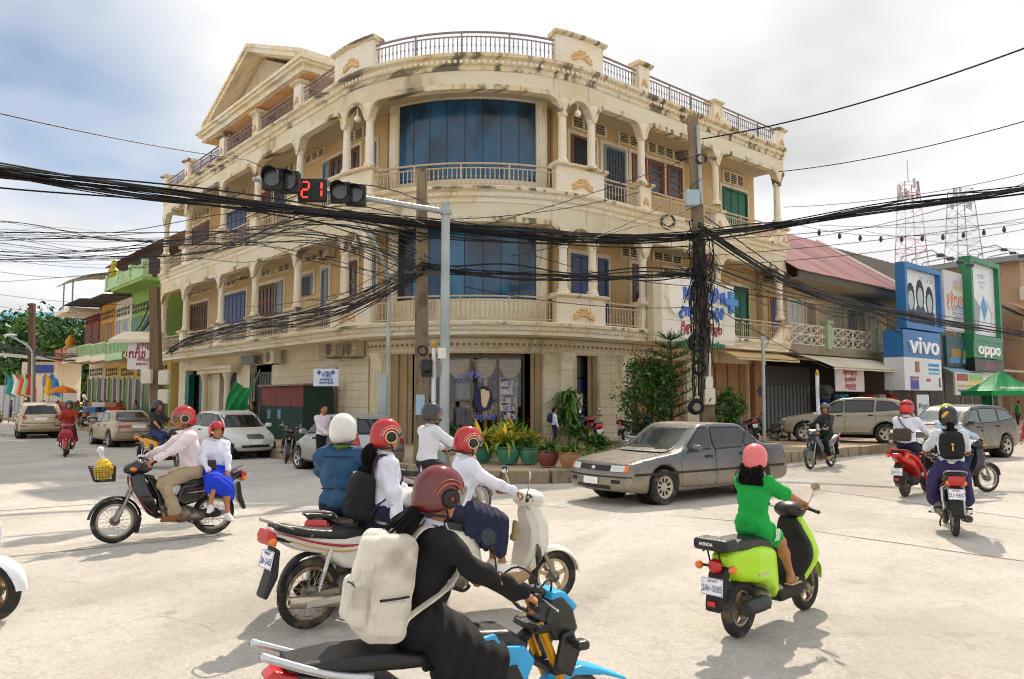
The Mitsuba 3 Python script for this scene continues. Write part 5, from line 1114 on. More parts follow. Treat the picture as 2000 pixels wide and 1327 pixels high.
def person(label, M, S=1., pelvis=(0, 0, .9), lean=.1, turn=0., head=(0, 0), hands=((.5, .25, 1), (.5, -.25, 1)), feet=((.3, .15, .3), (.3, -.15, .3)), h=.014, skin=None, fem=True,
           top='shirt', topc=None, sleeve=1., bottom='trousers', botc=None, shoec=None, helmet=None, hair='short', loose=1.06, grip=1., mask=None, collar=None, group=None, elbow=(0, 0, -1), knee=(1, 0, .6), footdir=None, barefoot=False, tail=None, facial=True, palms=None, bell=0., belly=0., skirtk=1.):
    """feet, hands: left then right, in the frame of M (x forward, y left); returns the thing and its joints"""
    t = Th('person', label, 'person', group, M); skin = skin or SKIN1
    A = lambda v: np.array(v, float)
    pe = A(pelvis); Rt = rot(turn, lean); X, Y, Z = Rt[:, 0], Rt[:, 1], Rt[:, 2]
    ch = pe+Z*.30*S+X*.01*S; nb = pe+Z*.50*S-X*.005*S
    hr = rot(turn+head[0], head[1]+lean*.35, head[2] if len(head) > 2 else 0.); hc = nb+Z*.055*S+hr[:, 2]*.115*S+hr[:, 0]*.018*S
    sw = (.155 if fem else .185)*S; hw = .085*S
    J = {}; P = []; TP = []; LP = []; SP = []
    P += [ell(pe+Z*.02*S, (.115*S, .150*S if fem else .145*S, .11*S), .05, Rt), ell(pe+Z*.17*S+X*.01*belly, (.095*S+belly, .122*S if fem else .135*S, .14*S), .06, Rt), ell(ch+Z*.04*S, (.105*S, (.135 if fem else .155)*S, .17*S), .06, Rt), cap(nb+Y*sw*.85-Z*.05*S, nb-Y*sw*.85-Z*.05*S, .055*S, None, .05), cap(nb-Z*.02*S, hc-hr[:, 2]*.06*S, .05*S if fem else .055*S, .048*S, .03)]
    if fem: P += [ell(ch+X*.075*S+Y*s*.06*S, (.05*S, .055*S, .055*S), .05, Rt) for s in (-1, 1)]
    lo_ = loose; TP += [ell(pe+Z*.03*S, (.128*S*lo_, .158*S*lo_, .10*S), .05, Rt), ell(pe+Z*.17*S+X*.012*belly, (.112*S*lo_+belly, .140*S*lo_, .15*S), .08, Rt), ell(ch+Z*.03*S, (.120*S*lo_, (.150 if fem else .172)*S*(lo_*.5+.5), .18*S), .07, Rt), cap(nb+Y*sw*.86-Z*.055*S, nb-Y*sw*.86-Z*.055*S, .066*S, None, .05)]
    if fem: TP += [ell(ch+X*.085*S+Y*s*.06*S, (.052*S, .058*S, .06*S), .05, Rt) for s in (-1, 1)]
    LP += [ell(pe+Z*.0*S, (.13*S, .16*S, .115*S), .05, Rt)]
    hands_p = []
    for i, s in ((0, 1), (1, -1)):
        sh = nb+Y*s*sw-Z*.06*S; ed = A(elbow[i] if isinstance(elbow[0], (tuple, list)) else elbow)*[1, 1, 1]+Y*s*.45
        el, wr = ik(sh, A(hands[i]), .275*S, .245*S, ed); J['sh%d' % i], J['el%d' % i], J['wr%d' % i] = sh, el, wr
        P += [cap(sh, el, .046*S, .038*S, .04), cap(el, el+(wr-el)*.4, .039*S, .037*S, .03), cap(el+(wr-el)*.4, wr, .037*S, .026*S, .03)]
        dd = wr-el; dd = dd/np.linalg.norm(dd); pl_ = A(palms[i]) if palms else A((.25, 0, -1.)); 
        hands_p += hand(wr+dd*.012, dd, pl_, s, grip if not isinstance(grip, tuple) else grip[i], S if S > .8 else S*1.05)
        if sleeve > 0:
            TP.append(cap(sh-Z*.005, sh+(el-sh)*min(1, sleeve*2), .062*S*lo_, (.062 if sleeve < .6 else .054)*S*lo_, .05))
            if sleeve > .5: TP.append(cap(el, el+(wr-el)*min(1, (sleeve-.5)*2)*.94, .054*S*lo_, .044*S, .03))
        hp = pe+Y*s*hw-Z*.02*S; kd = A(knee[i] if isinstance(knee[0], (tuple, list)) else knee)
        an_ = A(feet[i])+[0, 0, .085*S]; kn, an = ik(hp, an_, .425*S, .405*S, kd); J['kn%d' % i], J['an%d' % i], J['hp%d' % i] = kn, an, hp
        P += [cap(hp, kn, .080*S, .052*S, .05), cap(kn, kn+(an-kn)*.35-(0, 0, 0), .052*S, .054*S, .04), cap(kn+(an-kn)*.35, an, .052*S, .034*S, .04)]
        LP += [cap(hp, kn, .098*S, .072*S, .05), cap(kn, an-(an-kn)*.08, .070*S, .062*S+bell, .04)]
        fd = A(footdir[i]) if footdir else np.array([1, 0, 0.]); fd = fd/np.linalg.norm(fd); f0 = an-[0, 0, .055*S]
        P += [cap(an, f0-fd*.03*S, .034*S, .030*S, .03), cap(f0-fd*.02*S, f0+fd*.10*S, .030*S, .026*S, .03), cap(f0+fd*.10*S, f0+fd*.155*S, .028*S, .018*S, .02)]
        SP.append([cap(f0-fd*.03*S-[0, 0, .005], f0+fd*.06*S-[0, 0, .002], .042*S, .040*S, .03), cap(f0+fd*.06*S, f0+fd*.15*S-[0, 0, .006], .040*S, .032*S, .03), cap(an+[0, 0, .0], f0-fd*.02*S, .042*S, .04*S, .03), rb(f0+fd*.06*S-[0, 0, .035*S], (.13*S, .042*S, .012*S), .01, .01, np.stack([fd, np.cross([0, 0, 1], fd), [0, 0, 1]], 1))])
        J['fd%d' % i] = fd; J['f0%d' % i] = f0
    H = lambda x, y, z: hc+hr@(np.array([x, y, z])*S)
    el2 = lambda c, r, k=.02: ell(H(*c), np.array(r)*S, k*S, hr)
    P += [el2((-.012, 0, .035), (.098, .078, .095), .04), el2((.028, 0, -.045), (.062, .056, .068), .05), cap(H(.083, 0, .008), H(.108, 0, -.022), .010*S, .015*S, .014*S), el2((.078, 0, .034), (.02, .05, .012)), el2((.088, 0, -.058), (.014, .024, .009), .012), el2((.074, 0, -.092), (.022, .025, .02), .02), el2((.06, .042, -.02), (.03, .025, .025), .03), el2((.06, -.042, -.02), (.03, .025, .025), .03)]
    P += [el2((-.005, s*.079, -.005), (.022, .011, .033), .008) for s in (-1, 1)]
    body = t.add('body', blob(P+hands_p, h*1.1), skin, smooth=True)
    if facial:
        for s in (-1, 1):
            t.add('eye', ball(H(.083, s*.031, .012), (.009*S, .014*S, .0075*S), 8), EYEB, par=body, smooth=True)
            t.add('eyebrow', tube([H(.088, s*.016, .034), H(.089, s*.033, .039), H(.078, s*.05, .034)], [.003*S, .0042*S, .002*S], 5), HAIR, par=body)
        t.add('mouth', tube([H(.093, .022, -.058), H(.102, 0, -.059), H(.093, -.022, -.058)], [.002*S, .0045*S, .002*S], 6), LIPC, par=body)
    fo = folds(.034*S if h < .012 else .020, (8, 8, 6), int(abs(pe[0]*37+pe[2]*91)) % 50)
    cutn = [cap(nb+Z*.0, hc, .058*S, .06*S, .01)]
    if top == 'jacket': TP = [P_(q.fn if False else (lambda P_in, g=q.fn: g(P_in)-.012), q.lo-.012, q.hi+.012, q.k) for q in TP]
    h0 = h; h = h*1.35
    shirt = t.add(top, blob(TP, h, cuts=cutn, disp=fo), topc or C('#dfe3ee', .8), smooth=True)
    cc = collar or topc or C('#dfe3ee', .8)
    if collar is not False:
        R2 = .062*S
        def colf(u, v): a = u*2*PI; rr_ = R2*(1.02+.12*(1-v)); cz = (v-.25)*.045*S-.012*S*np.cos(a); return (nb+Z*.008)[None]+np.outer(rr_*np.cos(a), X)+np.outer(rr_*np.sin(a), Y)+np.outer(cz, Z)
        t.add('collar', grid(colf, 26, 5), cc, par=shirt, smooth=True)
    if bottom == 'trousers': t.add('trousers', blob(LP, h, disp=fo), botc or C('#1c1d22', .8), smooth=True)
    elif bottom == 'shorts':
        q = [LP[0]]+[cap(J['hp%d' % i], J['hp%d' % i]+(J['kn%d' % i]-J['hp%d' % i])*.62, .105*S, .098*S, .05) for i in (0, 1)]
        t.add('shorts', blob(q, h, disp=fo), botc, smooth=True)
    elif bottom == 'skirt':
        k0, k1 = J['kn0'], J['kn1']; dn = [J['kn%d' % i]+(J['an%d' % i]-J['kn%d' % i])*.35*skirtk for i in (0, 1)]
        q = [ell(pe, (.14*S, .168*S, .12*S), .06, Rt), cap(J['hp0'], k0, .108*S, .098*S, .07), cap(J['hp1'], k1, .108*S, .098*S, .07)]
        q += [cap(J['hp0']*a+J['hp1']*(1-a), k0*a+k1*(1-a), .112*S, .10*S, .08) for a in (.3, .5, .7)]
        if skirtk > 0: q += [cap(k0*a+k1*(1-a), dn[0]*a+dn[1]*(1-a), .088*S, .105*S, .05) for a in (0, .33, .67, 1.)]
        for i, s in ((0, 1), (1, -1)):
            for a in (.25, .45, .65, .85, 1.0):
                p_ = J['hp%d' % i]+(J['kn%d' % i]-J['hp%d' % i])*a+Y*s*.055*S; q.append(cap(p_, p_+Y*s*.03*S-np.array([.03*(1-a), 0, (.10+.14*a)*S*min(skirtk+.4, 1.2)]), .062*S, .05*S, .06))
        ax = (k0+k1)/2-(J['hp0']+J['hp1'])/2; ax = ax/np.linalg.norm(ax); sd = np.cross(ax, [0, 0, 1.])
        def pleat(Pp): d = Pp-pe; return (.008*S*np.sin((d@ax)*85/S+d[:, 2]*22+3*meshkit.noise(Pp*5.))+.024*(meshkit.fbm(Pp*7., 2, seed=5)-.5)).astype(np.float32)
        t.add('skirt', blob(q, h, disp=pleat), botc, smooth=True)
    h = h0
    if not barefoot:
        for i in (0, 1): t.add('shoe', blob(SP[i], max(min(h*1.3, .016), .009)), shoec or C('#e8e6e2', .6), smooth=True)
    else:
        for i in (0, 1):
            fd, f0 = J['fd%d' % i], J['f0%d' % i]; R3 = np.stack([fd, np.cross([0, 0, 1], fd), [0, 0, 1]], 1)
            sd = t.add('sandal', rbox_r(f0+fd*.055*S-[0, 0, .034*S], (.25*S, .088*S, .014*S), R3), C('#c9a57a', .7))
            for s in (-1, 1): t.add('strap', tube([f0+fd*.12*S+[0, 0, 0], f0+fd*.07*S+R3[:, 1]*s*.034*S+[0, 0, .018], f0+fd*.0*S+R3[:, 1]*s*.042*S-[0, 0, .02]], .006, 6), C('#5fb89a', .5), par=sd)
    # hair
    strand = lambda Pp: (.006*S*np.sin((Pp@hr[:, 1])*140/S+meshkit.fbm(Pp*14., 2)*6)).astype(np.float32)
    if hair:
        q = [el2((-.022, 0, .045), (.100, .087, .096), .02), el2((-.055, 0, -.02), (.06, .076, .08), .03)]; ct = [rb(H(.12, 0, -.03), np.array((.075, .2, .10))*S, .03*S, .02, hr)]
        paths = []
        if hair == 'long': paths = [([H(-.07, y, -.02), H(-.105, y*1.25, -.10), H(-.115, y*1.4, -.18), H(-.10, y*1.45, -.265)], .030, 80) for y in (-.065, -.03, 0, .03, .065)]
        if hair == 'pony':
            q2 = [H(-.075, .0, -.04)]+[H(*p) for p in (tail or [(-.14, .0, -.10), (-.155, 0, -.19), (-.15, 0, -.27), (-.14, 0, -.35)])]; paths = [(q2, .042 if h > .008 else .05, 80 if h > .008 else 190)]
        hr_ = random.Random(3); st = []
        for pth, rad, n in paths:
            c0 = spline(pth, 14); n = n if h < .012 else n//2
            for i in range(n):
                o = hr[:, 1]*hr_.gauss(0, rad*.5)+hr[:, 0]*hr_.gauss(0, rad*.5); tt = np.linspace(0, 1, 14)[:, None]; ph = hr_.uniform(0, 6)
                st.append(tube(c0+o*(.55+.6*np.sin(tt*PI*.9))+(hr[:, 1]*np.sin(tt*10+ph*.4)+hr[:, 0]*np.cos(tt*8+ph*.4))*.016*S*tt, np.linspace(.0052, .0028, 14)*S, 4, False))
        t.add('hair', blob(q, max(.009, min(h*1.2, .016)), cuts=ct, disp=strand), HAIR, par=body, smooth=True)
        if st: t.add('hair_strands', st, HAIR, par=body, smooth=True, kind='stuff')
    if mask: t.add('face_mask', blob([el2((.062, 0, -.055), (.056, .066, .052), .02)], min(h, .010), keep=[half(hr@np.array((1., 0, -.1)), float(hc@(hr@np.array((1., 0, -.1)))/1.005+.03*S)), ]), C(mask, .8), par=body)
    if helmet: add_helmet(t, body, H, hr, S*.97, **{'h': max(.008, min(h, .014)), **helmet})
    J.update(nb=nb, ch=ch, pe=pe, X=X, Y=Y, Z=Z, hc=hc, hr=hr)
    return t, J
def rbox_r(c, s, R):
    v, f = rbox(0, 0, 0, *s, b=min(s)*.3); return v@np.asarray(R).T+np.asarray(c), f
def add_helmet(t, body, H, hr, S, col='#b5161c', disc=None, ring=None, visor=True, stripe=None, stripes=(), full=False, h=.009, vis_up=0., peak=False, lower=None, cc=.8):
    E = lambda c, r, k=.01: ell(H(*c), np.array(r)*S, k, hr)
    col = col if col.startswith('mat_') else C(col, .16, 0, cc)
    fx = .14 if not full else .17
    k = t.add('helmet', blob([E((-.008, 0, .040), (.152, .128, .142)), E((-.03, 0, -.04), (.125, .122, .09), .04)]+([E((.03, 0, -.055), (.125, .105, .085), .04)] if full else []), h,
        cuts=[E((-.005, 0, .03), (.132, .108, .124)), rb(H(.16, 0, -.025 if not full else .0), np.array((.115 if not full else .10, .2, .082 if not full else .05))*S, .035*S, .01, hr), cap(H(-.0, 0, -.07), H(.01, 0, -.25), .098*S, .105*S)], keep=[half(-hr[:, 2]+0*hr[:, 0], -float(H(0, 0, -.105 if not full else -.13)@hr[:, 2]))]), col, par=body, smooth=True)
    kk = k.split('__'); top = '__'.join(kk[:2])
    def pt(nm, m, mt, smooth=True): t.add(nm, m, mt, par=top if len(kk) > 2 else k, smooth=smooth)
    t_r = lambda m, c: (np.asarray(m[0])@hr.T*S+H(*c), m[1])
    if disc:
        for s in (-1, 1):
            d = lathe([(.001, 0), (.044, 0), (.048, .006), (.046, .014), (.030, .018), (.028, .014), (.001, .014)], 24, 'y'); v, f = d; v = v*[1, s, 1]; f = f if s > 0 else f[:, ::-1]
            pt('ear_disc', t_r((v, f), (.018, s*.120, .005)), C(disc, .4), 30)
            if ring: pt('disc_ring', t_r(torus(.053, .006, 28, 8), (.018, s*.122, .005)), C(ring, .4))
    def vf(off):
        def fn(u, v):
            a = (u-.5)*2.35; b = (-.42+.72*v)+vis_up
            x = .158+off; P = np.stack([x*np.cos(a)*np.cos(b), (.132+off)*np.sin(a)*np.cos(b), .15*np.sin(b)+.035], 1)
            return P@hr.T*S+H(-.004, 0, 0)
        return fn
    if visor: pt('visor', grid(vf(.006), 26, 12), VISOR)
    for cz, w, c2 in stripes:
        def sf(u, v, cz=cz, w=w):
            a = u*2*PI*.74+PI*.26; b = np.arcsin(np.clip((cz+w*(v-.5)-.04)/.142, -1, 1))
            return np.stack([.154*np.cos(a)*np.cos(b)-.008, .130*np.sin(a)*np.cos(b), .144*np.sin(b)+.040], 1)@hr.T*S+H(0, 0, 0)
        pt('stripe', grid(sf, 40, 5), C(c2, .3))
    if stripe:   # an arch over the crown round the ear disc
        for s in (-1, 1):
            for r, ww in ((.078, .006), (.098, .003)):
                q = []
                for a in np.linspace(.35, PI-.1, 16):
                    x, z = .018+r*math.cos(a), .005+r*math.sin(a); e = 1-((x+.008)/.152)**2-((z-.04)/.142)**2; q.append(H(x*1.04, s*(.128*math.sqrt(max(e, .02))+.001)*1.04, z*1.04))
                pt('stripe', tube(q, ww*S, 6), C(stripe, .4))
    pt('edge_trim', tube([H(-.02+.128*math.cos(a)*(.97 if full else .93), .116*math.sin(a)*(.97 if full else .95), (-.118 if full else -.096)+.0*a) for a in np.linspace(PI*.36, PI*1.64, 26)], .0075, 6), BLKM)
    for s in (-1, 1): pt('chin_strap', tube([H(.02, s*.092, -.06), H(.045, s*.075, -.10), H(.05, s*.03, -.125), H(.05, 0, -.13)], .006, 6), BLKM)
# ================= traffic =================
def backpack(label, M, J, col, S=1., size=(.10, .145, .21), off=.21, dz=.0, strap=None, h=.01, pockets=True, tiltz=0.):
    t = Th('backpack', label, 'backpack', None, M); R = np.stack([J['X'], J['Y'], J['Z']], 1)
    c = J['ch']-J['X']*(off+.0)*S+J['Z']*(dz+.03)*S; a, b, d = [x*S for x in size]
    m = col if col.startswith('mat_') else C(col, .85)
    Lp = lambda x, y, z: c+R@(np.array([x, y, z])*S)
    pr = [rb(c, (a, b, d), .07*S, .02, R), ell(Lp(-.02, 0, .02), (a*1.05, b*1.02, d*.9), .05, R)]
    k = t.add('pack', blob(pr, h, disp=folds(.012, (10, 10, 6), 3)), m, smooth=True)
    if pockets: 
        t.add('front_pocket', blob([rb(Lp(-a/S-.005, 0, -.09), (.045*S, b*.82, d*.42), .035*S, .02, R)], h, disp=folds(.008, (12, 12, 7), 9)), m, smooth=True)
        t.add('zip', tube(spline([Lp(-a/S-.035, -b/S*.7, -.03), Lp(-a/S-.053, 0, .0), Lp(-a/S-.035, b/S*.7, -.03)], 12), .004, 6), BLKM)
    sm = C(strap, .8) if strap else m
    for s, i in ((1, 0), (-1, 1)):
        p = [c+J['Z']*d*.85+J['Y']*s*.06*S+J['X']*a*.8, J['nb']-J['Y']*0+J['Y']*s*.085*S+J['Z']*.012*S-J['X']*.02*S, J['nb']+J['Y']*s*.105*S-J['Z']*.07*S+J['X']*.085*S, J['ch']+J['Y']*s*.125*S+J['X']*.115*S, J['ch']+J['Y']*s*.145*S-J['Z']*.12*S+J['X']*.03*S, c-J['Z']*d*.75+J['Y']*s*b*.85+J['X']*a*.5]
        q = spline(p, 26); V = []
        tg = np.gradient(q, axis=0); tg /= np.linalg.norm(tg, axis=1, keepdims=True)
        for w_, o in ((-1, 0), (1, 0), (1, 1), (-1, 1)):
            sd = J['Y']; nn = np.cross(tg, sd); V.append(q+sd*w_*.024*S+nn*(.004-.010*o)*S*s*s)
        n = len(q); V = np.vstack(V); i_ = np.arange(n-1); f = [np.stack([e*n+i_, e*n+i_+1, ((e+1) % 4)*n+i_+1, ((e+1) % 4)*n+i_], 1) for e in range(4)]
        t.add('strap', tri((V, np.vstack(f))), sm)
    t.add('loop', tube(spline([Lp(a/S*.7, -.03, d/S*.97), Lp(a/S*.7, 0, d/S+.04), Lp(a/S*.7, .03, d/S*.97)], 8), .006, 6), sm)
    return t, Lp
WHITE = mat('white_cloth', '#d6daea', .85); PINKW = mat('pale_pink_cloth', '#dccfd6', .85)
BLACKC = mat('black_cloth', '#121214', .9); NAVY = mat('navy_cloth', '#20243f', .9); BEIGE = mat('beige_cloth', '#a8977b', .9)
proto('underbone', underbone, h=.019, text='1GB 2304'); proto('scooter_sport', scooter, h=.022, retro=False, sporty=True, text='1DK 9716')
# --- 1 lime scooter and its rider
x, y, a = between((1432, 1250), (1582, 1187), 1.13); M = pose(x, y, 0, a, .895)
LIME = C('#a9dd0e', .22, 0, .9)
place(proto('scooter_lime', scooter, h=.0125, topbox=True, text='1AH-5885'), 'scooter', 'lime green scooter with black seat pad and number plate 1AH-5885', 'scooter', M, {'body': LIME, 'headset': BLK, 'rim': RUST, 'exhaust': C('#2c2d30', .4, .3), 'fork': STEEL})
GREEN = mat('green_jersey', '#0c9a3e', .85)
t, J = person('girl in green jersey and shorts with a pink helmet riding the lime scooter', M, S=.86, pelvis=(.28, 0, .935), lean=.12, head=(.12, .05), hands=((.82, .27, 1.08), (.82, -.27, 1.08)), feet=((.76, .10, .36), (.74, -.12, .36)), h=.008,
    helmet=dict(col=mat('pink_helmet', fn=lambda p, n, uv: mix(lin('#d86a70'), lin('#e9c7bd'), smoothstep(1.545, 1.60, p.z+.02*noise(p.x*9, p.y*9))), rough=.3, cc=.6), stripes=((-.03, .055, '#e6ddc8'),), visor=True), hair='long', bottom='shorts', botc=GREEN, topc=GREEN, sleeve=.44, loose=1.1, barefoot=True, facial=False, skin=SKIN1)
for i in (0, 1):
    q = J['sh%d' % i]+(J['el%d' % i]-J['sh%d' % i])*.84; d = J['el%d' % i]-J['sh%d' % i]; fa, fb, fd = frame(d)
    v, f = torus(.0595*.86, .007, 26, 6, 'z'); t.add('cuff', (v@np.stack([fa, fb, fd], 1).T*[1, 1, 1]+q, f), C('#dfe8e0', .8), par=t.key+'__shirt', smooth=True)
for k in range(3):
    a0 = J['hp1']*.62+J['kn1']*.38; 
    pts = [a0+np.array([.03*k-.03, -.094+.0*k, .045]), a0+np.array([.03*k-.035, -.102, -.01]), a0+np.array([.03*k-.05, -.094, -.055])]
    t.add('stripe', tube(pts, .006, 6), C('#e4ece6', .8), par=t.key+'__shorts')
# --- 2 red and white step-through with the school girl
p = G(603, 1228); a = math.radians(43); M = pose(p[0], p[1], 0, a)
place(proto('underbone_near', underbone, h=.0125, text='1M-1445'), 'motorbike', 'white and red step-through motorbike with number plate 1M-1445', 'motorbike', M, {'body': C('#c9c6be', .25, 0, .8), 'accent': C('#a5121c', .25), 'accent2': C('#c8a24a', .3, .4), 'rim': RUST, 'hub': DUSTM, 'flap': C('#1b1d22', .5), 'spoke': C('#b5a68c', .4, .7), 'exhaust': C('#bfb4a0', .3, .8)})
t, J = person('school girl in white shirt, navy skirt and red helmet on the white and red motorbike', M, S=.95, pelvis=(.70, 0, .875), lean=.02, turn=-.25, head=(-.15, .0), hands=((1.08, .24, 1.02), (.68, -.27, .74)), feet=((.76, .20, .27), (.74, -.20, .27)), h=.008, helmet=dict(col='#a8141b', disc='#1b1b1d', ring='#dccba0', stripe='#e0b49a', vis_up=.12), hair='pony', bottom='skirt', botc=NAVY, topc=WHITE, sleeve=1, elbow=((0, .3, -1), (-.6, -.25, -.5)), palms=[(.2, 0, -1), (1, .2, 0)], grip=(1., .35))
t2, Lp = backpack('black backpack on the school girl with the red helmet', M, J, '#131316', .95, (.10, .14, .21), .22, -.20, strap='#3a2436', h=.012)
bt = np.array(Lp(-.02, .155, -.02))
solo('water_bottle', [lathe([(.001, 0), (.03, 0), (.033, .02), (.030, .05), (.033, .08), (.032, .15), (.014, .19), (.014, .205)], 16), lathe([(.016, .20), (.016, .225), (.001, .226)], 14)], mat('clear_plastic', '#c9d6dd', .1, 0, 1.), 'clear water bottle in the side pocket of the black backpack', 'bottle', smooth=40, M=M@pose(*bt))
# --- 3 white scooter and rider
p = G(1079, 1176); a = math.radians(22); M = pose(p[0]-1.2*math.cos(a), p[1]-1.2*math.sin(a), 0, a, .95)
place(proto('scooter_white', scooter, h=.014, text='1CB 2071'), 'scooter', 'cream white retro scooter behind the nearest rider', 'scooter', M, {'body': C('#d4d0c4', .25, 0, .8), 'headset': C('#d4d0c4', .25, 0, .8), 'inner': C('#c6c2b6', .3, 0, .5), 'floor': C('#a88a6a', .6), 'rim': C('#b8a88c', .4, .5), 'mirror_back': CHR})
t, J = person('girl in white shirt and navy skirt with red helmet on the cream scooter', M, S=.90, pelvis=(.30, 0, .94), lean=.17, head=(-.05, .02), hands=((.82, .30, 1.07), (.82, -.30, 1.07)), feet=((.70, .12, .36), (.70, -.12, .36)), h=.009, helmet=dict(col='#a8141b', disc='#1b1b1d', ring='#dccba0', stripe='#e0b49a'), hair='short', bottom='skirt', botc=NAVY, topc=WHITE, elbow=(0, 0, -1), facial=False)
solo('plush_toy', blob([ell((0, 0, 0), (.035, .04, .05)), ell((.0, 0, .065), (.03, .034, .032)), ell((-.0, .03, .09), (.01, .012, .012)), ell((0, -.03, .09), (.01, .012, .012)), ell((-.02, 0, -.055), (.035, .045, .03))], .006, disp=folds(.006, (60, 60, 60), 2)), C('#a8926c', .95), 'small brown plush toy hanging inside the cream scooter front', 'toy', smooth=True, M=M@pose(.86, -.05, .70))
# --- 4 nearest: blue street bike
A4 = math.radians(29); M4 = pose(-.62, 3.52, 0, A4, .875)
SKYB = C('#1fa0dc', .28, 0, .7); GOLD = C('#c78f14', .3, .6)
def streetbike(h=.011):
    L = []; X = 1.19; wheel(L, 0, .27, .11, 'cast'); wheel(L, X, .27, .10, 'cast')
    for s in (-1, 1):
        L.append(('fork', None, cyl((X, s*.10, .27), (.93, s*.10, .86), .026, n=14), 'goldp', 40)); L.append(('fork_lower', None, cyl((X, s*.10, .25), (X-.09, s*.10, .46), .034, n=14), 'black', 40))
        for z in (.60, .84): L.append(('fork_clamp', 'fork', rbox(X-(z-.27)*.441, s*.10, z, .09, .075, .045, .012), 'black', False))
    for z in (.60, .84): L.append(('yoke', None, rbox(X-(z-.27)*.441-.02, 0, z, .09, .22, .035, .01), 'black', False))
    L.append(('front_mudguard', None, blob([slab([(X-.20, .47), (X-.10, .56), (X+.05, .58), (X+.18, .54), (X+.36, .46), (X+.37, .44), (X+.2, .50), (X+.0, .53), (X-.14, .48)], .075, .012)], h), 'blue', True))
    L.append(('rear_cowl', None, blob([slab([(.10, .70), (-.15, .76), (-.42, .82), (-.50, .80), (-.40, .74), (-.1, .66), (.15, .56), (.2, .62)], .11, .03, taper=lambda x, z: .06+.06*np.clip((x+.45)/.4, 0, 1))], h), 'blackp', True))
    L.append(('tail_light', None, blob([slab([(-.38, .80), (-.50, .835), (-.545, .80), (-.52, .755), (-.40, .74)], .075, .025)], h*.8), 'red', True))
    for s in (-1, 1): L.append(('grab_rail', None, tube(spline([(-.05, s*.15, .76), (-.25, s*.145, .80), (-.45, s*.13, .875), (-.58, s*.12, .93)], 14), .020, 10), 'rail', True))
    L.append(('seat', None, blob([slab([(-.46, .83), (-.44, .865), (-.2, .875), (0, .865), (.15, .835), (.34, .80), (.46, .83), (.50, .80), (.4, .74), (.1, .76), (-.3, .80)], .15, .035, taper=lambda x, z: .15-.06*np.clip((x-.2)/.25, 0, 1)-.03*np.clip((-.3-x)/.2, 0, 1))], h), 'seat', True))
    for s in (-1, 1):
        L.append(('side_shroud', None, blob([slab([(.52, .60), (.46, .80), (.52, .86), (.62, .87), (.66, .80), (.80, .78), (.86, .70), (.80, .58), (.72, .40), (.62, .36), (.60, .50)], .025, .012, y0=s*.155, taper=lambda x, z: .022+.0*x)], h), 'blue', True))
        L.append(('shroud_inset', 'side_shroud', blob([slab([(.66, .56), (.64, .70), (.74, .70), (.78, .62), (.71, .48)], .006, .004, y0=s*.182)], .006), 'black', True))
        L.append(('fork_guard', None, blob([slab([(1.0, .62), (1.05, .80), (1.12, .82), (1.17, .70), (1.11, .56)], .02, .01, y0=s*.14)], h), 'blackp', True))
    L.append(('tank', None, blob([slab([(.40, .62), (.42, .80), (.55, .88), (.74, .86), (.86, .78), (.80, .60)], .135, .05)], h), 'blackp', True))
    L.append(('frame', None, [tube([(.92, 0, .80), (.6, 0, .60), (.3, 0, .50), (.1, 0, .62), (-.4, 0, .78)], .035, 8), box(.12, .10, .28, .34, .03, .05), box(.12, -.10, .28, .34, .03, .05)], 'black', True))
    L.append(('engine', None, blob([cap((.45, -.11, .36), (.45, .11, .36), .12), rb((.52, 0, .50), (.10, .09, .12), .03), rb((.36, 0, .34), (.14, .10, .09), .03)], h), 'engine', True))
    L.append(('headlight_cowl', None, blob([slab([(.96, .86), (1.0, .985), (1.08, 1.0), (1.16, .93), (1.20, .80), (1.14, .74), (1.02, .76)], .125, .03, taper=lambda x, z: .125-.03*np.clip((x-1.05)/.15, 0, 1))], h), 'blackp', True))
    L.append(('headlight_top', 'headlight_cowl', blob([slab([(.99, .945), (1.02, 1.025), (1.10, 1.02), (1.19, .93), (1.16, .90), (1.08, .965)], .105, .012)], h), 'blue', True))
    L.append(('headlight', None, blob([slab([(1.165, .90), (1.205, .80), (1.18, .78), (1.15, .86)], .08, .02)], h), 'lens', True))
    for s in (-1, 1):
        L.append(('front_indicator', None, blob([cap((1.08, s*.12, .76), (1.10, s*.20, .76), .012), rb((1.11, s*.24, .765), (.04, .045, .026), .02)], h*.8), 'blackp', True))
    z, x = 1.02, .80
    for s in (-1, 1):
        q = spline([(.88, 0, .93), (.87, s*.08, .95), (.83, s*.17, 1.03), (.76, s*.32, 1.04), (.74, s*.40, 1.035)], 14)
        L.append(('handlebar', None, tube(q, .012, 8), 'black', True)); L.append(('grip', 'handlebar', tube(q[-5:], .0185, 12), 'grip', 40))
        L.append(('switch', 'handlebar', blob([rb((.80, s*.235, 1.045), (.03, .032, .026), .012), cap((.83, s*.20, 1.05), (.83, s*.26, 1.05), .018)], h*.8), 'grip', True))
        L.append(('brake_reservoir', 'handlebar', rbox(.83, s*.20, 1.085, .05, .055, .035, .01), 'black', False))
        L.append(('lever', 'handlebar', tube([(.83, s*.235, 1.045), (.85, s*.29, 1.04), (.83, s*.44, 1.03)], [.008, .007, .006], 8), 'chrome', True)); L.append(('lever_ball', 'handlebar', ball((.83, s*.445, 1.03), .009, 8), 'chrome', True))
        mirror(L, .82, s*.21, 1.06, .20, .06, 'black', 'blackp', .062)
    for s in (-1, 1): L.append(('cable', None, tube(spline([(.84, s*.21, 1.05), (.96, s*.16, 1.12), (1.03, s*.05, 1.0), (.98, 0, .80)], 14), .006, 6), 'black', True))
    L.append(('meter', None, rbox(.97, 0, 1.02, .06, .14, .05, .015), 'black', False))
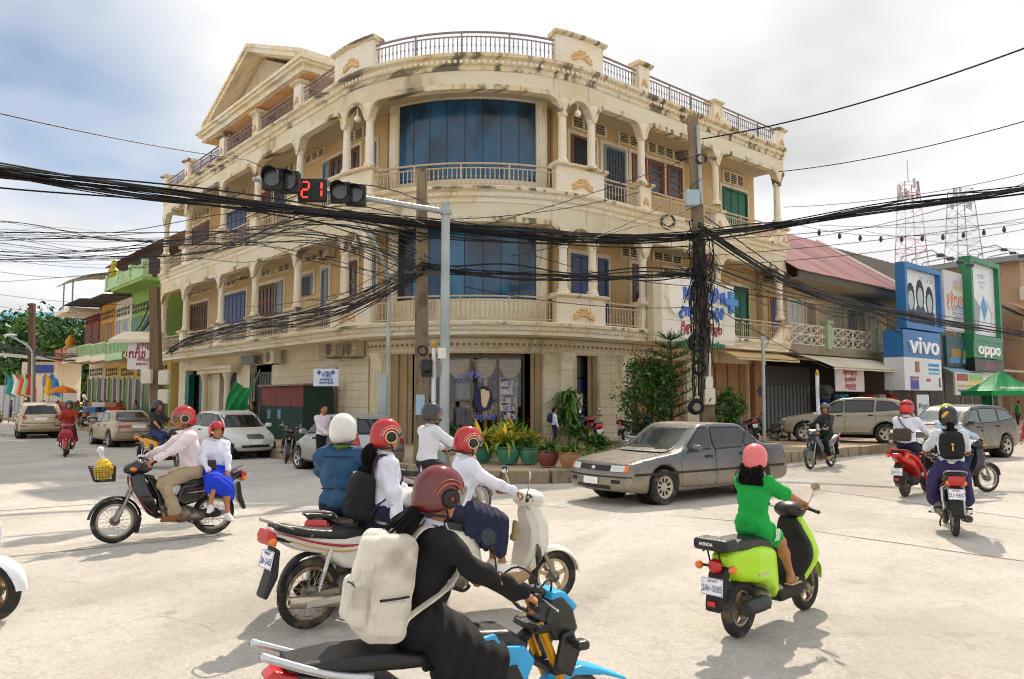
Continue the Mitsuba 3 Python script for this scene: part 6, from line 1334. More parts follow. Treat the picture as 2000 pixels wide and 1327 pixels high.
    L.append(('foot_peg', None, [cyl((.38, s*.10, .30), (.38, s*.24, .31), .014, n=8) for s in (-1, 1)], 'grip', 40))
    L.append(('muffler', None, blob([cap((.20, -.15, .30), (-.18, -.17, .40), .055, .06)], h), 'black', True))
    shock(L, (.1, 0, .40), (.24, 0, .62), 'goldp')
    return L
place(proto('streetbike', streetbike), 'motorbike', 'sky blue street motorbike with golden front fork nearest the camera', 'motorbike', M4, {'blue': SKYB, 'goldp': GOLD, 'blackp': C('#1a1b1d', .35, 0, .4), 'rail': C('#c8cbd0', .25, .7), 'black': C('#17181a', .45), 'glass': C('#3a444e', .08, .7)})
MAROON = mat('maroon_helmet', fn=lambda p, n, uv: mix(lin('#571019'), lin('#7a1620'), noise(p.x*3, p.y*3, p.z*3)), rough=.12, cc=1.)
hb = lambda *q: np.array(q)
t, J = person('girl in black cardigan and black pleated skirt with maroon helmet on the sky blue motorbike', M4, S=.96, loose=.93, pelvis=(.25, 0, .955), lean=.15, head=(-.05, .12), hands=((.735, .33, 1.075), (.735, -.33, 1.075)), feet=((.40, .19, .32), (.40, -.19, .32)), h=.0076, helmet=dict(col=MAROON, disc='#17191a', ring='#2a1214', stripe='#a85a4a', h=.006), hair='pony', top='cardigan', topc=BLACKC, collar=WHITE, bottom='skirt', botc=BLACKC, elbow=((0, .2, -1), (-.15, -.35, -1)), skin=SKIN1,
    tail=[(-.13, -.02, -.11), (-.18, -.045, -.155), (-.225, -.06, -.205), (-.265, -.065, -.265), (-.285, -.06, -.33)], skirtk=1.)
hk = t.key+'__body'
for i in (0, 1):
    s = 1-2*i; H = J['hc']+J['hr']@np.array([.018, s*.138, .005])*1.04; t.add('disc_centre', ball(H, (.008, .004, .008), 8), C('#e0262a', .3), par=t.key+'__body')
t.add('scrunchie', (lambda m: (m[0]@np.eye(3)@J['hr'].T+J['hc']+J['hr']@np.array([-.245, -.063, -.235]), m[1]))(torus(.036, .016, 20, 8, 'x')), C('#d8cfc6', .9), par=hk, smooth=True)
# white shirt tail and collar points under the cardigan
t.add('shirt_tail', blob([ell(J['pe']+J['Z']*.02+J['X']*.05, (.125, .165, .055), .03)], .01, disp=folds(.01, (10, 10, 8), 4)), WHITE, smooth=True)
for s in (-1, 1):
    a_, b_, c_ = J['nb']+J['X']*.055+J['Y']*s*.045+J['Z']*.03, J['nb']+J['X']*.11+J['Y']*s*.025-J['Z']*.05, J['nb']+J['X']*.075+J['Y']*s*.10-J['Z']*.03
    o = J['X']*.006+J['Z']*.004; t.add('collar_point', (np.array([a_, b_, c_, a_+o, b_+o, c_+o]), np.array([[0, 1, 2], [5, 4, 3], [0, 3, 4], [0, 4, 1], [1, 4, 5], [1, 5, 2], [2, 5, 3], [2, 3, 0]])), WHITE)
CANVAS = mat('white_canvas', fn=lambda p, n, uv: mix(lin('#cfcabd'), lin('#a9a292'), smoothstep(.45, .75, fbm(p.x*6, p.y*6, p.z*6, 4)))*(.94+.12*noise(p.x*160, p.y*160, p.z*160)), rough=.95)
t2, Lp = backpack('big off-white canvas backpack on the girl in the black cardigan', M4, J, CANVAS, 1.0, (.118, .175, .265), .24, -.145, h=.007)
t2.add('badge', [lathe([(.001, 0), (.022, 0), (.024, .004), (.020, .008), (.001, .009)], 20, 'x')] and (lambda m: (m[0]*[-1, 1, 1]+Lp(-.125, -.07, .07), m[1][:, ::-1]))(lathe([(.001, 0), (.022, 0), (.024, .004), (.020, .008), (.001, .009)], 20, 'x')), C('#d8a414', .25, .5), smooth=40)
t2.add('badge_ribbon', box(*Lp(-.122, -.068, .105), .006, .02, .035), C('#16361f', .8))
for s in (-1, 1): t2.add('seam', tube(spline([Lp(-.09, s*.14, .19), Lp(-.115, s*.145, .05), Lp(-.10, s*.15, -.2)], 12), .0045, 5), C('#b5aea0', .9))
t2.add('side_pocket', blob([rb(Lp(.0, -.165, -.13), (.075, .03, .09), .02, .02, np.stack([J['X'], J['Y'], J['Z']], 1))], .008, disp=folds(.006, (12, 12, 8), 1)), CANVAS, smooth=True)
t2.add('pocket_hem', tube([Lp(-.075, -.19, -.045), Lp(.0, -.203, -.03), Lp(.075, -.19, -.02)], .006, 6), BLKM)
# --- blue jacket rider beyond
a = math.radians(86); Mb = pose(-1.62, 6.95, 0, a)
place(proto('underbone'), 'motorbike', 'dark motorbike under the man in the blue jacket', 'motorbike', Mb, {'body': C('#20242c', .3, 0, .6)})
BLUEJ = mat('blue_jacket', fn=lambda p, n, uv: mix(lin('#173a5e'), lin('#24567f'), fbm(p.x*4, p.y*4, p.z*2.5, 3)), rough=.7)
t, Jb = person('rider in blue jacket and white full helmet, back to the camera', Mb, S=.99, pelvis=(.28, 0, .88), lean=.10, hands=((.84, .31, 1.05), (.84, -.31, 1.05)), feet=((.5, .2, .27), (.5, -.2, .27)), h=.010, fem=False, top='jacket', topc=BLUEJ, botc=C('#1a2438', .9), helmet=dict(col='#d9d8d2', full=True, visor=False, stripes=((-.06, .03, '#8c8c88'),)), hair=None, facial=False)
for z_, w_ in ((.13, .16), (-.16, .155)): t.add('seam', tube(spline([Jb['ch']+Jb['Z']*z_-Jb['X']*(.10 if abs(y_) > .1 else .137)+Jb['Y']*y_ for y_ in np.linspace(-w_, w_, 5)], 14), .005, 5), C('#122c48', .8))
t.add('neck_cloth', torus(.062, .022, 24, 8, 'z', Jb['nb']+Jb['Z']*.035), C('#5f8a3a', .8), smooth=True)
solo('chest_bag', (lambda m: m)(blob([rb(Jb['ch']+Jb['X']*.02-Jb['Y']*.21, (.07, .03, .09), .03)], .012)), C('#15161a', .8), 'black shoulder bag strap and bag beside the blue jacket', 'bag', smooth=True, M=Mb)
# --- white shirt rider with the dark helmet farther on
p = G(800, 1030); a = math.radians(40); Mw = pose(p[0], p[1], 0, a)
place(proto('underbone'), 'motorbike', 'grey motorbike of the rider with the dark blue helmet', 'motorbike', Mw, {'body': C('#a9abad', .3, .2, .6)})
t, Jw = person('rider in white shirt with black visor helmet beyond the red helmets', Mw, S=1.04, pelvis=(.28, 0, .92), lean=.12, head=(-.45, .0), hands=((.84, .31, 1.05), (.84, -.31, 1.05)), feet=((.5, .2, .27), (.5, -.2, .27)), h=.014, fem=False, topc=C('#cfd2da', .85), botc=C('#23242a', .9), helmet=dict(col='#23272e', full=True, vis_up=.05), hair=None, facial=False)
# --- 5 black step-through with father and daughter
x, y, a = between((412, 1043), (226, 1061), 1.22); M5 = pose(x, y, 0, a)
place(proto('underbone_near'), 'motorbike', 'black step-through motorbike with a front basket going left', 'motorbike', M5, {'body': C('#0e1013', .16, 0, .9), 'flap': C('#15171a', .4), 'accent': C('#7a2a2e', .3), 'mirror_back': BLK}, skip=('number_plate',))
t, J5 = person('man in pale shirt and beige trousers with red helmet driving the black motorbike', M5, S=1.03, pelvis=(.28, 0, .90), lean=.20, head=(.05, .05), hands=((.84, .31, 1.05), (.84, -.31, 1.05)), feet=((.52, .19, .26), (.52, -.19, .26)), h=.010, fem=False, topc=PINKW, botc=BEIGE, bell=.012, belly=.02, shoec=C('#7a4a26', .5), helmet=dict(col='#a8161c', disc='#1b1b1d', ring='#d6cdbb', stripe='#c98a80'), hair='short', elbow=(0, 0, -1))
t, Jc = person('girl in white blouse and bright blue skirt sitting sideways behind the man in beige', M5, S=.80, pelvis=(.0, .06, .87), lean=-.05, turn=PI/2, head=(.15, .05), hands=((-.10, .30, .86), (.14, .26, .90)), feet=((-.08, .42, .26), (.14, .40, .38)), h=.009, knee=(0, 1, .5), footdir=[(-.3, 1, -.3), (.4, 1, -.2)], topc=WHITE, bottom='skirt', skirtk=.25, botc=C('#0b38c8', .85), shoec=C('#dcdcdc', .7), helmet=dict(col='#a8161c', stripes=((-.02, .03, '#d8cfc6'),), visor=False), hair='short', elbow=((-.5, .2, -.6), (.5, .2, -.6)), grip=.5, skin=SKIN1)
solo('shoulder_bag', blob([rb((.10, .24, .96), (.055, .03, .07), .02)], .008), C('#2a2024', .6), 'small dark purse on the lap of the girl in the blue skirt', 'bag', smooth=True, M=M5)
bk = Th('wire_basket', 'dark wire basket on the front of the black motorbike', 'basket', None, M5)
for i in range(7): z = .80+.03*i; bk.add('wire', tube([(1.25, -.14-.004*i, z), (1.47+.01*i, -.14-.004*i, z), (1.47+.01*i, .14+.004*i, z), (1.25, .14+.004*i, z), (1.25, -.14-.004*i, z)], .004, 5, False), BLKM)
bk.add('mesh_wires', [cyl((1.25+.0, yy, .80), (1.25, yy*1.1, .99), .003, n=5) for yy in np.linspace(-.14, .14, 9)]+[cyl((1.47, yy, .80), (1.53, yy*1.15, .99), .003, n=5) for yy in np.linspace(-.14, .14, 9)]+[cyl((xx, s*.14, .80), (xx+.02, s*.165, .99), .003, n=5) for xx in np.linspace(1.28, 1.46, 6) for s in (-1, 1)]+[cyl((1.25, yy, .80), (1.47, yy, .80), .003, n=5) for yy in np.linspace(-.13, .13, 7)], BLKM, kind='stuff')
solo('plastic_bag', blob([ell((1.37, 0, .93), (.11, .115, .12)), ell((1.38, .02, 1.03), (.06, .07, .05), .05)], .009, disp=folds(.022, (16, 16, 16), 6)), mat('yellow_plastic', '#d8b21c', .3, 0, .4), 'yellow plastic bag in the front basket of the black motorbike', 'bag', smooth=True, M=M5)
solo('clear_bag', blob([cap((1.38, .0, 1.06), (1.40, .02, 1.14), .03, .015), cap((1.40, .02, 1.14), (1.42, .03, 1.2), .012, .04)], .006, disp=folds(.012, (30, 30, 30), 8)), mat('clear_plastic', '#c9d6dd', .1, 0, 1.), 'tied clear plastic bag on top of the yellow bag', 'bag', smooth=True, M=M5)
# --- 6 red scooter, right
x, y, a = between((1757, 974), (1818, 957), 1.26); M6 = pose(x, y, 0, a)
place(proto('scooter_sport'), 'scooter', 'bright red sport scooter with silver plate at the right', 'scooter', M6, {'body': C('#c4211d', .25, 0, .8), 'rail': C('#c4211d', .25, 0, .8), 'exhaust': BLKM, 'inner': C('#a51a18', .3)})
t, J = person('rider in white shirt with red and black helmet on the red scooter', M6, pelvis=(.20, 0, .99), lean=.10, head=(-.2, .05), hands=((.84, .31, 1.06), (.84, -.31, 1.06)), feet=((.72, .12, .36), (.72, -.12, .36)), h=.017, fem=False, topc=WHITE, botc=C('#1b1f30', .9), helmet=dict(col='#c0201c', stripe=None, stripes=((.09, .03, '#1a1a1c'),)), hair='short', facial=False)
solo('sling_bag', [tube(spline([J['nb']+J['Y']*.12-J['X']*.08, J['ch']-J['X']*.16-J['Y']*.02, J['ch']-J['X']*.10-J['Y']*.16-J['Z']*.1], 12), .012, 6), blob([rb(J['pe']-J['X']*.19+J['Z']*.16+J['Y']*.02, (.06, .16, .12), .05)], .014)], C('#4a403e', .9), 'grey brown sling bag on the back of the red scooter rider', 'bag', smooth=True, M=M6)
# --- 7 black bike with the girl in the purple skirt
p = G(1866, 1048); a = math.radians(66); M7 = pose(p[0], p[1], 0, a)
place(proto('underbone_b', underbone, h=.014, text='DU-9887'), 'motorbike', 'black motorbike with number plate DU-9887 riding away', 'motorbike', M7, {'body': C('#1a1b20', .3, 0, .7), 'exhaust': C('#57534d', .4, .6)})
t, J = person('girl in white blouse and long purple skirt with black helmet on the black motorbike', M7, S=.98, pelvis=(.12, 0, .93), lean=.14, hands=((.80, .31, 1.04), (.80, -.31, 1.04)), feet=((.5, .2, .26), (.5, -.2, .26)), h=.014, topc=C('#cdd3dc', .85), bottom='skirt', skirtk=2.2, botc=C('#2c2456', .8), helmet=dict(col='#141416', stripes=(), visor=True), hair='pony', facial=False)
t.add('helmet_mark', [ball(J['hc']+J['hr']@np.array(q), (.012, .03, .02), 8) for q in ((-.142, .03, .07), (-.145, .055, .045), (-.13, .07, .02))], C('#d0a23a', .3), par=t.key+'__body', smooth=True)
t2, Lp = backpack('black flap backpack with a golden tag on the girl in the purple skirt', M7, J, '#17181c', .95, (.08, .15, .19), .20, -.06, h=.014)
t2.add('tag', [box(*Lp(-.15, 0, .0), .012, .03, .03), box(*Lp(-.15, 0, -.06), .012, .02, .06)], C('#cfa443', .4, .4))
# --- yellow-green helmet rider
p = at(1885, 960, 15.2); M9 = pose(p[0]-.6, 15.2, 0, math.radians(12))
place(proto('underbone'), 'motorbike', 'dark motorbike with a blue headlight cover half hidden behind the girl in the purple skirt', 'motorbike', M9, {'body': C('#23262c', .3, 0, .6), 'lens': C('#9fb4d6', .1, 0, 1.)})
person('rider in light blue shirt with yellow green helmet beside the dark car', M9, S=1.02, pelvis=(.26, 0, .90), lean=.16, hands=((.84, .31, 1.06), (.84, -.31, 1.06)), feet=((.5, .2, .27), (.5, -.2, .27)), h=.022, fem=False, topc=C('#a9c3da', .85), botc=C('#1f2a4a', .9), helmet=dict(col='#b7c01c', stripes=((.06, .06, '#d9d9cf'),)), hair=None, facial=False)
# --- 8 grey bike with rider by the kerb
x, y, a = between((1628, 911), (1577, 918), 1.22); M8 = pose(x, y, 0, a)
place(proto('underbone_cast', underbone, h=.02, text='1FA 3316', wheelk='cast'), 'motorbike', 'grey motorbike with cast wheels facing left by the right kerb', 'motorbike', M8, {'body': C('#3c4249', .3, .2, .6), 'seat': C('#8d8f94', .5), 'accent': C('#b58a9a', .4)})
person('rider in black jacket and red shirt with grey helmet by the right kerb', M8, S=1.0, pelvis=(.22, 0, .90), lean=.05, head=(.35, .1), hands=((.80, .30, 1.06), (.80, -.30, 1.06)), feet=((.50, .20, .25), (.50, -.20, .25)), h=.022, fem=True, top='jacket', topc=C('#22252a', .8), collar=C('#a31f26', .8), botc=C('#15161a', .9), shoec=C('#9a7a55', .7), helmet=dict(col='#54585e', visor=False), hair='short')
# --- 10 red scooter coming towards us, left
p = G(127, 893); a = math.radians(-63); M10 = pose(p[0]-1.26*math.cos(a), p[1]-1.26*math.sin(a), 0, a)
place(proto('scooter_sport'), 'scooter', 'dark red scooter coming towards the camera in the left street', 'scooter', M10, {'body': C('#9c1026', .2, 0, .9), 'headset': C('#9c1026', .2, 0, .9), 'inner': BLKM, 'lens': C('#3c4a52', .1, 0, 1.)})
person('woman in orange red blouse and teal cap with face mask on the oncoming red scooter', M10, S=.98, pelvis=(.26, 0, .98), lean=.08, hands=((.84, .31, 1.06), (.84, -.31, 1.06)), feet=((.72, .14, .36), (.72, -.14, .36)), h=.022, topc=C('#9c2f1c', .85), botc=C('#5a3326', .9), helmet=dict(col='#1d4650', visor=False), hair='short', mask='#4fa3a8')
person('passenger in red shirt behind the woman on the oncoming scooter', M10, S=.95, pelvis=(-.12, 0, 1.0), lean=.05, hands=((.12, .18, 1.12), (.12, -.18, 1.12)), feet=((.25, .26, .36), (.25, -.26, .36)), h=.024, topc=C('#7a2a24', .85), botc=C('#4a2a22', .9), hair='short', facial=False)
# --- 11 woman on the yellow scooter behind the father
p = G(352, 918); a = math.radians(-28); M11 = pose(p[0]-1.26*math.cos(a), p[1]-1.26*math.sin(a), 0, a)
place(proto('scooter_sport'), 'scooter', 'yellow and black scooter behind the man in the pale shirt', 'scooter', M11, {'body': C('#d89a12', .25, 0, .8), 'headset': C('#20262e', .3)})
person('woman with dark printed shirt and black helmet on the yellow scooter', M11, S=1.0, pelvis=(.24, 0, .98), lean=.05, head=(.5, .0), hands=((.80, .30, 1.06), (.80, -.30, 1.06)), feet=((.72, .14, .36), (.72, -.14, .36)), h=.022, topc=C('#2a2b2c', .85), botc=C('#2c3a63', .9), helmet=dict(col='#16202a', visor=False), hair='long', sleeve=.45)
# --- bike at the left edge: its front end
p = G(-14, 1213); a = math.radians(-8); M17 = pose(p[0]-1.26*math.cos(a), p[1]-1.26*math.sin(a), 0, a)
place(proto('scooter_sport'), 'scooter', 'white scooter entering at the left edge, only its front in view', 'scooter', M17, {'body': C('#dde1e6', .2, 0, .9), 'rim': C('#57462e', .5, .4), 'fork': C('#94713f', .4, .5), 'headset': C('#dde1e6', .2, 0, .9)})
# --- parked bikes
def parked(uv, ang, lab, mats, pr='underbone', nm='motorbike', z=0., lean=.12, sk=()):
    p = G(*uv, z); place(proto(pr), nm, lab, nm, pose(p[0], p[1], z, math.radians(ang), lean=-lean), mats, None, sk)
parked((560, 899), -75, 'black motorbike parked nose out between the two light cars', {'body': C('#1b1c1e', .3, 0, .6)})
parked((1172, 880), 95, 'dark red motorbike parked by the flower bed', {'body': C('#7a1222', .25, 0, .8), 'lens': LENS}, z=PZ)
parked((1228, 868), 30, 'black motorbike parked behind the old grey car', {'body': C('#202226', .3, 0, .6), 'accent2': CHR}, z=PZ)
parked((1530, 868), 172, 'black motorbike with silver tail parked by the steel gate', {'body': C('#1a1a1c', .3, 0, .6), 'rail': C('#c6c8ca', .3, .5), 'accent2': C('#c6c8ca', .3)}, z=.12)
parked((1470, 862), 100, 'grey and black motorbike parked against the brown pillar', {'body': C('#6e7276', .3, .2, .6)}, z=PZ)
for i, (u, v, an, lab, c) in enumerate(((166, 842, 130, 'black scooter parked by the shops of the left street', '#22252b'), (186, 839, 120, 'white scooter parked by the shops of the left street', '#cdd3d8'))): parked((u, v), an, lab, {'body': C(c, .3, 0, .6), 'headset': C(c, .3, 0, .6)}, 'scooter_white', 'scooter')
# ================= cars =================
def by_wheel(uv, deg, lx, ly, z=0.):
    p = G(*uv, z); a = math.radians(deg); c, s = math.cos(a), math.sin(a)
    return pose(p[0]-lx*c+ly*s, p[1]-lx*s-ly*c, z, a)
MS = by_wheel((1293, 986), 215, 1.3, .74)
GREYP = paint('grey', '#5b5f66', '#a8987e', .6, .45, .4)
park(proto('sedan_boxy', sedan_boxy), 'old dusty grey saloon car crossing to the left', MS, GREYP, mats={'rim': C('#b8b09e', .45, .2), 'glass': mat('clear_car_glass', '#26302f', .03, 0, 1.)})
park(proto('hatch', hatch), 'small white hatchback parked nose towards us beside the green net', by_wheel((443, 898), -46, 1.2, -.7), paint('white', '#d4d6d6', '#b0a690', .5), mats={'rim': C('#34322f', .5, .3)})
park(proto('hatch'), 'silver hatchback parked with its tail towards us in front of the tiled wall', by_wheel((585, 916), 131, 1.2, .7), paint('silver', '#a9acaf', '#a79a84', .5, metal=.5), mats={'rim': C('#c4c4c4', .3, .6)})
park(proto('sedan_round', sedan_round), 'pale gold saloon car seen from behind in the left street', by_wheel((215, 874), 131, -1.31, .75), paint('gold', '#a8967a', '#b3a48a', .5, metal=.4))
park(proto('suv', suv), 'cream coloured off-road car seen from behind at the left', by_wheel((37, 857), 124, -1.35, .8), paint('cream', '#b9ab90', '#b3a48a', .5, metal=.3))
park(proto('sedan_round'), 'dark teal saloon car cut by the left edge', by_wheel((-12, 853), 124, -1.31, -.75), paint('teal', '#1f3a3c', '#8a8070', .4))
park(proto('hatch'), 'white hatchback far back in the left street', by_wheel((0, 826), 124, -1.2, -.7), paint('white'  if 0 else 'white', '#d4d6d6', '#b0a690', .5))
park(proto('suv'), 'beige off-road car parked side on before the shops at the right', by_wheel((1731, 867), 154, -1.35, .8, PZ), paint('beige', '#97907f', '#a3947c', .5, metal=.4), mats={'rim': C('#b9b3a6', .35, .5)})
DK = paint('darkgrey', '#3a3d40', '#9a8b74', .7, .9)
MD = by_wheel((1962, 894), -150, -1.35, .8)
park(proto('suv'), 'dark dusty off-road car with white lettering on its bonnet, facing us', MD, DK, mats={'glass': mat('bright_glass', '#5a646a', .03, 0, 1.)})
solo('pickup_bed', [bbox(-1, 1, -.8, .8, .55, 1.15), bbox(-1.05, 1.05, -.85, -.8, 1.1, 1.25), bbox(-1.05, 1.05, .8, .85, 1.1, 1.25)], C('#1f4f9c', .5), 'blue pickup load bed behind the gold saloon', 'truck', M=pose(*G(240, 838)[:2], 0, math.radians(131)))
# ================= people on foot =================
def stand(uv, ang, lab, z=0., **kw):
    p = G(*uv, z); d = dict(pelvis=(0, 0, .93*kw.get('S', 1.)), lean=.0, hands=((.10, .22, .86*kw.get('S', 1.)), (.10, -.22, .86*kw.get('S', 1.))), feet=((.02, .09, 0), (-.04, -.09, 0)), knee=(1, 0, 0), grip=.4, elbow=(-1, 0, -.2), palms=[(0, -1, 0), (0, 1, 0)], h=.024); d.update(kw)
    return person(lab, pose(p[0], p[1], z, math.radians(ang)), **d)
stand((628, 925), -35, 'young man in pink shirt, black trousers and blue face mask beside the silver hatchback', S=1.0, fem=False, topc=PINKW, botc=C('#141519', .9), shoec=C('#1a1a1a', .5), hair='short', mask='#6fb0cf', hands=((.26, .08, .98), (.26, -.04, .98)), head=(-.1, .25), h=.020)
t, J = stand((1083, 872), 5, 'boy in white shirt with a blue school bag behind the flower pots', z=PZ, S=.75, fem=False, topc=WHITE, botc=NAVY, hair='short', h=.022)
backpack('blue school bag on the boy behind the flower pots', pose(*G(1083, 872, PZ)[:2], PZ, math.radians(5)), J, '#1c2f52', .72, h=.016)
stand((2018, 925), 175, 'person in bright clothes at the right edge, carrying a bottle', S=1.0, topc=C('#b9375c', .8), botc=C('#1f3a5f', .8), shoec=C('#8ad01e', .5), hair='short')
rp = random.Random(12)
walk = [(112, 836), (136, 833), (150, 831), (168, 833), (182, 832), (196, 834), (205, 838), (222, 840), (234, 836), (262, 842), (20, 822), (48, 820), (84, 820)]
cols = ['#b23a44', '#d8d8dc', '#2f6f9c', '#c98a2c', '#3a3a46', '#d5c9d8', '#31585a', '#8a3058', '#cfd8e6', '#5a6a3a', '#2a3f6a', '#e0e0e0', '#a84a30']
names = ['red', 'white', 'blue', 'ochre', 'charcoal', 'pale lilac', 'teal', 'plum', 'pale blue', 'olive', 'navy', 'bright white', 'rust']
PV = []
for k in range(3): PV.append(k)
for i, (uv, c, n) in enumerate(zip(walk, cols, names)):
    stand(uv, rp.uniform(-180, 180), 'distant person with %s top among the street stalls at the left' % n, h=.03, topc=C(c, .8), botc=C(rp.choice(['#23262e', '#3a3f55', '#5a4a3a']), .8), hair='short', facial=False, fem=bool(i % 2))
stand((1990, 838), 160, 'vendor in green shirt under the green tent', h=.03, topc=C('#14803f', .8), botc=C('#22252b', .8), hair='short', facial=False)
stand((492, 868), 200, 'dark haired person half hidden behind the white hatchback', h=.03, topc=C('#33353a', .8), botc=C('#22252b', .8), hair='short', facial=False)
# ================= poles, lamps, signals =================
CONC = mat('old_concrete', fn=streaky('#776a57', '#31281e', .85, 2., '#85765e', .55), rough=.9)
GALV = mat('galvanised', fn=lambda p, n, uv: mix(lin('#8f9a9c'), lin('#b1b9b8'), noise(p.x*3, p.y*3, p.z*2)), rough=.45, metal=.4)
def ground(u, y, z=0.): q = at(u, 800, y); return np.array([q[0], q[1], z])
def post(name, lab, cat, b, top, w0, w1, m, sq=True, grp=None):
    t = Th(name, lab, cat, grp); b, top = np.array(b), np.array(top)
    if sq: 
        V = []
        for p, w in ((b, w0), (top, w1)): V.append([[p[0]+i*w/2, p[1]+j*w/2, p[2]] for i in (-1, 1) for j in (-1, 1)])
        V = [V[k][2*i+j] for i in (0, 1) for j in (0, 1) for k in (0, 1)]; t.add('shaft', hexa(V), m)
    else: t.add('shaft', cyl(b, top, w0, w1, 14), m, smooth=40)
    return t
pa, pb = ground(824, 19.2, PZ), at(820, 332, 19.2)
UP1 = post('utility_pole', 'square weathered concrete utility pole in front of the curved corner', 'pole', pa, [pa[0]-.05, pa[1], pb[2]], .36, .24, CONC)
UP1.add('poster', box(pa[0]-.02, pa[1]-.19, 1.7, .22, .012, .5), C('#9fb9d0', .6)); UP1.add('poster', box(pa[0]+.1, pa[1]-.19, 1.0, .16, .012, .22), C('#d8d4c8', .7))
UP1.add('cross_arm', [box(pa[0], pa[1]-.15, z, .9, .08, .08) for z in (5.0,)], C('#4b4640', .8))
UP1.add('wire_coil', [torus(.11, .012, 24, 6, 'y', (pa[0]+.02, pa[1]-.22, 3.05)), torus(.12, .01, 24, 6, 'y', (pa[0]+.04, pa[1]-.21, 3.03))], BLKM, smooth=True)
qa, qb = ground(1383, 23.4, PZ), at(1352, 228, 23.4)
UP2 = post('utility_pole', 'concrete utility pole wrapped in a black tangle of cables at the right', 'pole', qa, qb, .40, .28, CONC)
UP2.add('steel_channel', [cyl(at(1363, 245, 23.2), at(1370, 400, 23.2), .06, n=8)], GALV)
bx = at(1352, 388, 23.1); UP2.add('junction_box', rbox(*bx, .42, .25, .5, .03), C('#9fb4bd', .5))
for u, v, w, hh, c in ((1383, 748, .26, .38, '#d9d4c4'), (1385, 775, .34, .5, '#d2cdb8'), (1360, 790, .28, .5, '#cfc8b0')): UP2.add('meter_box', rbox(*at(u, v, 23.15), w, .2, hh, .03), C(c, .6))
UP2.add('white_pipe', cyl(at(1385, 690, 23.2), at(1386, 745, 23.2), .05, n=8), C('#d9d2c6', .6))
# traffic light on its mast arm
tb, tt = ground(868, 18.6, PZ), at(866, 408, 18.6)
TL = Th('traffic_light_mast', 'grey steel traffic light mast with a long arm to the left', 'traffic light')
TL.add('post', cyl(tb, [tb[0], tb[1], tt[2]+.12], .125, .105, 16), GALV, smooth=40)
e = at(494, 350, 15.9); a0 = np.array([tb[0], tb[1], tt[2]-.08])
TL.add('arm', cyl(a0, e, .075, .05, 12), GALV, smooth=40); TL.add('cap', cyl([tb[0], tb[1], tt[2]+.1], [tb[0], tb[1], tt[2]+.16], .115, n=14), GALV)
TL.add('joint', ball(a0, .15, 12), GALV, smooth=True)
ad = (e-a0)/np.linalg.norm(e-a0)
def lamp_head(name, lab, us, yo=0.):
    t = Th(name, lab, 'traffic light', 'traffic light heads on the mast arm')
    for u in us:
        s = (u-866)/(494-866); c = a0+(e-a0)*s; c = at(u, 379-(685-u)*.20, c[1]-.62)
        t.add('lamp_housing', box(*(c+[0, .1, 0]), .42, .2, .44), C('#141518', .5))
        t.add('lens', lathe([(.001, .0), (.10, .0), (.16, .015), (.17, .0), (.17, -.02), (.001, -.02)], 20, 'y', c-[0, .02, 0]), C('#3d4348', .1, 0, 1.), smooth=30)
        def vis(uu, vv, c=c): an = PI*(1.12-1.24*uu); r = .185; return np.stack([c[0]+r*np.cos(an), c[1]-.28*vv*(.55+.45*np.sin(np.clip(an, 0, PI))), c[2]+r*np.sin(an)], 1)
        t.add('visor', grid(vis, 20, 4), C('#101114', .5), smooth=True)
    t.add('clamp', box(*(c+[0, .38, .0]), .10, .5, .12), C('#3a3d40', .5))
lamp_head('traffic_light', 'pair of dark signal lamps at the far left end of the arm', (532, 563)); lamp_head('traffic_light', 'pair of dark signal lamps right of the red countdown', (664, 694))
cd = Th('countdown_display', 'black countdown display showing a red 21 on the mast arm', 'display')
c = a0+(e-a0)*((610-866)/(494-866)); c = at(609, 371, c[1]-.58)
Rz = rot(0, 0, 0)
cd.add('case', rbox(c[0], c[1]+.06, c[2], .60, .14, .50, .02), C('#0c0d10', .5))
SEG = {'a': ((-.5, 1), (.5, 1)), 'b': ((.5, 1), (.5, 0)), 'c': ((.5, 0), (.5, -1)), 'd': ((-.5, -1), (.5, -1)), 'e': ((-.5, -1), (-.5, 0)), 'f': ((-.5, 0), (-.5, 1)), 'g': ((-.5, 0), (.5, 0))}
scene['mat_red_led'] = {'type': 'diffuse', 'reflectance': rgb([.4, .02, .02])}
for o, dg in ((-.135, 'abged'), (.135, 'bc')):
    for k, ((x0, z0), (x1, z1)) in SEG.items():
        on = k in dg; p, q = np.array([c[0]+o+x0*.15, c[1]-.02, c[2]+z0*.165]), np.array([c[0]+o+x1*.15, c[1]-.02, c[2]+z1*.165]); dv = (q-p)*.12
        kk = cd.add('lit_segment' if on else 'unlit_segment', cyl(p+dv, q-dv, .021, n=6), 'mat_red_led' if on else C('#2b2a2c', .5))
        if on: scene[kk]['emitter'] = {'type': 'area', 'radiance': rgb([.75, .045, .03])}
# white signal posts with gold finials, and other thin posts
for i, (u, v, y, lab) in enumerate(((847, 668, 18.7, 'white post with a golden finial and a small signal lamp left of the mast'), (1598, 722, 23.5, 'white post with a golden finial at the right pavement'))):
    b = ground(u, y, PZ); top = at(u, v+12, y)
    t = post('signal_post', lab, 'post', b, [b[0], b[1], top[2]], .06, .055, C('#d6d8da', .4), False, None)
    t.add('finial', lathe([(.06, 0), (.075, .03), (.04, .06), (.06, .1), (.03, .16), (.001, .2)], 14, loc=[b[0], b[1], top[2]]), C('#d0a030', .35, .5), smooth=40)
    t.add('side_lamp', [box(b[0]-.16 if i == 0 else b[0]+.2, b[1]-.05, top[2]-.5, .24, .3, .42), cyl([b[0]-.16 if i == 0 else b[0]+.2, b[1]-.2, top[2]-.5], [b[0]-.16 if i == 0 else b[0]+.2, b[1]-.42, top[2]-.45], .12, n=14)], C('#15171b', .5))
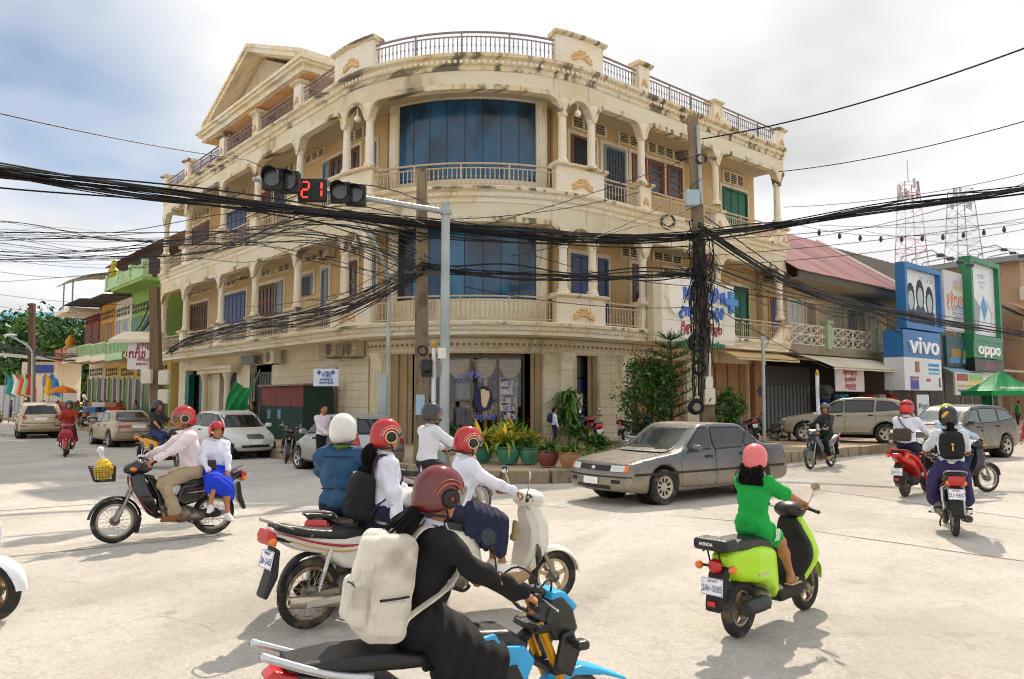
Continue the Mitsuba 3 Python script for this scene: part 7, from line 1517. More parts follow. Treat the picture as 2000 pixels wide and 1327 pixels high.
t = post('steel_post', 'thin grey steel post before the brown pillar', 'post', ground(1491, 24.5, PZ), at(1490, 662, 24.5), .06, .05, GALV, False); t.add('cap', box(*at(1490, 660, 24.5), .16, .1, .08), GALV)
b = ground(757, 20.6, PZ); t = post('steel_post', 'thin steel post with a lamp arm before the tiled wall', 'post', b, [b[0], b[1], at(757, 548, 20.6)[2]], .055, .045, GALV, False)
t.add('arm', tube(spline([[b[0], b[1], at(757, 548, 20.6)[2]], at(742, 495, 20.8), at(715, 452, 21), at(680, 425, 21.2)], 14), .045, 8), GALV, smooth=True); t.add('box', rbox(b[0]-.14, b[1], 1.95, .25, .2, 1.1, .02), GALV)
ss_ = solo('small_white_sign', box(*at(863, 690, 18.42), .2, .02, .26), C('#d8d6cf', .6), 'small white paper sign strapped to the traffic light mast', 'sign')
# blue and white arrow sign on a post before the tiled wall
g = at(637, 738, 22.2); t = Th('clinic_arrow_sign', 'small white sign with blue crosses and blue lettering on a thin post', 'sign')
t.add('post', cyl([g[0]+.28, g[1]+.04, PZ], [g[0]+.28, g[1]+.04, g[2]+.3], .03, n=8), IRON)
t.add('board', rbox(*g, .72, .07, .5, .015), C('#cdd6e2', .5))
def upright(poly, c, d=.01):
    v, f = extrude(poly, d); return np.stack([c[0]+v[:, 0], c[1]-v[:, 2], c[2]+v[:, 1]], 1), f
CB2 = C('#23439a', .5)
for dx in (-.2, .2): t.add('cross', upright(affinity.scale(pl, .3, .3), [g[0]+dx, g[1]-.036, g[2]+.15]), CB2)
for dz, n_, hh, sd in ((.13, 3, .05, 41), (.03, 4, .08, 42), (-.08, 8, .05, 43), (-.17, 10, .045, 44)): t.add('lettering', upright(pseudo(n_, hh, sd), [g[0]+.02, g[1]-.036, g[2]+dz]), CB2)
# left: old pole with box, street lamp, far pole
b = ground(311, 27, 0); t = post('utility_pole', 'brown stained concrete pole at the left end of the corner building', 'pole', b, at(302, 560, 27), .34, .28, mat('brown_pole', fn=streaky('#6f5d49', '#35291d', .6, 2.), rough=.9))
for u, v in ((287, 736), (321, 738), (320, 775)): t.add('meter_box', rbox(*at(u, v, 26.7), .36, .22, .5, .03), C('#c9c3b0', .6))
post('utility_pole', 'tall dark pole far down the left street before the trees', 'pole', ground(62, 62, 0), at(63, 593, 62), .45, .36, C('#5c463a', .9))
b = ground(64, 52, 0); t = Th('street_lamp', 'grey street lamp with a long curved arm at the far left', 'street lamp')
t.add('post', cyl(b, at(64, 690, 52), .11, .09, 10), GALV); t.add('arm', tube(spline([at(64, 690, 52), at(58, 680, 52), at(42, 668, 52), at(20, 655, 52)], 14), .07, 8), GALV, smooth=True); t.add('lamp', ball(at(20, 655, 52), (.5, .2, .1), 10), C('#c9cdd0', .4), smooth=True)
# ================= cables =================
CABLE = C('#0e0e12', .6)
def cable(p, q, sag, r, n=14, seed=0, wob=0.):
    rr_ = random.Random(seed); p, q = np.array(p), np.array(q); t = np.linspace(0, 1, n)
    P = p+(q-p)*t[:, None]; P[:, 2] -= sag*4*t*(1-t)
    if wob: P[1:-1] += np.array([[rr_.gauss(0, wob) for _ in range(3)] for _ in range(n-2)])
    return tube(P, r, 5, False)
WN = [0]
def wire(p, q, sag=.15, r=.014, lab=None, nm='overhead_wire', seed=0):
    solo(nm, cable(p, q, sag, r, 16, seed), CABLE, lab or 'thin overhead wire among the many across the crossing', 'cable', None if lab else 'thin overhead wires')
def bundle(name, lab, pts, n, spread, r0, seed, dep):
    """a rope of many cables through the points (pixel u, v at depth)"""
    rr_ = random.Random(seed); P = np.array([at(*p) for p in pts]); base = spline(P, 40); ms = []
    for i in range(n):
        o = np.array([rr_.gauss(0, spread*.5), rr_.gauss(0, spread), rr_.gauss(0, spread)]); ph = rr_.uniform(0, 6); am = rr_.uniform(.2, 1.)*spread
        t = np.linspace(0, 1, 40); off = o*(1-.45*np.cos(t*2*PI*rr_.choice((1, 2))+ph)[:, None])+np.stack([t*0, t*0, am*np.sin(t*rr_.uniform(6, 14)+ph)], 1)
        ms.append(tube(base+off, r0*rr_.uniform(.5, 1.5), 5, False))
    solo(name, ms, CABLE, lab, 'cable', kind='stuff')
bundle('cable_bundle', 'thick rope of black cables across the whole crossing', [(-120, 318, 14), (0, 337, 15), (300, 378, 17), (600, 414, 18.5), (822, 440, 19), (1080, 466, 21), (1365, 462, 23.2)], 22, .095, .017, 1, 0)
bundle('cable_bundle', 'black cable rope rising to the right edge from the cable pole', [(1365, 462, 23.2), (1520, 442, 23), (1700, 414, 22), (2000, 372, 21), (2150, 350, 20)], 14, .075, .021, 2, 0)
bundle('cable_bundle', 'cable rope falling from the cable pole towards the phone shops', [(1365, 440, 23.2), (1450, 500, 25), (1560, 562, 28), (1750, 612, 33), (2000, 655, 40), (2200, 680, 46)], 12, .09, .02, 3, 0)
bundle('cable_bundle', 'loose cables from the square pole along the left balconies', [(822, 532, 19), (740, 575, 21), (640, 610, 24), (480, 640, 30), (330, 690, 38)], 20, .17, .014, 4, 0)
bundle('cable_bundle', 'upper loose cables from the square pole to the far left', [(822, 532, 19), (690, 480, 21), (500, 470, 26), (250, 470, 30), (0, 468, 34), (-200, 470, 36)], 18, .34, .012, 5, 0)
bundle('cable_bundle', 'cables between the square pole and the cable pole at balcony height', [(822, 520, 19), (950, 535, 20), (1150, 542, 21.5), (1368, 538, 23.2)], 10, .09, .016, 6, 0)
bundle('cable_bundle', 'loose wires high before the upper left balconies', [(822, 470, 19), (700, 430, 20), (520, 452, 24), (300, 500, 32), (0, 505, 36), (-200, 505, 38)], 10, .3, .011, 15, 0)
bundle('cable_bundle', 'black cables far down the left street', [(300, 600, 40), (250, 668, 48), (160, 700, 55), (62, 690, 60), (-60, 672, 66)], 8, .22, .035, 7, 0)
bundle('cable_bundle', 'loose cables hanging before the balconies right of the cable pole', [(1365, 520, 23.2), (1480, 560, 25), (1600, 590, 28), (1760, 640, 34)], 8, .16, .016, 8, 0)
wire(at(-60, 208, 15), at(480, 312, 24), .1, .016, 'single wire crossing the sky at the upper left'); wire(at(1370, 272, 23), at(2040, 80, 16), .25, .022, 'thick single cable rising across the sky to the upper right')
wire(at(480, 312, 24), at(720, 395, 25), .1, .012); wire(at(1520, 336, 27), at(2040, 226, 20), .2, .016, 'thin single wire below the thick cable in the right sky')
for i, (a, b) in enumerate([((-40, 425, 30), (300, 470, 40)), ((-40, 452, 30), (300, 492, 40)), ((-40, 480, 30), (305, 505, 40)), ((-40, 500, 30), (310, 520, 40)), ((-40, 553, 34), (300, 520, 42)), ((-40, 570, 34), (290, 596, 42)), ((-40, 590, 34), (150, 610, 50)), ((1370, 350, 23), (1100, 480, 21)), ((1370, 400, 23), (1000, 500, 20)), ((822, 470, 19), (1370, 300, 23.2)), ((822, 430, 19), (1250, 375, 25)), ((1530, 405, 30), (2040, 330, 26)), ((1380, 470, 23), (2040, 402, 24)), ((1380, 500, 23), (2040, 420, 28)), ((1390, 520, 23), (2040, 440, 30)), ((1540, 470, 30), (2040, 345, 24)), ((1380, 540, 23), (1540, 610, 30)), ((1690, 452, 40), (2040, 490, 40)), ((1600, 440, 36), (2040, 430, 36)), ((700, 420, 20), (830, 520, 19.1)), ((830, 520, 19), (650, 640, 23)), ((1045, 500, 21), (1365, 560, 23)), ((905, 560, 20), (1360, 600, 23)), ((1380, 560, 23), (1560, 690, 29)), ((1380, 590, 23), (1620, 720, 31)), ((780, 560, 19.2), (600, 585, 25)), ((780, 545, 19.2), (440, 600, 31))]): wire(at(*a), at(*b), .12+.05*(i % 4), .011, seed=i)
# the tangle on the cable pole, its coils, and hanging festoon bulbs
rr = random.Random(9); ms = []
for i in range(36):
    u0, v0 = 1365+rr.gauss(0, 12), rr.uniform(440, 560); p0 = at(u0, v0, 23.2+rr.uniform(-.3, .2)); k = [p0]
    for j in range(5): k.append(k[-1]+np.array([rr.gauss(0, .15)+(at(1368, 700, 23)[0]-k[-1][0])*.25, rr.gauss(0, .10), rr.uniform(-.75, .12)]))
    ms.append(tube(spline(k, 14), rr.uniform(.009, .022), 5, False))
for i in range(15):
    x0 = 1356+rr.uniform(-4, 34); ms.append(tube(spline([at(x0+rr.gauss(0, 3), 470+45*j, 23.1+rr.uniform(-.15, .1)) for j in range(8)], 18), rr.uniform(.009, .022), 5, False))
solo('cable_tangle', ms, CABLE, 'dense black tangle of cables wrapped round the right concrete pole', 'cable', kind='stuff')
for i, (u, v, r, n, lab) in enumerate(((1362, 670, .25, 7, 'large black cable coil hung low on the cable pole'), (1365, 718, .2, 5, 'middle black cable coil under the large one'), (1361, 795, .19, 6, 'black cable coil near the foot of the cable pole'), (1304, 432, .20, 2, 'thin wire coil hanging left of the cable pole'), (1370, 310, .15, 2, 'small wire coil high on the cable pole'))):
    c = at(u, v, 22.9); solo('cable_coil', [torus(r*rr.uniform(.8, 1.05), .022 if n > 3 else .012, 28, 6, 'y', c+[rr.gauss(0, .02), rr.uniform(-.06, .06), rr.gauss(0, .02)]) for _ in range(n*2)], CABLE, lab, 'cable coil', smooth=True)
fs = Th('festoon_string', 'string of small dark bulbs hanging across the right sky', 'lights')
P_f = [at(u, v, 34) for u, v in ((1560, 440), (1640, 455), (1800, 460), (2000, 436))]
fs.add('cord', tube(spline(P_f, 24), .012, 5), CABLE)
for q in spline(P_f, 12)[1:-1]: fs.add('bulb', lathe([(.02, 0), (.07, -.1), (.08, -.2), (.03, -.28)][::-1], 10, loc=q), C('#30333a', .3))
# ================= plants =================
LEAF = [mat('leaf_%d' % i, c, .5) for i, c in enumerate(('#38601f', '#264517', '#557f28', '#8a9a2a', '#d2b01e'))]
def blade(base, d, L, w, droop, n=5):
    d = np.asarray(d, float); d /= np.linalg.norm(d); s = np.cross(d, [0, 0, 1.]); s /= max(np.linalg.norm(s), 1e-6); t = np.linspace(0, 1, n); P = base+d*L*t[:, None]; P[:, 2] -= droop*L*t*t
    ww = w*np.sin(PI*np.clip(t*.88+.1, 0, 1)); up = np.array([0, 0, 1.])*w*.25
    V = np.vstack([P+s*ww[:, None]+up*(ww/w)[:, None], P, P-s*ww[:, None]+up*(ww/w)[:, None]]); i = np.arange(n-1)
    return tri((V, np.vstack([np.stack([i, i+1, n+i+1, n+i], 1), np.stack([n+i, n+i+1, 2*n+i+1, 2*n+i], 1)])))
def tuft(t, b, n, L, w, cols, spread=.9, up=.9, droop=.4, seed=0, nm='leaves'):
    r = random.Random(seed); by = {}
    for i in range(n):
        a = r.uniform(0, 2*PI); d = [math.cos(a)*spread*r.uniform(.3, 1), math.sin(a)*spread*r.uniform(.3, 1), up*r.uniform(.5, 1.2)]
        by.setdefault(r.choice(cols), []).append(blade(np.array(b)+[r.gauss(0, .05), r.gauss(0, .05), 0], d, L*r.uniform(.6, 1.15), w*r.uniform(.7, 1.2), droop*r.uniform(.4, 1.6)))
    for c, m in by.items(): t.add(nm, m, LEAF[c], kind='stuff')
pots = [(940, 902, '#3b8069', .36, 'first green pot from the left on the kerb, yellow leaved plant', (3, 4, 0)), (993, 905, '#458c74', .36, 'second green pot on the kerb, below the tallest yellow leaves', (3, 4, 4, 2)), (1036, 905, '#4c8f74', .34, 'third green pot on the kerb, mossy, narrow green leaves', (0, 2, 1)), (1070, 910, '#7a4038', .32, 'dark red pot on the kerb with low herbs', (0, 1, 2)), (1112, 912, '#a57a5a', .30, 'pale clay pot on the kerb nearest the grey car', (0, 2, 3))]
for i, (u, v, c, r, lab, cl) in enumerate(pots):
    p = G(u, v, PZ+.04); t = Th('flower_pot', lab, 'flower pot', 'flower pots on the kerb'); r *= .72
    r *= 1.12; k = t.add('pot', lathe([(.001, 0), (r*.66, 0), (r*.85, r*.35), (r*1.0, r*.85), (r*.98, r*1.15), (r*.9, r*1.25), (r*1.02, r*1.32), (r*1.02, r*1.42), (r*.88, r*1.42), (r*.86, r*1.2), (.001, r*1.2)], 28, loc=p), mat('pot_%d' % i, fn=streaky(c, '#4a3c2c', .6, 3.), rough=.5), smooth=35)
    t.add('stem', [cyl(p+[0, 0, r*1.1], p+[rdm.uniform(-.08, .08), rdm.uniform(-.08, .08), r*1.2+.35], .018, .008, 6) for _ in range(4)], C('#4d4a28', .8))
    if i < 2: tuft(t, p+[0, .05, r*1.25], 90, 1.0, .040, cl, .8, .8, .55, i, 'leaves')
    tuft(t, p+[0, 0, r*1.3], 90, .5 if i != 2 else .65, .018 if i == 2 else .032, (0, 1, 2) if i < 2 else cl, .8, .7, .5, i+20, 'leaves')
bd = [('shrub', 965, 884, 180, 1.15, .044, (3, 4, 4, 0, 2), .9, .55, 'yellow and green strap leaved shrub behind the green pots'), ('shrub', 1030, 880, 150, 1.05, .042, (3, 4, 4, 0, 2), .9, .55, 'yellow leaved shrub left of the school boy'), ('shrub', 1005, 872, 110, 1.05, .04, (4, 0, 2), .9, .5, 'leafy shrub behind the third pot'), ('shrub', 905, 888, 90, .95, .036, (0, 1, 2), .9, .6, 'green shrub beside the red helmets at the left end of the flower bed'), ('shrub', 1150, 888, 260, .6, .036, (0, 1, 1, 2), .8, .5, 'dark low shrub left of the parked red motorbike'), ('shrub', 1125, 880, 220, .65, .036, (0, 1, 2), .9, .5, 'green bush under the spiky plant')]
for i, (nm, u, v, n, L, w, cl, upz, dr_, lab) in enumerate(bd):
    t = Th(nm, lab, 'shrub', 'shrubs in the corner flower bed'); p = G(u, v, PZ)
    for j in range(3): tuft(t, p+[rdm.uniform(-.3, .3), rdm.uniform(-.25, .25), rdm.uniform(.1, .45)], n//3, L, w, cl, .9, upz, dr_, i*7+j+100)
    t.add('stem', [cyl(p, p+[rdm.uniform(-.2, .2), rdm.uniform(-.2, .2), .5], .02, .01, 6) for _ in range(4)], C('#4d4a28', .8))
hd = Th('low_hedge', 'low mixed green ground cover along the kerb behind the pots', 'ground cover', kind='stuff')
by = {}
rr = random.Random(33)
for i in range(1600):
    u = rr.uniform(935, 1215); p = G(u, 897+rr.uniform(-16, 8)-(u-935)*.02, PZ); a = rr.uniform(0, 2*PI); by.setdefault(rr.choice((0, 0, 1, 1, 2, 3)), []).append(blade(p+[0, 0, rr.uniform(0, .32)], [math.cos(a), math.sin(a), rr.uniform(.2, 1.)], rr.uniform(.1, .22), rr.uniform(.015, .035), .4, 4))
for c, m in by.items(): hd.add('leaves_%s' % ('green', 'dark', 'fresh', 'olive', 'yellow')[c], m, LEAF[c], kind='stuff')
# the spiky plant (long drooping leaves in whorls)
dp = Th('spiky_plant', 'tall spiky bright green plant with drooping leaves beside the boy', 'plant'); p = G(1113, 868, PZ)
dp.add('stem', cyl(p, p+[0, 0, 1.5], .05, .03, 8), C('#5a5034', .8))
for j in range(7): tuft(dp, p+[rdm.uniform(-.15, .15), 0, .5+.2*j], 48, .82, .048, (2, 0, 2, 2, 0), 1., .55+.06*j, .85, 200+j)
# conifer with tiers and the leafy trees before the shutters
def needle_tier(t, c, L, n, seed):
    r = random.Random(seed); ms = {0: [], 1: [], 2: []}
    for i in range(n):
        a = i*2*PI/n+r.uniform(-.2, .2); d = np.array([math.cos(a), math.sin(a), .25]); q = np.linspace(0, 1, 9); P = c+d*L*q[:, None]; P[:, 2] += L*.18*q**2
        ms[1].append(tube(P, np.linspace(.02, .006, 9), 5))
        for x in P[2:]:
            for s in range(7): b = r.uniform(0, 2*PI); ms[r.choice((0, 1, 2))].append(blade(x, d*.6+np.array([math.cos(b)*.8, math.sin(b)*.8, r.uniform(-.2, .7)]), r.uniform(.12, .26), .012, .1, 3))
    for c_, m in ms.items(): t.add('branches', m, LEAF[c_], kind='stuff')
p = G(1312, 872, PZ); p = np.array([at(1312, 800, 24.6)[0], 24.6, PZ])
cf = Th('conifer', 'tiered conifer left of the cable pole in front of the brown shutters', 'tree'); cf.add('trunk', cyl(p, p+[0, 0, 3.7], .06, .02, 8), C('#5a4a36', .9))
for j in range(9): needle_tier(cf, p+[0, 0, 1.0+.31*j], 1.05-.075*j, 7, 300+j)
def leafy(name, lab, b, h, crown, n, size, cols, seed, grp=None, trunkr=.06, limbs=7):
    """tapered trunk, limbs and a crown of separate leaves in clumps"""
    r = random.Random(seed); t = Th(name, lab, 'tree', grp); b = np.array(b, float); cz = h-crown[2]
    tr = [cyl(b, b+[0, 0, cz*.9], trunkr, trunkr*.7, 8)]; cl = []
    for i in range(limbs):
        a = i*2.4; e = b+[math.cos(a)*crown[0]*r.uniform(.3, .75), math.sin(a)*crown[1]*r.uniform(.3, .75), cz+crown[2]*r.uniform(-.5, .8)]
        tr.append(tube(spline([b+[0, 0, cz*.6], (b+[0, 0, cz*.8]+e)/2+[0, 0, .1*h], e], 7), np.linspace(trunkr*.6, trunkr*.15, 7), 6)); cl.append(e)
    for i in range(limbs*4):
        a, z = r.uniform(0, 2*PI), r.uniform(-1, 1); q = math.sqrt(max(1-z*z, 0))*r.uniform(.5, 1); cl.append(b+[math.cos(a)*crown[0]*q, math.sin(a)*crown[1]*q, cz+crown[2]*z*r.uniform(.7, 1)])
    t.add('trunk', tr, C('#54463a', .9)); by = {}
    rg = np.random.default_rng(seed); N = n; ci = rg.integers(0, len(cl), N); cr = np.array(cl)[ci]+rg.normal(0, .17, (N, 3))*np.array(crown)
    d1 = rg.normal(0, 1, (N, 3)); d1 /= np.linalg.norm(d1, axis=1, keepdims=True); d2 = np.cross(d1, rg.normal(0, 1, (N, 3))); d2 /= np.linalg.norm(d2, axis=1, keepdims=True)
    s = size*rg.uniform(.6, 1.4, (N, 1)); col = (ci*7+rg.integers(0, 2, N)) % len(cols)
    for k in set(cols):
        m = np.isin(col, [i for i, c in enumerate(cols) if c == k]); a, x, y, ss_ = cr[m], d1[m], d2[m], s[m]; q = len(a)
        if not q: continue
        V = np.vstack([a-x*ss_, a+y*ss_*.45, a+x*ss_, a-y*ss_*.45]); i = np.arange(q); t.add('crown', (V, np.vstack([np.stack([i, i+q, i+2*q], 1), np.stack([i, i+2*q, i+3*q], 1)])), LEAF[k], kind='stuff')
    return t
leafy('small_tree', 'dark leafy tree before the brown shutters left of the conifer', [at(1272, 800, 24.8)[0], 24.8, PZ], 2.8, (1.0, .8, 1.2), 5200, .062, (1, 1, 1, 0, 1, 2), 51)
leafy('small_tree', 'small leafy tree right of the cable pole', [at(1418, 800, 25.5)[0], 25.5, PZ], 1.9, (.55, .5, .75), 1300, .075, (0, 1, 0, 2), 52)
for i, (u, y, h, cx, cz, lab) in enumerate(((25, 95, 11.5, 5.5, 4.6, 'big round tree at the far left before the blue roof'), (95, 88, 11.8, 5.2, 5, 'big dark tree behind the street lamp, right of the far pole'), (128, 78, 8.5, 3.2, 3.6, 'tree behind the orange umbrella'), (-30, 90, 10, 5, 4.5, 'tree cut by the left edge'))):
    leafy('broad_tree', lab, [at(u, 780, y)[0], y, 0], h, (cx, cx*.8, cz), 5200, .34, (0, 1, 1, 0, 2), 60+i, trunkr=.35, limbs=9)
# ================= the streets left and right =================
def wallpaint(name, c, d='#5c5040', a=.4): return mat('wall_'+name, fn=streaky(c, d, a, 1.), rough=.85)
def louvred(t, s0, s1, o, z0, z1, frame_, leaf, n=2, par=None):
    k = t.add('window', [fbox(s0-.07, s0, o, o+.08, z0, z1+.07), fbox(s1, s1+.07, o, o+.08, z0, z1+.07), fbox(s0, s1, o, o+.08, z1, z1+.07), fbox(s0, s1, o, o+.02, z0, z1)], frame_)
    for i in range(n): x, y = s0+(s1-s0)*i/n, s0+(s1-s0)*(i+1)/n; t.add('leaf', fbox(x+.03, y-.03, o+.02, o+.05, z0+.03, z1-.03), leaf, par=k)
def breeze(t, s0, s1, o, z0, z1, n, m):
    k = t.add('vent', [fbox(s0-.05, s1+.05, o, o+.06, z1, z1+.05), fbox(s0-.05, s1+.05, o, o+.06, z0-.05, z0)]+[fbox(s0+(s1-s0)*i/n-.04, s0+(s1-s0)*i/n+.04, o, o+.06, z0, z1) for i in range(n+1)]+[fbox(s0, s1, o, o+.05, (z0+z1)/2-.03, (z0+z1)/2+.03)], m)
    t.add('opening', fbox(s0, s1, o, o+.015, z0, z1), DARK, par=k)
YEL = wallpaint('yellow', '#cfb26a'); LIMEW = wallpaint('lime', '#86a65a'); PALEG = wallpaint('pale_green', '#a0bf94'); OCH = wallpaint('ochre', '#c79a52'); CRW = wallpaint('cream_white', '#d6cdbd'); REDW = wallpaint('brick_red', '#8f4030')
def shop(lab, s0, s1, up, low, floor_z, top, kind):
    """one shophouse of the left row: s0 > s1 going away"""
    a, b = min(s0, s1)+.04, max(s0, s1)-.04; t = Th('shophouse', lab, 'building', 'shophouses of the left street')
    t.add('wall', fbox(a, b, -9, -.5, floor_z, top), up); t.add('ground_wall', fbox(a, b, -9, -.9, .1, floor_z), low)
    t.add('balcony', fbox(a, b, -.5, 1.0, floor_z-.35, floor_z), PALEG if kind == 'green' else CRW)
    w = b-a; n = max(1, round(w/2.4))
    breeze(t, a+.3, b-.3, -.5, floor_z+2.75, floor_z+3.35, max(3, round(w*1.6)), up)
    fr, lf = {'green': (LIMEW, C('#3f6f5c', .5)), 'cream': (CRW, C('#7f858c', .4)), 'ochre': (OCH, C('#7a5230', .5)), 'red': (C('#8f3a2c', .6), C('#5a2a22', .6))}[kind]
    for i in range(n): louvred(t, a+.3+(w-.4)*i/n, a+(w-.2)*(i+1)/n-.15, -.5, floor_z+.05, floor_z+2.5, fr, lf, 3)
    k = t.add('railing', [fbox(a, b, .92, 1.0, floor_z+.75, floor_z+.85), fbox(a, b, .92, 1.0, floor_z, floor_z+.1)], PALEG if kind != 'red' else IRON)
    t.add('balusters', [fbox(x, x+(.05 if kind == 'red' else .12), .93, .99, floor_z+.1, floor_z+.75) for x in np.arange(a+.1, b-.1, .25 if kind == 'red' else .32)], PALEG if kind != 'red' else CRW, par=k, kind='stuff')
    breeze(t, a+.4, b-.4, -.9, floor_z-1.3, floor_z-.75, max(3, round(w*1.4)), low)
    for i in range(n+1):
        x, y = a+.25+(w-.3)*i/(n+1), a+(w-.1)*(i+1)/(n+1)-.2; k = t.add('door', fbox(x, y, -.9, -.86, .15, floor_z-1.5), C(('#2a2d2e', '#5a6a40', '#39424a')[i % 3], .5)); t.add('jamb', [fbox(x-.12, x, -.9, -.8, .15, floor_z-1.4), fbox(y, y+.12, -.9, -.8, .15, floor_z-1.4)], C(('#c9c5ba', '#6f9a3e')[i % 2], .6), par=k)
    return t, a, b
t, a, b = shop('lime green shophouse with a pale green roof parapet', -22.0, -29.2, LIMEW, YEL, 4.6, 9.1, 'green')
t.add('parapet', [fbox(a-1.6, b, .55, .75, 9.1, 9.75), fbox(a-1.6, b, .3, .85, 8.95, 9.1)], PALEG)
for x in np.linspace(a-1.4, b-.2, 4): t.add('parapet_post', fbox(x-.2, x+.2, .5, .82, 9.1, 10.0), PALEG)
t.add('eave', fbox(a, b, -.5, .8, 8.75, 8.95), LIMEW); gp = F(a-.4, .6, 9.75)
t.add('urn', lathe([(.12, 0), (.3, .2), (.34, .5), (.16, .7), (.2, .9), (.05, 1.2)], 12, loc=gp), C('#b0a02c', .4, .3), smooth=40)
t, a, b = shop('narrow cream white shophouse next to the lime green one', -29.2, -33.2, CRW, YEL, 4.7, 8.7, 'cream')
t.add('tin_roof', sweep([(-9, 8.7), (1.3, 8.55), (1.3, 8.62), (-9, 9.3)], a, b), C('#4e4a45', .8))
t, a, b = shop('ochre shophouse in the middle of the left row', -33.2, -37.4, OCH, YEL, 4.8, 8.9, 'ochre')
t.add('tin_roof', sweep([(-9, 8.9), (1.8, 8.6), (1.8, 8.68), (-9, 9.5)], a-1, b), C('#45413d', .8))
t, a, b = shop('red and white shophouse with a white balustrade at the end of the left row', -37.4, -42.4, REDW, CRW, 4.9, 8.6, 'red')
t.add('white_eave', fbox(a-.4, b, -.5, 1.6, 8.2, 8.5), CRW); t.add('orange_board', fbox(a-2.6, a-.2, .95, 1.05, 4.7, 5.7), C('#b8644a', .7))
sp_ = F(a+1.2, .7, 5.0); t.add('shrine', [lathe([(.5, 0), (.45, .3), (.25, .4), (.55, .7), (.3, .9), (.4, 1.2), (.1, 1.7)], 10, loc=sp_)], C('#c08a1c', .4, .3))
ph = Th('rooftop_house', 'dark brown gabled house rising behind the left row with a striped tin awning', 'building')
a, b = -38.2, -26.5
ph.add('wall', fbox(a, b, -6.5, -1.4, 9.2, 11.9), C('#3d2422', .8)); V = [F(s, o, z) for s, o, z in ((a-.6, -.9, 11.8), (a-.6, -7.2, 11.8), (a-.6, -4., 13.6), (b, -.9, 11.8), (b, -7.2, 11.8), (b, -4., 13.6))]
ph.add('roof', (np.array(V), np.array([[0, 1, 2], [5, 4, 3], [0, 2, 5], [0, 5, 3], [1, 4, 5], [1, 5, 2], [0, 3, 4], [0, 4, 1]])), C('#7c4f44', .8))
def aw2(u, v): return np.array([F(a-3.8+4.2*y, -1.5+3.2*x, 11.3-.9*x*x+.04*math.sin(y*60)) for x, y in zip(u, v)])
ph.add('tin_awning', grid(aw2, 8, 60), C('#8c9a86', .6), smooth=True); ph.add('awning_post', [cyl(F(a-3, 1.3, 8.6), F(a-3, 1.3, 10.6), .05, n=6), cyl(F(a-.4, 1.2, 8.6), F(a-.4, 1.2, 10.6), .05, n=6)], GREYM)
# hanging shop sign of the green house
hs = Th('hanging_shop_sign', 'white hanging shop sign with red lettering beside the brown stained pole', 'sign')
c0 = F(-23.2, 1.2, 0); rx = Rv*1.0
q0, q1 = at(249, 700, 37.5), at(291, 700, 37.5); zt, zb_ = at(270, 672, 37.5)[2], at(270, 722, 37.5)[2]
hs.add('board', bbox(q0[0], q1[0], 37.5, 37.8, zb_, zt), C('#d4d0d0', .5)); hs.add('awning', [hexa([[x, y, z+(.5 if y > 37.6 else 0)] for x in (q0[0]-.8, q1[0]+.2) for y in (37.2, 38.6) for z in (zt+.05, zt+.2)])], CRW)
RD2 = C('#8c2230', .5); mx = (q0[0]+q1[0])/2
for n_, hh, dx, dz, sd in ((4, .34, -.22, -.05, 61), (3, .22, .25, .42, 62), (5, .12, .25, -.2, 63), (5, .12, .2, -.42, 64)): hs.add('lettering', upright(pseudo(n_, hh, sd), [mx+dx, 37.49, (zt+zb_)/2+dz]), RD2)
# kiosk, net, booth before the left wing
g = F(sl(562, 820, GO+1.6)[0], GO+1.6, 0); x0, x1 = sl(508, 820, GO+1.6)[0], sl(590, 820, GO+1.6)[0]
kb2 = Th('street_booth', 'closed street booth with dull red top panels and dark green lower panels', 'booth')
a, b = min(x0, x1), max(x0, x1)
kb2.add('frame', fbox(a, b, GO+.35, GO+1.55, PZ, 2.35), C('#1d3a2f', .8)); kb2.add('top_sheet', fbox(a-.1, b+.1, GO+.3, GO+1.7, 2.35, 2.42), mat('rusty_sheet', fn=streaky('#8a7a68', '#4a382a', .7, 2.), rough=.8))
RDP = mat('faded_red', fn=streaky('#6f3832', '#45241f', .6, 1.5, '#7d4640'), rough=.8); GRP = mat('faded_green', fn=streaky('#1a3a30', '#0f1f1a', .5, 1.5, '#22463a'), rough=.8)
for i in range(4): x, y = a+(b-a)*i/4, a+(b-a)*(i+1)/4; kb2.add('red_panel', fbox(x+.01, y-.01, GO+1.55, GO+1.58, 1.55, 2.33), RDP); kb2.add('green_panel', fbox(x+.01, y-.01, GO+1.55, GO+1.58, PZ+.05, 1.53), GRP)
for i in (1, 2): kb2.add('paper', fbox(a+(b-a)*(i-.3)/4, a+(b-a)*(i+.0)/4, GO+1.58, GO+1.585, 1.05, 1.42), C('#6f8fa8', .7))
n0, n1, n2, n3 = at(508, 722, 30), at(496, 752, 29.5), at(462, 744, 29.6), at(436, 812, 29)
def net(u, v):
    top = n2[None]*(1-u[:, None])+n1[None]*u[:, None]; bot = n3[None]*(1-u[:, None])+(n1*.25+at(485, 816, 29)*.75)[None]*u[:, None]; P = top*(1-v[:, None])+bot*v[:, None]
    P[:, 2] -= .18*np.sin(PI*u)*(1-v); P[:, 1] -= .25*np.sin(PI*v)+.08*np.sin(u*17+v*5); return P
nt = Th('green_net', 'bright green cloth net strung up behind the white hatchback', 'net'); nt.add('cloth', grid(net, 24, 18), mat('green_net', fn=lambda p, n, uv: mix(lin('#0f8a4a'), lin('#0a6a38'), fbm(p.x*7, p.y*7, p.z*7, 3)), rough=.7), smooth=True); nt.add('rope', tube([n0, n1], .018, 6), C('#8a8f88', .8))
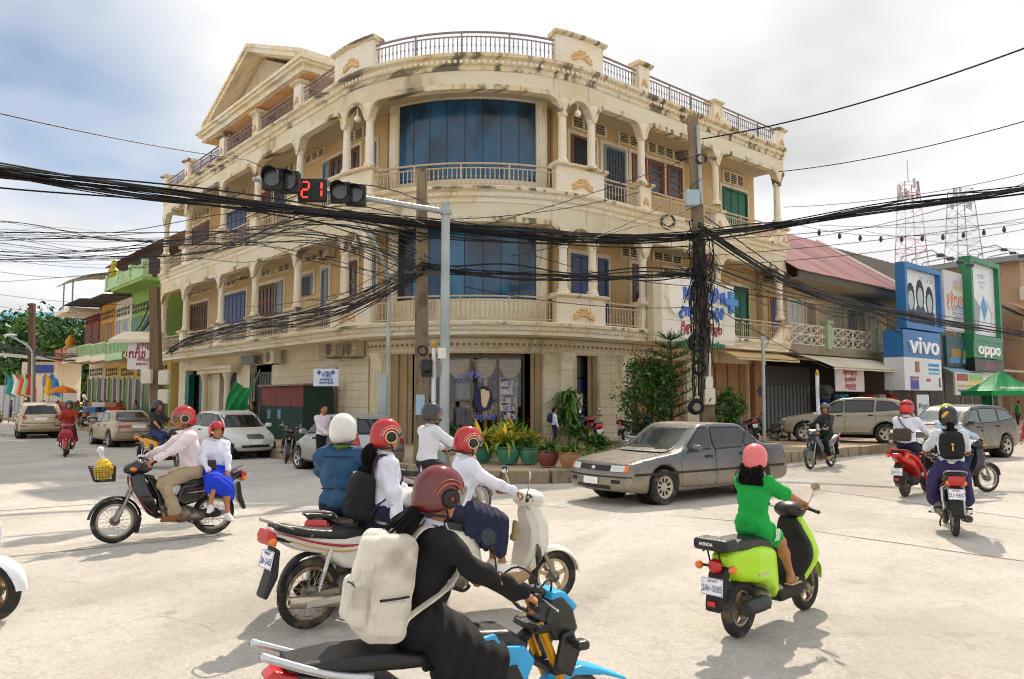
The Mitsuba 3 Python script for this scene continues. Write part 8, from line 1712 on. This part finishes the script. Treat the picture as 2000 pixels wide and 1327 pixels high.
# far left: blue roofed building, tents and flags, umbrella
br = Th('market_hall', 'long building with a pale blue roof behind the far trees', 'building'); q = at(-120, 700, 135); w_ = at(140, 700, 135)[0]
br.add('wall', bbox(q[0], w_, 135, 150, 0, 12.5), CRW); br.add('roof', hexa([[x, y, z+(4.2 if y > 136 else 0)] for x in (q[0]-1, w_+1) for y in (133, 142) for z in (13.2, 13.6)]), C('#4f93b8', .6)); br.add('fascia', bbox(q[0]-1, w_+1, 133.5, 134, 12.3, 13.2), C('#3f7391', .6))
for i in range(12): x = q[0]+1+(w_-q[0]-2)*i/11; br.add('window', bbox(x-.5, x+.5, 134.9, 135, 8.5, 10.8), C('#2a3238', .3))
sk = Th('gate_kiosk', 'small pale kiosk with a flat roof and blue name board at the far left', 'building'); q = at(75, 760, 70)
sk.add('wall', bbox(q[0]-1.6, q[0]+1.6, 70, 74, 0, 5.2), CRW); sk.add('roof', hexa([[x, y, z+(.5 if abs(x-q[0]) > 3 else 0)] for x in (q[0]-3.4, q[0]+3.) for y in (69.4, 75) for z in (5.2, 5.5)]), C('#b9b6ac', .7))
sk.add('name_board', bbox(q[0]-1.0, q[0]+1.3, 69.85, 69.97, 4.2, 4.9), C('#27408f', .5)); sk.add('board', bbox(q[0]+.4, q[0]+1.3, 69.9, 69.98, 3.0, 3.9), C('#7b68c0', .5)); sk.add('door', bbox(q[0]-.9, q[0]-.2, 69.9, 69.98, 0, 2.8), C('#2a2a2c', .5))
solo('white_wall', [bbox(at(-60, 780, 72)[0], at(52, 780, 72)[0], 72, 72.3, 0, 3.1), bbox(at(100, 780, 66)[0], at(150, 780, 66)[0], 66, 66.3, 0, 2.7)], C('#b9bcbe', .7), 'low pale boundary wall behind the far traffic', 'wall')
for i, (u, c, cn) in enumerate(((8, '#1f8f8a', 'teal'), (20, '#e0e0dc', 'white'), (30, '#d8602a', 'orange'), (38, '#9fd6a0', 'pale green'), (47, '#c02a2a', 'red'), (84, '#d9b01c', 'yellow'), (96, '#2c86c8', 'sky blue'))):
    q = at(u, 750, 60); t = Th('banner_flag', cn+' banner flag on a pole among the row at the far left', 'flag', 'banner flags at the far left'); t.add('pole', cyl([q[0], 60, 0], [q[0]+.1, 60, 3.9], .035, n=6), GREYM)
    def fl(uu, vv, q=q): return np.stack([q[0]+.1+uu*.55+.25*vv*uu, 60+.15*np.sin(uu*6+vv*3), 3.8-1.5*vv-.4*uu], 1)
    t.add('cloth', grid(fl, 8, 10), C(c, .7), smooth=True)
q = at(122, 765, 56); t = Th('umbrella', 'orange market umbrella over the stalls of the left street', 'umbrella')
t.add('canopy', lathe([(.95, -.1), (.93, -.02), (.66, .2), (.33, .34), (.02, .42)], 8, loc=[q[0], 56, q[2]]), mat('orange_canvas', '#e07a1c', .8)); t.add('pole', cyl([q[0], 56, 0], [q[0], 56, q[2]+.6], .03, n=6), GREYM)
rs = random.Random(21)
for i, (c, cn) in enumerate((('#b5482e', 'rust red'), ('#3f6a9a', 'blue'), ('#c7b23a', 'yellow'), ('#d8d4cc', 'white'), ('#5d8a4a', 'green'), ('#8a3f6a', 'purple'), ('#5f4632', 'brown'), ('#3fa09a', 'turquoise'), ('#c98aa0', 'pink'))):
    p = F(-24-i*2.1, 1.9+rs.uniform(-.3, .4), .1); t = Th('goods_stack', 'stack of %s goods outside the shops of the left street' % cn, 'goods')
    for j in range(5): t.add('crate', box(p[0]+rs.uniform(-.3, .3), p[1]+rs.uniform(-.3, .3), .3+.3*j, rs.uniform(.5, .9), rs.uniform(.4, .8), .28), C(c if j % 2 else rs.choice(['#c9c4b8', '#4a4f58', '#a5673a']), .7))
# ---- right row ----
A0 = ARC+12.95
rw = Th('pink_roof_shophouse', 'old shophouse with faded pink sheet roof right of the corner building', 'building'); a, b = A0, ARC+26.5
rw.add('wall', fbox(a, b, -4.9, -1.3, 4.3, 8.9), wallpaint('old_cream', '#b8a684', '#4f4436', .6)); rw.add('ground_wall', fbox(a, b, -9, -3.2, .1, 4.0), C('#2a2723', .8))
rw.add('balcony', fbox(a, b, -1.3, 0, 4.0, 4.42), mat('stained_slab', fn=streaky('#8b8270', '#35302a', .8, 1.5), rough=.9))
PINK = mat('pink_roof', fn=lambda p, n, uv: mix(lin('#96686a'), lin('#7a4f55'), smoothstep(.4, .7, fbm((p.x*.757+p.y*.653)*1.2, p.z*.4, 0, 3)))*(.9+.2*noise((p.x*.757+p.y*.653)*6.)), rough=.7)
def rf(zr_, of, oe, ze, s0, s1): return lambda u, v: np.array([F(s0+(s1-s0)*y, oe+(of-oe)*x, ze+(zr_-ze)*x+.03*math.sin(y*(s1-s0)*2*PI/.3)) for x, y in zip(u, v)])
m1 = grid(rf(11.7, -5, .7, 7.8, a-.2, b-1.), 6, 260); rw.add('roof', m1, PINK, smooth=True); rw.add('ridge_trim', [tube([F(b-1., .7, 7.85), F(b-1., -5, 11.75)], .12, 6)], C('#d8c9bd', .7)); rw.add('fascia', fbox(a, b, .5, .6, 7.42, 7.79), C('#5d564c', .8)); rw.add('soffit', fbox(a, b, -1.3, .55, 7.4, 7.5), C('#8f826c', .8))
for x0_, x1_, f_, l_ in ((.5, 1.5, C('#c98f35', .6), C('#3c3a5a', .4)), (2.2, 3.6, C('#d8d2c4', .6), C('#b9b9b2', .5)), (4.0, 5.0, CRW, C('#8a7a62', .6)), (6.0, 7.6, C('#c0b49a', .6), C('#9a9384', .5)), (8.4, 9.6, CRW, C('#6d6a60', .5)), (10.6, 12.2, CRW, C('#a59c8a', .5))): louvred(rw, a+x0_, a+x1_, -1.3, 4.5, 6.8, f_, l_, 3)
rw.add('blue_blind', grid(lambda u, v: np.array([F(a+7.+4.6*y, -.9+1.1*x, 7.3-.55*x+.03*math.sin(y*70)) for x, y in zip(u, v)]), 6, 70), C('#4d8fb5', .6), smooth=True)
WHT = mat('white_lattice', fn=streaky('#d0c9bb', '#6b6152', .5, 2.), rough=.7); nP = 6
for i in range(nP):
    x, y = a+.1+(b-a-.6)*i/nP, a+.1+(b-a-.6)*(i+1)/nP-.12; z0, z1 = 4.45, 5.4; cx, cz = (x+y)/2, (z0+z1)/2
    def bar(p, q, w=.03): return tube([F(p[0], -.06, p[1]), F(q[0], -.06, q[1])], w, 5)
    rw.add('lattice_panel', [bar((x, z0), (y, z0)), bar((x, z1), (y, z1)), bar((x, z0), (x, z1)), bar((y, z0), (y, z1)), bar((x, z0), (y, z1)), bar((x, z1), (y, z0)), bar((cx, z0), (cx, z1)), bar((x, cz), (y, cz)), bar((cx, z0), (x, cz)), bar((cx, z0), (y, cz)), bar((cx, z1), (x, cz)), bar((cx, z1), (y, cz))], WHT)
for x in (a+3.7, a+8.9): rw.add('pillar', [fbox(x-.2, x+.2, -.2, .12, 4.3, 5.6), fbox(x-.28, x+.28, -.26, .2, 5.6, 5.72)], wallpaint('mossy', '#9aa890', '#5a5a44', .6))
a3 = Th('corrugated_awning', 'long pale corrugated awning with a white end over the shops before the phone signs', 'awning'); awning(a3, A0+.85, sr(1726, 710, .7)[0], 4.05, 3.0, .75, C('#cfc7b4', .6), -1.3)
bn = Th('shop_banner', 'faded white banner with red print under the pale awning', 'banner'); x0, x1 = sr(1630, 735, 1.2)[0], sr(1686, 735, 1.2)[0]; bn.add('sheet', fbox(x0, x1, 1.2, 1.24, 2.2, 3.35), C('#cfc3c0', .6))
for n_, hh, z, sd in ((8, .2, 3.0, 71), (9, .14, 2.7, 72), (6, .2, 2.35, 73)): bn.add('lettering', onfront(pseudo(n_, hh, sd), (x0+x1)/2, z, 1.242), C('#a34a50', .6))
for i, (u, c, lab) in enumerate(((1612, '#17357a', 'dark blue'), (1648, '#5fa0c8', 'pale blue'), (1700, '#c43f68', 'pink'), (1722, '#e0d8d0', 'white'), (1745, '#c2452f', 'red'))): s = sr(u, 790, -1)[0]; solo('clothes_rack', [fbox(s-.4+.16*j, s-.3+.16*j, -1.3, -.9, .5+.1*(j % 3), 2.1-.12*(j % 2)) for j in range(5)], C(c, .8), lab+' goods hanging in the dark shop below the awning', 'goods')
dk = Th('dark_roof_shophouse', 'shophouse with a dark brown tiled roof behind the phone signs', 'building'); a2, b2 = b+.1, ARC+46
dk.add('wall', fbox(a2, b2, -9, -1.3, 0, 8.2), wallpaint('grey_brown', '#8d8270', '#40382e', .6)); dk.add('roof', grid(rf(11.6, -5, .6, 7.9, a2-.9, b2), 6, 160), mat('dark_tiles', fn=lambda p, n, uv: mix(lin('#4f4a44'), lin('#353029'), noise(p.x*2.5, p.y*2.5, p.z*5))*(.8+.4*noise(p.x*9, p.y*9, p.z*14)), rough=.9)); dk.add('awning', fbox(a2, b2, -1.3, .9, 3.7, 3.85), C('#a8a296', .7))
for i in range(6): louvred(dk, a2+1.2+3*i, a2+2.8+3*i, -1.3, 4.8, 6.8, CRW, C('#3a3d42', .4), 2)
for i in range(7): dk.add('shop_opening', fbox(a2+.4+2.6*i, a2+2.6+2.6*i, -1.3, -1.26, .1, 3.5), C(('#1a1b1d', '#2a241d')[i % 2], .5))
fb = Th('beige_block', 'beige apartment block with flat roof at the far right', 'building'); s0_ = ARC+47; fb.add('wall', fbox(s0_, s0_+16, -12, 0, 0, 12.3), wallpaint('beige', '#b99a80')); fb.add('roof', fbox(s0_-.8, s0_+17, -13, 1.2, 12.3, 12.7), C('#8f9296', .7)); fb.add('balcony', fbox(s0_-.4, s0_+16, 0, 1.3, 9.3, 10.3), CRW); fb.add('awning', grid(rf(9., -.2, 2.2, 7.6, s0_-3, s0_+12), 4, 90), C('#a57a74', .7), smooth=True)
for i in range(5): fb.add('window', fbox(s0_+1+3*i, s0_+2.6+3*i, 0, .03, 10.4, 11.9), C('#1d2023', .2))
# phone signs
VB = C('#1f69a6', .4, 0, .3); OG = C('#1f754c', .4, 0, .3); SO = 2.2
def sp2(u, v, o=SO): return sr(u, v, o)
def fitz(u, v, o=SO): return sr(u, v, o)[1]
v0 = sp2(1765, 690)[0]; v1 = sp2(1838, 700)[0]
vs = Th('phone_shop_sign', 'blue shop sign box reading VIVO above a white advertising panel', 'sign'); zt, zm, zb_ = fitz(1765, 643), fitz(1765, 697), fitz(1765, 762)
vs.add('blue_box', fbox(v0, v1, SO-1.0, SO, zm, zt), VB); vs.add('white_panel', fbox(v0, v1, SO-1.0, SO, zb_, zm-.004), C('#d5d6da', .5))
w = v1-v0
vv, ff = meshkit_text('vivo', .8, .09); vv = vv-[(vv[:, 0].min()+vv[:, 0].max())/2, 0, 0]; vv[:, 0] *= w*.78/(vv[:, 0].max()-vv[:, 0].min()); vv[:, 1] *= (zt-zm)*.62/(vv[:, 1].max()-vv[:, 1].min()); vs.add('lettering', (fmap(vv, v0+w*.52, zm+(zt-zm)*.18, SO), ff), C('#e9e9ec', .3))
hh = zm-zb_
for x, z, ww, h_, c in ((.78, .80, .30, .10, '#2f86c4'), (.78, .66, .30, .08, '#2f86c4'), (.78, .54, .30, .07, '#5b9fd0'), (.33, .72, .12, .34, '#8a6a2c'), (.25, .22, .22, .40, '#3a3f9a'), (.25, .34, .20, .08, '#d98a3a'), (.62, .32, .12, .10, '#c04050'), (.93, .25, .05, .3, '#33407f')): vs.add('print', fbox(v0+w*(x-ww/2), v0+w*(x+ww/2), SO, SO+.006, zb_+hh*(z-h_/2), zb_+hh*(z+h_/2)), C(c, .5))
def framed(name, lab, u0, u1, vt, vb, col, fr=.26, dep=.5, o=SO):
    s0_, s1_ = sp2(u0, (vt+vb)/2, o)[0], sp2(u1, (vt+vb)/2, o)[0]; zt_, zb2 = fitz(u0, vt, o), fitz(u0, vb, o); t = Th(name, lab, 'billboard')
    t.add('frame', [fbox(s0_, s0_+fr, o-dep, o, zb2, zt_), fbox(s1_-fr, s1_, o-dep, o, zb2, zt_), fbox(s0_+fr, s1_-fr, o-dep, o, zt_-fr, zt_), fbox(s0_+fr, s1_-fr, o-dep, o, zb2, zb2+fr*1.2), fbox(s0_+fr, s1_-fr, o-dep, o-.3, zb2, zt_)], col); t.add('sheet', fbox(s0_+fr, s1_-fr, o-.3, o-.28, zb2+fr*1.2, zt_-fr), C('#cfd3d9', .4)); return t, s0_+fr, s1_-fr, zb2+fr*1.2, zt_-fr, o-.28
t, x0, x1, z0, z1, o = framed('phone_billboard', 'blue framed billboard with three dark haired portraits', 1769, 1841, 511, 640, VB)
W_, H_ = x1-x0, z1-z0
for cx, cz, sc in ((.24, .50, .95), (.52, .58, 1.), (.80, .50, .95)):   # three plain printed figures
    X, Z = x0+W_*cx, z0+H_*cz; r = W_*.125*sc; el_ = lambda rx, rz, dx=0, dz=0: affinity.translate(affinity.scale(shapely.Point(0, 0).buffer(1), rx, rz), dx, dz)
    t.add('hair_print', onfront(el_(r, r*1.55, 0, -r*.1), X, Z, o, .004), C('#2b2a3a', .6)); t.add('face_print', onfront(el_(r*.66, r*1.0, 0, -r*.35), X, Z, o+.004, .006), C('#a9b9b6', .6)); t.add('body_print', onfront(el_(r*1.35, r*1.5, 0, -r*2.4).intersection(sbox(-9, -(Z-z0)+.02, 9, 9)), X, Z, o+.002, .004), C('#3a4056', .6))
vv, ff = meshkit_text('V5 | V5s', .28, .004); vv = vv*[W_*.42/vv[:, 0].max(), 1, 1]; t.add('lettering', (fmap(vv, x0+W_*.5, z0+H_*.83, o), ff), C('#9a9da6', .5)); t.add('corner_mark', fbox(x0+.05, x0+W_*.16, o, o+.004, z1-.35, z1-.08), VB)
s0_, s1_ = sp2(1845, 590, SO-.5)[0], sp2(1902, 590, SO-.5)[0]; zt, zb_ = fitz(1845, 527, SO-.5), fitz(1845, 645, SO-.5)
mb = Th('text_billboard', 'white billboard crowded with coloured lettering between the blue and green frames', 'billboard'); mb.add('board', fbox(s0_, s1_, SO-.6, SO-.5, zb_, zt), C('#bfc0c4', .5)); W_, H_ = s1_-s0_, zt-zb_
for n_, hh, z, c, sd in ((6, .34, .82, '#b58a98', 81), (6, .28, .72, '#b9a83a', 82), (7, .62, .52, '#b8683a', 83), (6, .3, .40, '#3f86b8', 84), (12, .2, .30, '#8a8496', 85), (14, .16, .22, '#8a8496', 86), (14, .16, .14, '#9a94a2', 87)):
    p_ = pseudo(n_, hh, sd); bw = p_.bounds[2]-p_.bounds[0]; mb.add('lettering', onfront(affinity.scale(p_, min(1, W_*.9/bw), 1), s0_+W_/2, zb_+H_*z-hh/2, SO-.5, .006), C(c, .5))
lp = Th('advert_sign', 'dark teal shop panel with coloured print under the crowded billboard', 'sign'); zt, zm, zb_ = fitz(1845, 655, SO-.5), fitz(1845, 715, SO-.5), fitz(1845, 772, SO-.5)
lp.add('panel', fbox(s0_, s1_, SO-.7, SO-.5, zm, zt), C('#2c4f56', .5)); lp.add('lower_panel', fbox(s0_-.1, s1_+.2, SO-.2, SO-.1, zb_, zm-.35), C('#c9c2b4', .5)); lp.add('awning', hexa([F(s, o_, z) for s in (s0_-.2, s1_+.3) for o_, z in ((SO-.1, zm-.45), (SO-.1, zm-.38), (SO-.7, zm-.1), (SO-.7, zm-.02))]), C('#7fa2b2', .5)); W_ = s1_-s0_
for x, z, ww, h_, c in ((.3, .45, .3, .3, '#8a6a2c'), (.7, .4, .3, .3, '#7a8a3a'), (.25, .2, .3, .16, '#2f7fc0'), (.7, .2, .36, .14, '#3f9ac0'), (.5, .06, 1., .1, '#26242a')): lp.add('print', fbox(s0_+W_*(x-ww/2), s0_+W_*(x+ww/2), SO-.5, SO-.494, zm+(zt-zm)*max(z-h_/2, .0), zm+(zt-zm)*(z+h_/2)), C(c, .5))
for x, z, ww, h_, c in ((.22, .78, .36, .3, '#8f3a34'), (.68, .80, .5, .24, '#7fae6a'), (.68, .62, .5, .12, '#d0b64a'), (.35, .4, .6, .12, '#b0a24a'), (.35, .2, .6, .1, '#4a5a8a'), (.82, .3, .28, .4, '#7fa8c4')): lp.add('print', fbox(s0_+W_*(x-ww/2), s0_+W_*(x+ww/2), SO-.1, SO-.094, zb_+(zm-.35-zb_)*(z-h_/2), zb_+(zm-.35-zb_)*(z+h_/2)), C(c, .5))
t, x0, x1, z0, z1, o = framed('phone_billboard', 'tall green framed billboard with a blue phone picture', 1899, 1955, 500, 664, OG, .3, .7)
W_, H_ = x1-x0, z1-z0
for pts_, c in (([(.08, .1), (.16, .55), (.42, .40), (.30, .04)], '#7f9097'), ([(.55, .22), (.42, .42), (.55, .58), (.70, .40)], '#3f86b8'), ([(.78, .1), (.80, .12), (.86, .34), (.66, .52), (.65, .50), (.84, .33)], '#5a6068')): t.add('print', onfront([(x*W_, z*H_) for x, z in pts_], x0, z0, o, .005), C(c, .4))
for n_, hh, z, sd in ((6, .22, .82, 91), (9, .14, .74, 92), (6, .12, .68, 93)): t.add('lettering', onfront(pseudo(n_, hh, sd), x0+W_*.5, z0+H_*z, o, .004), C('#9aa0a8', .5))
os_ = Th('phone_shop_sign', 'green shop sign box reading OPPO with a dark LED panel below', 'sign'); s0_, s1_ = x0-.3, x1+.3; zt, zm, zb_ = fitz(1903, 664), fitz(1903, 698), fitz(1903, 724)
os_.add('green_box', fbox(s0_, s1_, SO-.8, SO-.05, zm, zt-.01), OG); vv, ff = meshkit_text('oppo', .5, .08); vv = vv-[(vv[:, 0].min()+vv[:, 0].max())/2, 0, 0]; vv[:, 0] *= (s1_-s0_)*.75/(vv[:, 0].max()-vv[:, 0].min()); os_.add('lettering', (fmap(vv*[1, 1.2, 1], (s0_+s1_)/2, zm+.25, SO-.05), ff), C('#e9e9ec', .3))
os_.add('led_panel', fbox(s0_, s1_, SO-.6, SO-.02, zb_, zm-.05), C('#191214', .4)); os_.add('led_text', onfront(pseudo(8, .22, 95), (s0_+s1_)/2, zb_+.2, SO-.02, .004), C('#a32a2a', .4)); os_.add('lower_panel', fbox(s0_, s1_, SO-.8, SO-.3, fitz(1903, 770), zb_-.02), C('#b9c4b8', .5))
for uu, vv_, n_ in ((1775, 513, 4), (1905, 500, 3)):
    lt = Th('floodlight_arms', 'row of thin bent lamp arms above the %s billboard' % ('blue' if uu < 1800 else 'green'), 'lights')
    for i in range(n_):
        s, z = sp2(uu+i*(20 if uu < 1800 else 18), vv_+i*6); lt.add('arm', tube([F(s, SO-.6, z-.4), F(s, SO-.3, z+.35), F(s+.1, SO+1.1, z+.5), F(s+.1, SO+1.4, z+.25)], .03, 6), GREYM); lt.add('lamp', box(*F(s+.1, SO+1.5, z+.15), .3, .2, .14), C('#3a3d42', .5))
# green tent, fair stall
q = at(1952, 772, 36); tn = Th('green_tent', 'green pyramid tent at the right edge with white lettering', 'tent'); cx, cy, h0, r = q[0]+.1, 36., at(1952, 764, 36)[2], 1.2
def tent(u, v): a_ = u*2*PI+PI/4; k = np.maximum(np.abs(np.cos(a_-PI/4+PI/4)), np.abs(np.sin(a_-PI/4+PI/4))); rr_ = r/k; f_ = 1-v; return np.stack([cx+rr_*f_*np.cos(a_), cy+rr_*f_*np.sin(a_), h0+(at(1950, 723, 36)[2]-h0)*(v**1.35)], 1)
tn.add('roof', grid(tent, 65, 12), mat('tent_green', fn=lambda p, n, uv: mix(lin('#0b8a4c'), lin('#0a7440'), fbm(p.x*2, p.y*2, p.z*2, 2)), rough=.6)); tn.add('valance', [bbox(cx-r, cx+r, cy-r-.01, cy-r, h0-.22, h0), bbox(cx-r-.01, cx-r, cy-r, cy+r, h0-.22, h0), bbox(cx+r, cx+r+.01, cy-r, cy+r, h0-.22, h0)], C('#0c8248', .7))
tn.add('leg', [cyl([cx+i*(r-.05), cy+j*(r-.05), 0], [cx+i*(r-.05), cy+j*(r-.05), h0], .025, n=6) for i in (-1, 1) for j in (-1, 1)], GREYM); vv, ff = extrude(pseudo(12, .13, 97), .006); sl_ = .45; tn.add('lettering', (np.stack([cx-.1+vv[:, 0]*.8, cy-r+.20+vv[:, 1]*.75-vv[:, 2], h0+.10+vv[:, 1]*.55], 1), ff), C('#d9e6dc', .6)); tn.add('side_cloth', grid(lambda u, v: np.stack([cx-.2+.7*u+.1*np.sin(v*5), cy+r-.1+.1*np.sin(u*14), .2+(h0-.3)*v], 1), 16, 8), C('#0d6a3c', .8), smooth=True)
sb = Th('shop_board', 'small white board standing by the beige off-road car', 'sign'); q = at(1805, 830, 29); sb.add('board', bbox(q[0]-.22, q[0]+.22, 29, 29.06, .5, 2.0), C('#cfd4d6', .5)); sb.add('lettering', upright(pseudo(3, .14, 99), [q[0], 28.995, 1.5]), C('#5f7f78', .6)); sb.add('leg', [bbox(q[0]-.2, q[0]-.16, 29, 29.06, 0, .5), bbox(q[0]+.16, q[0]+.2, 29, 29.06, 0, .5)], GREYM)
# lattice towers
def tower(lab, u, vtop, y, w0, c1, c2, mast, vb=540):
    t = Th('radio_tower', lab, 'tower'); x = at(u, vb, y)[0]; H1 = at(u, vtop, y)[2]; n = 16; zz = np.linspace(0, H1, n+1); wf = lambda z: w0*(1-.62*z/H1)
    for i in range(n):
        a_, b_ = wf(zz[i])/2, wf(zz[i+1])/2; bars_ = []
        for sx, sy in ((-1, -1), (1, -1), (1, 1), (-1, 1)): bars_.append(cyl([x+sx*a_, y+sy*a_, zz[i]], [x+sx*b_, y+sy*b_, zz[i+1]], .10, n=5))
        for (sx, sy), (tx, ty) in zip(((-1, -1), (1, -1), (1, 1), (-1, 1)), ((1, -1), (1, 1), (-1, 1), (-1, -1))): bars_ += [cyl([x+sx*a_, y+sy*a_, zz[i]], [x+tx*b_, y+ty*b_, zz[i+1]], .055, n=4), cyl([x+sx*b_, y+sy*b_, zz[i+1]], [x+tx*b_, y+ty*b_, zz[i+1]], .055, n=4)]
        t.add('lattice', bars_, C(c1 if (i//2) % 2 else c2, .6))
    if mast: t.add('mast', cyl([x, y, H1], [x, y, H1+mast], .12, n=6), C(c2, .6))
    for i in range(9): a_ = i*2*PI/9; t.add('antenna', box(x+2.2*math.cos(a_), y+2.2*math.sin(a_), H1-rdm.uniform(.5, 4.5), .5, .4, 2.4), C('#b4b7ba', .5))
    t.add('ring', torus(2.0, .1, 20, 5, 'z', (x, y, H1-3)), C(c1, .6))
tower('red and white lattice radio tower behind the shophouses', 1781, 358, 190, 9, '#b06a70', '#c9c6c9', 6); tower('grey lattice radio tower right of the red and white one', 1883, 372, 200, 11, '#74797f', '#8b9096', 0)
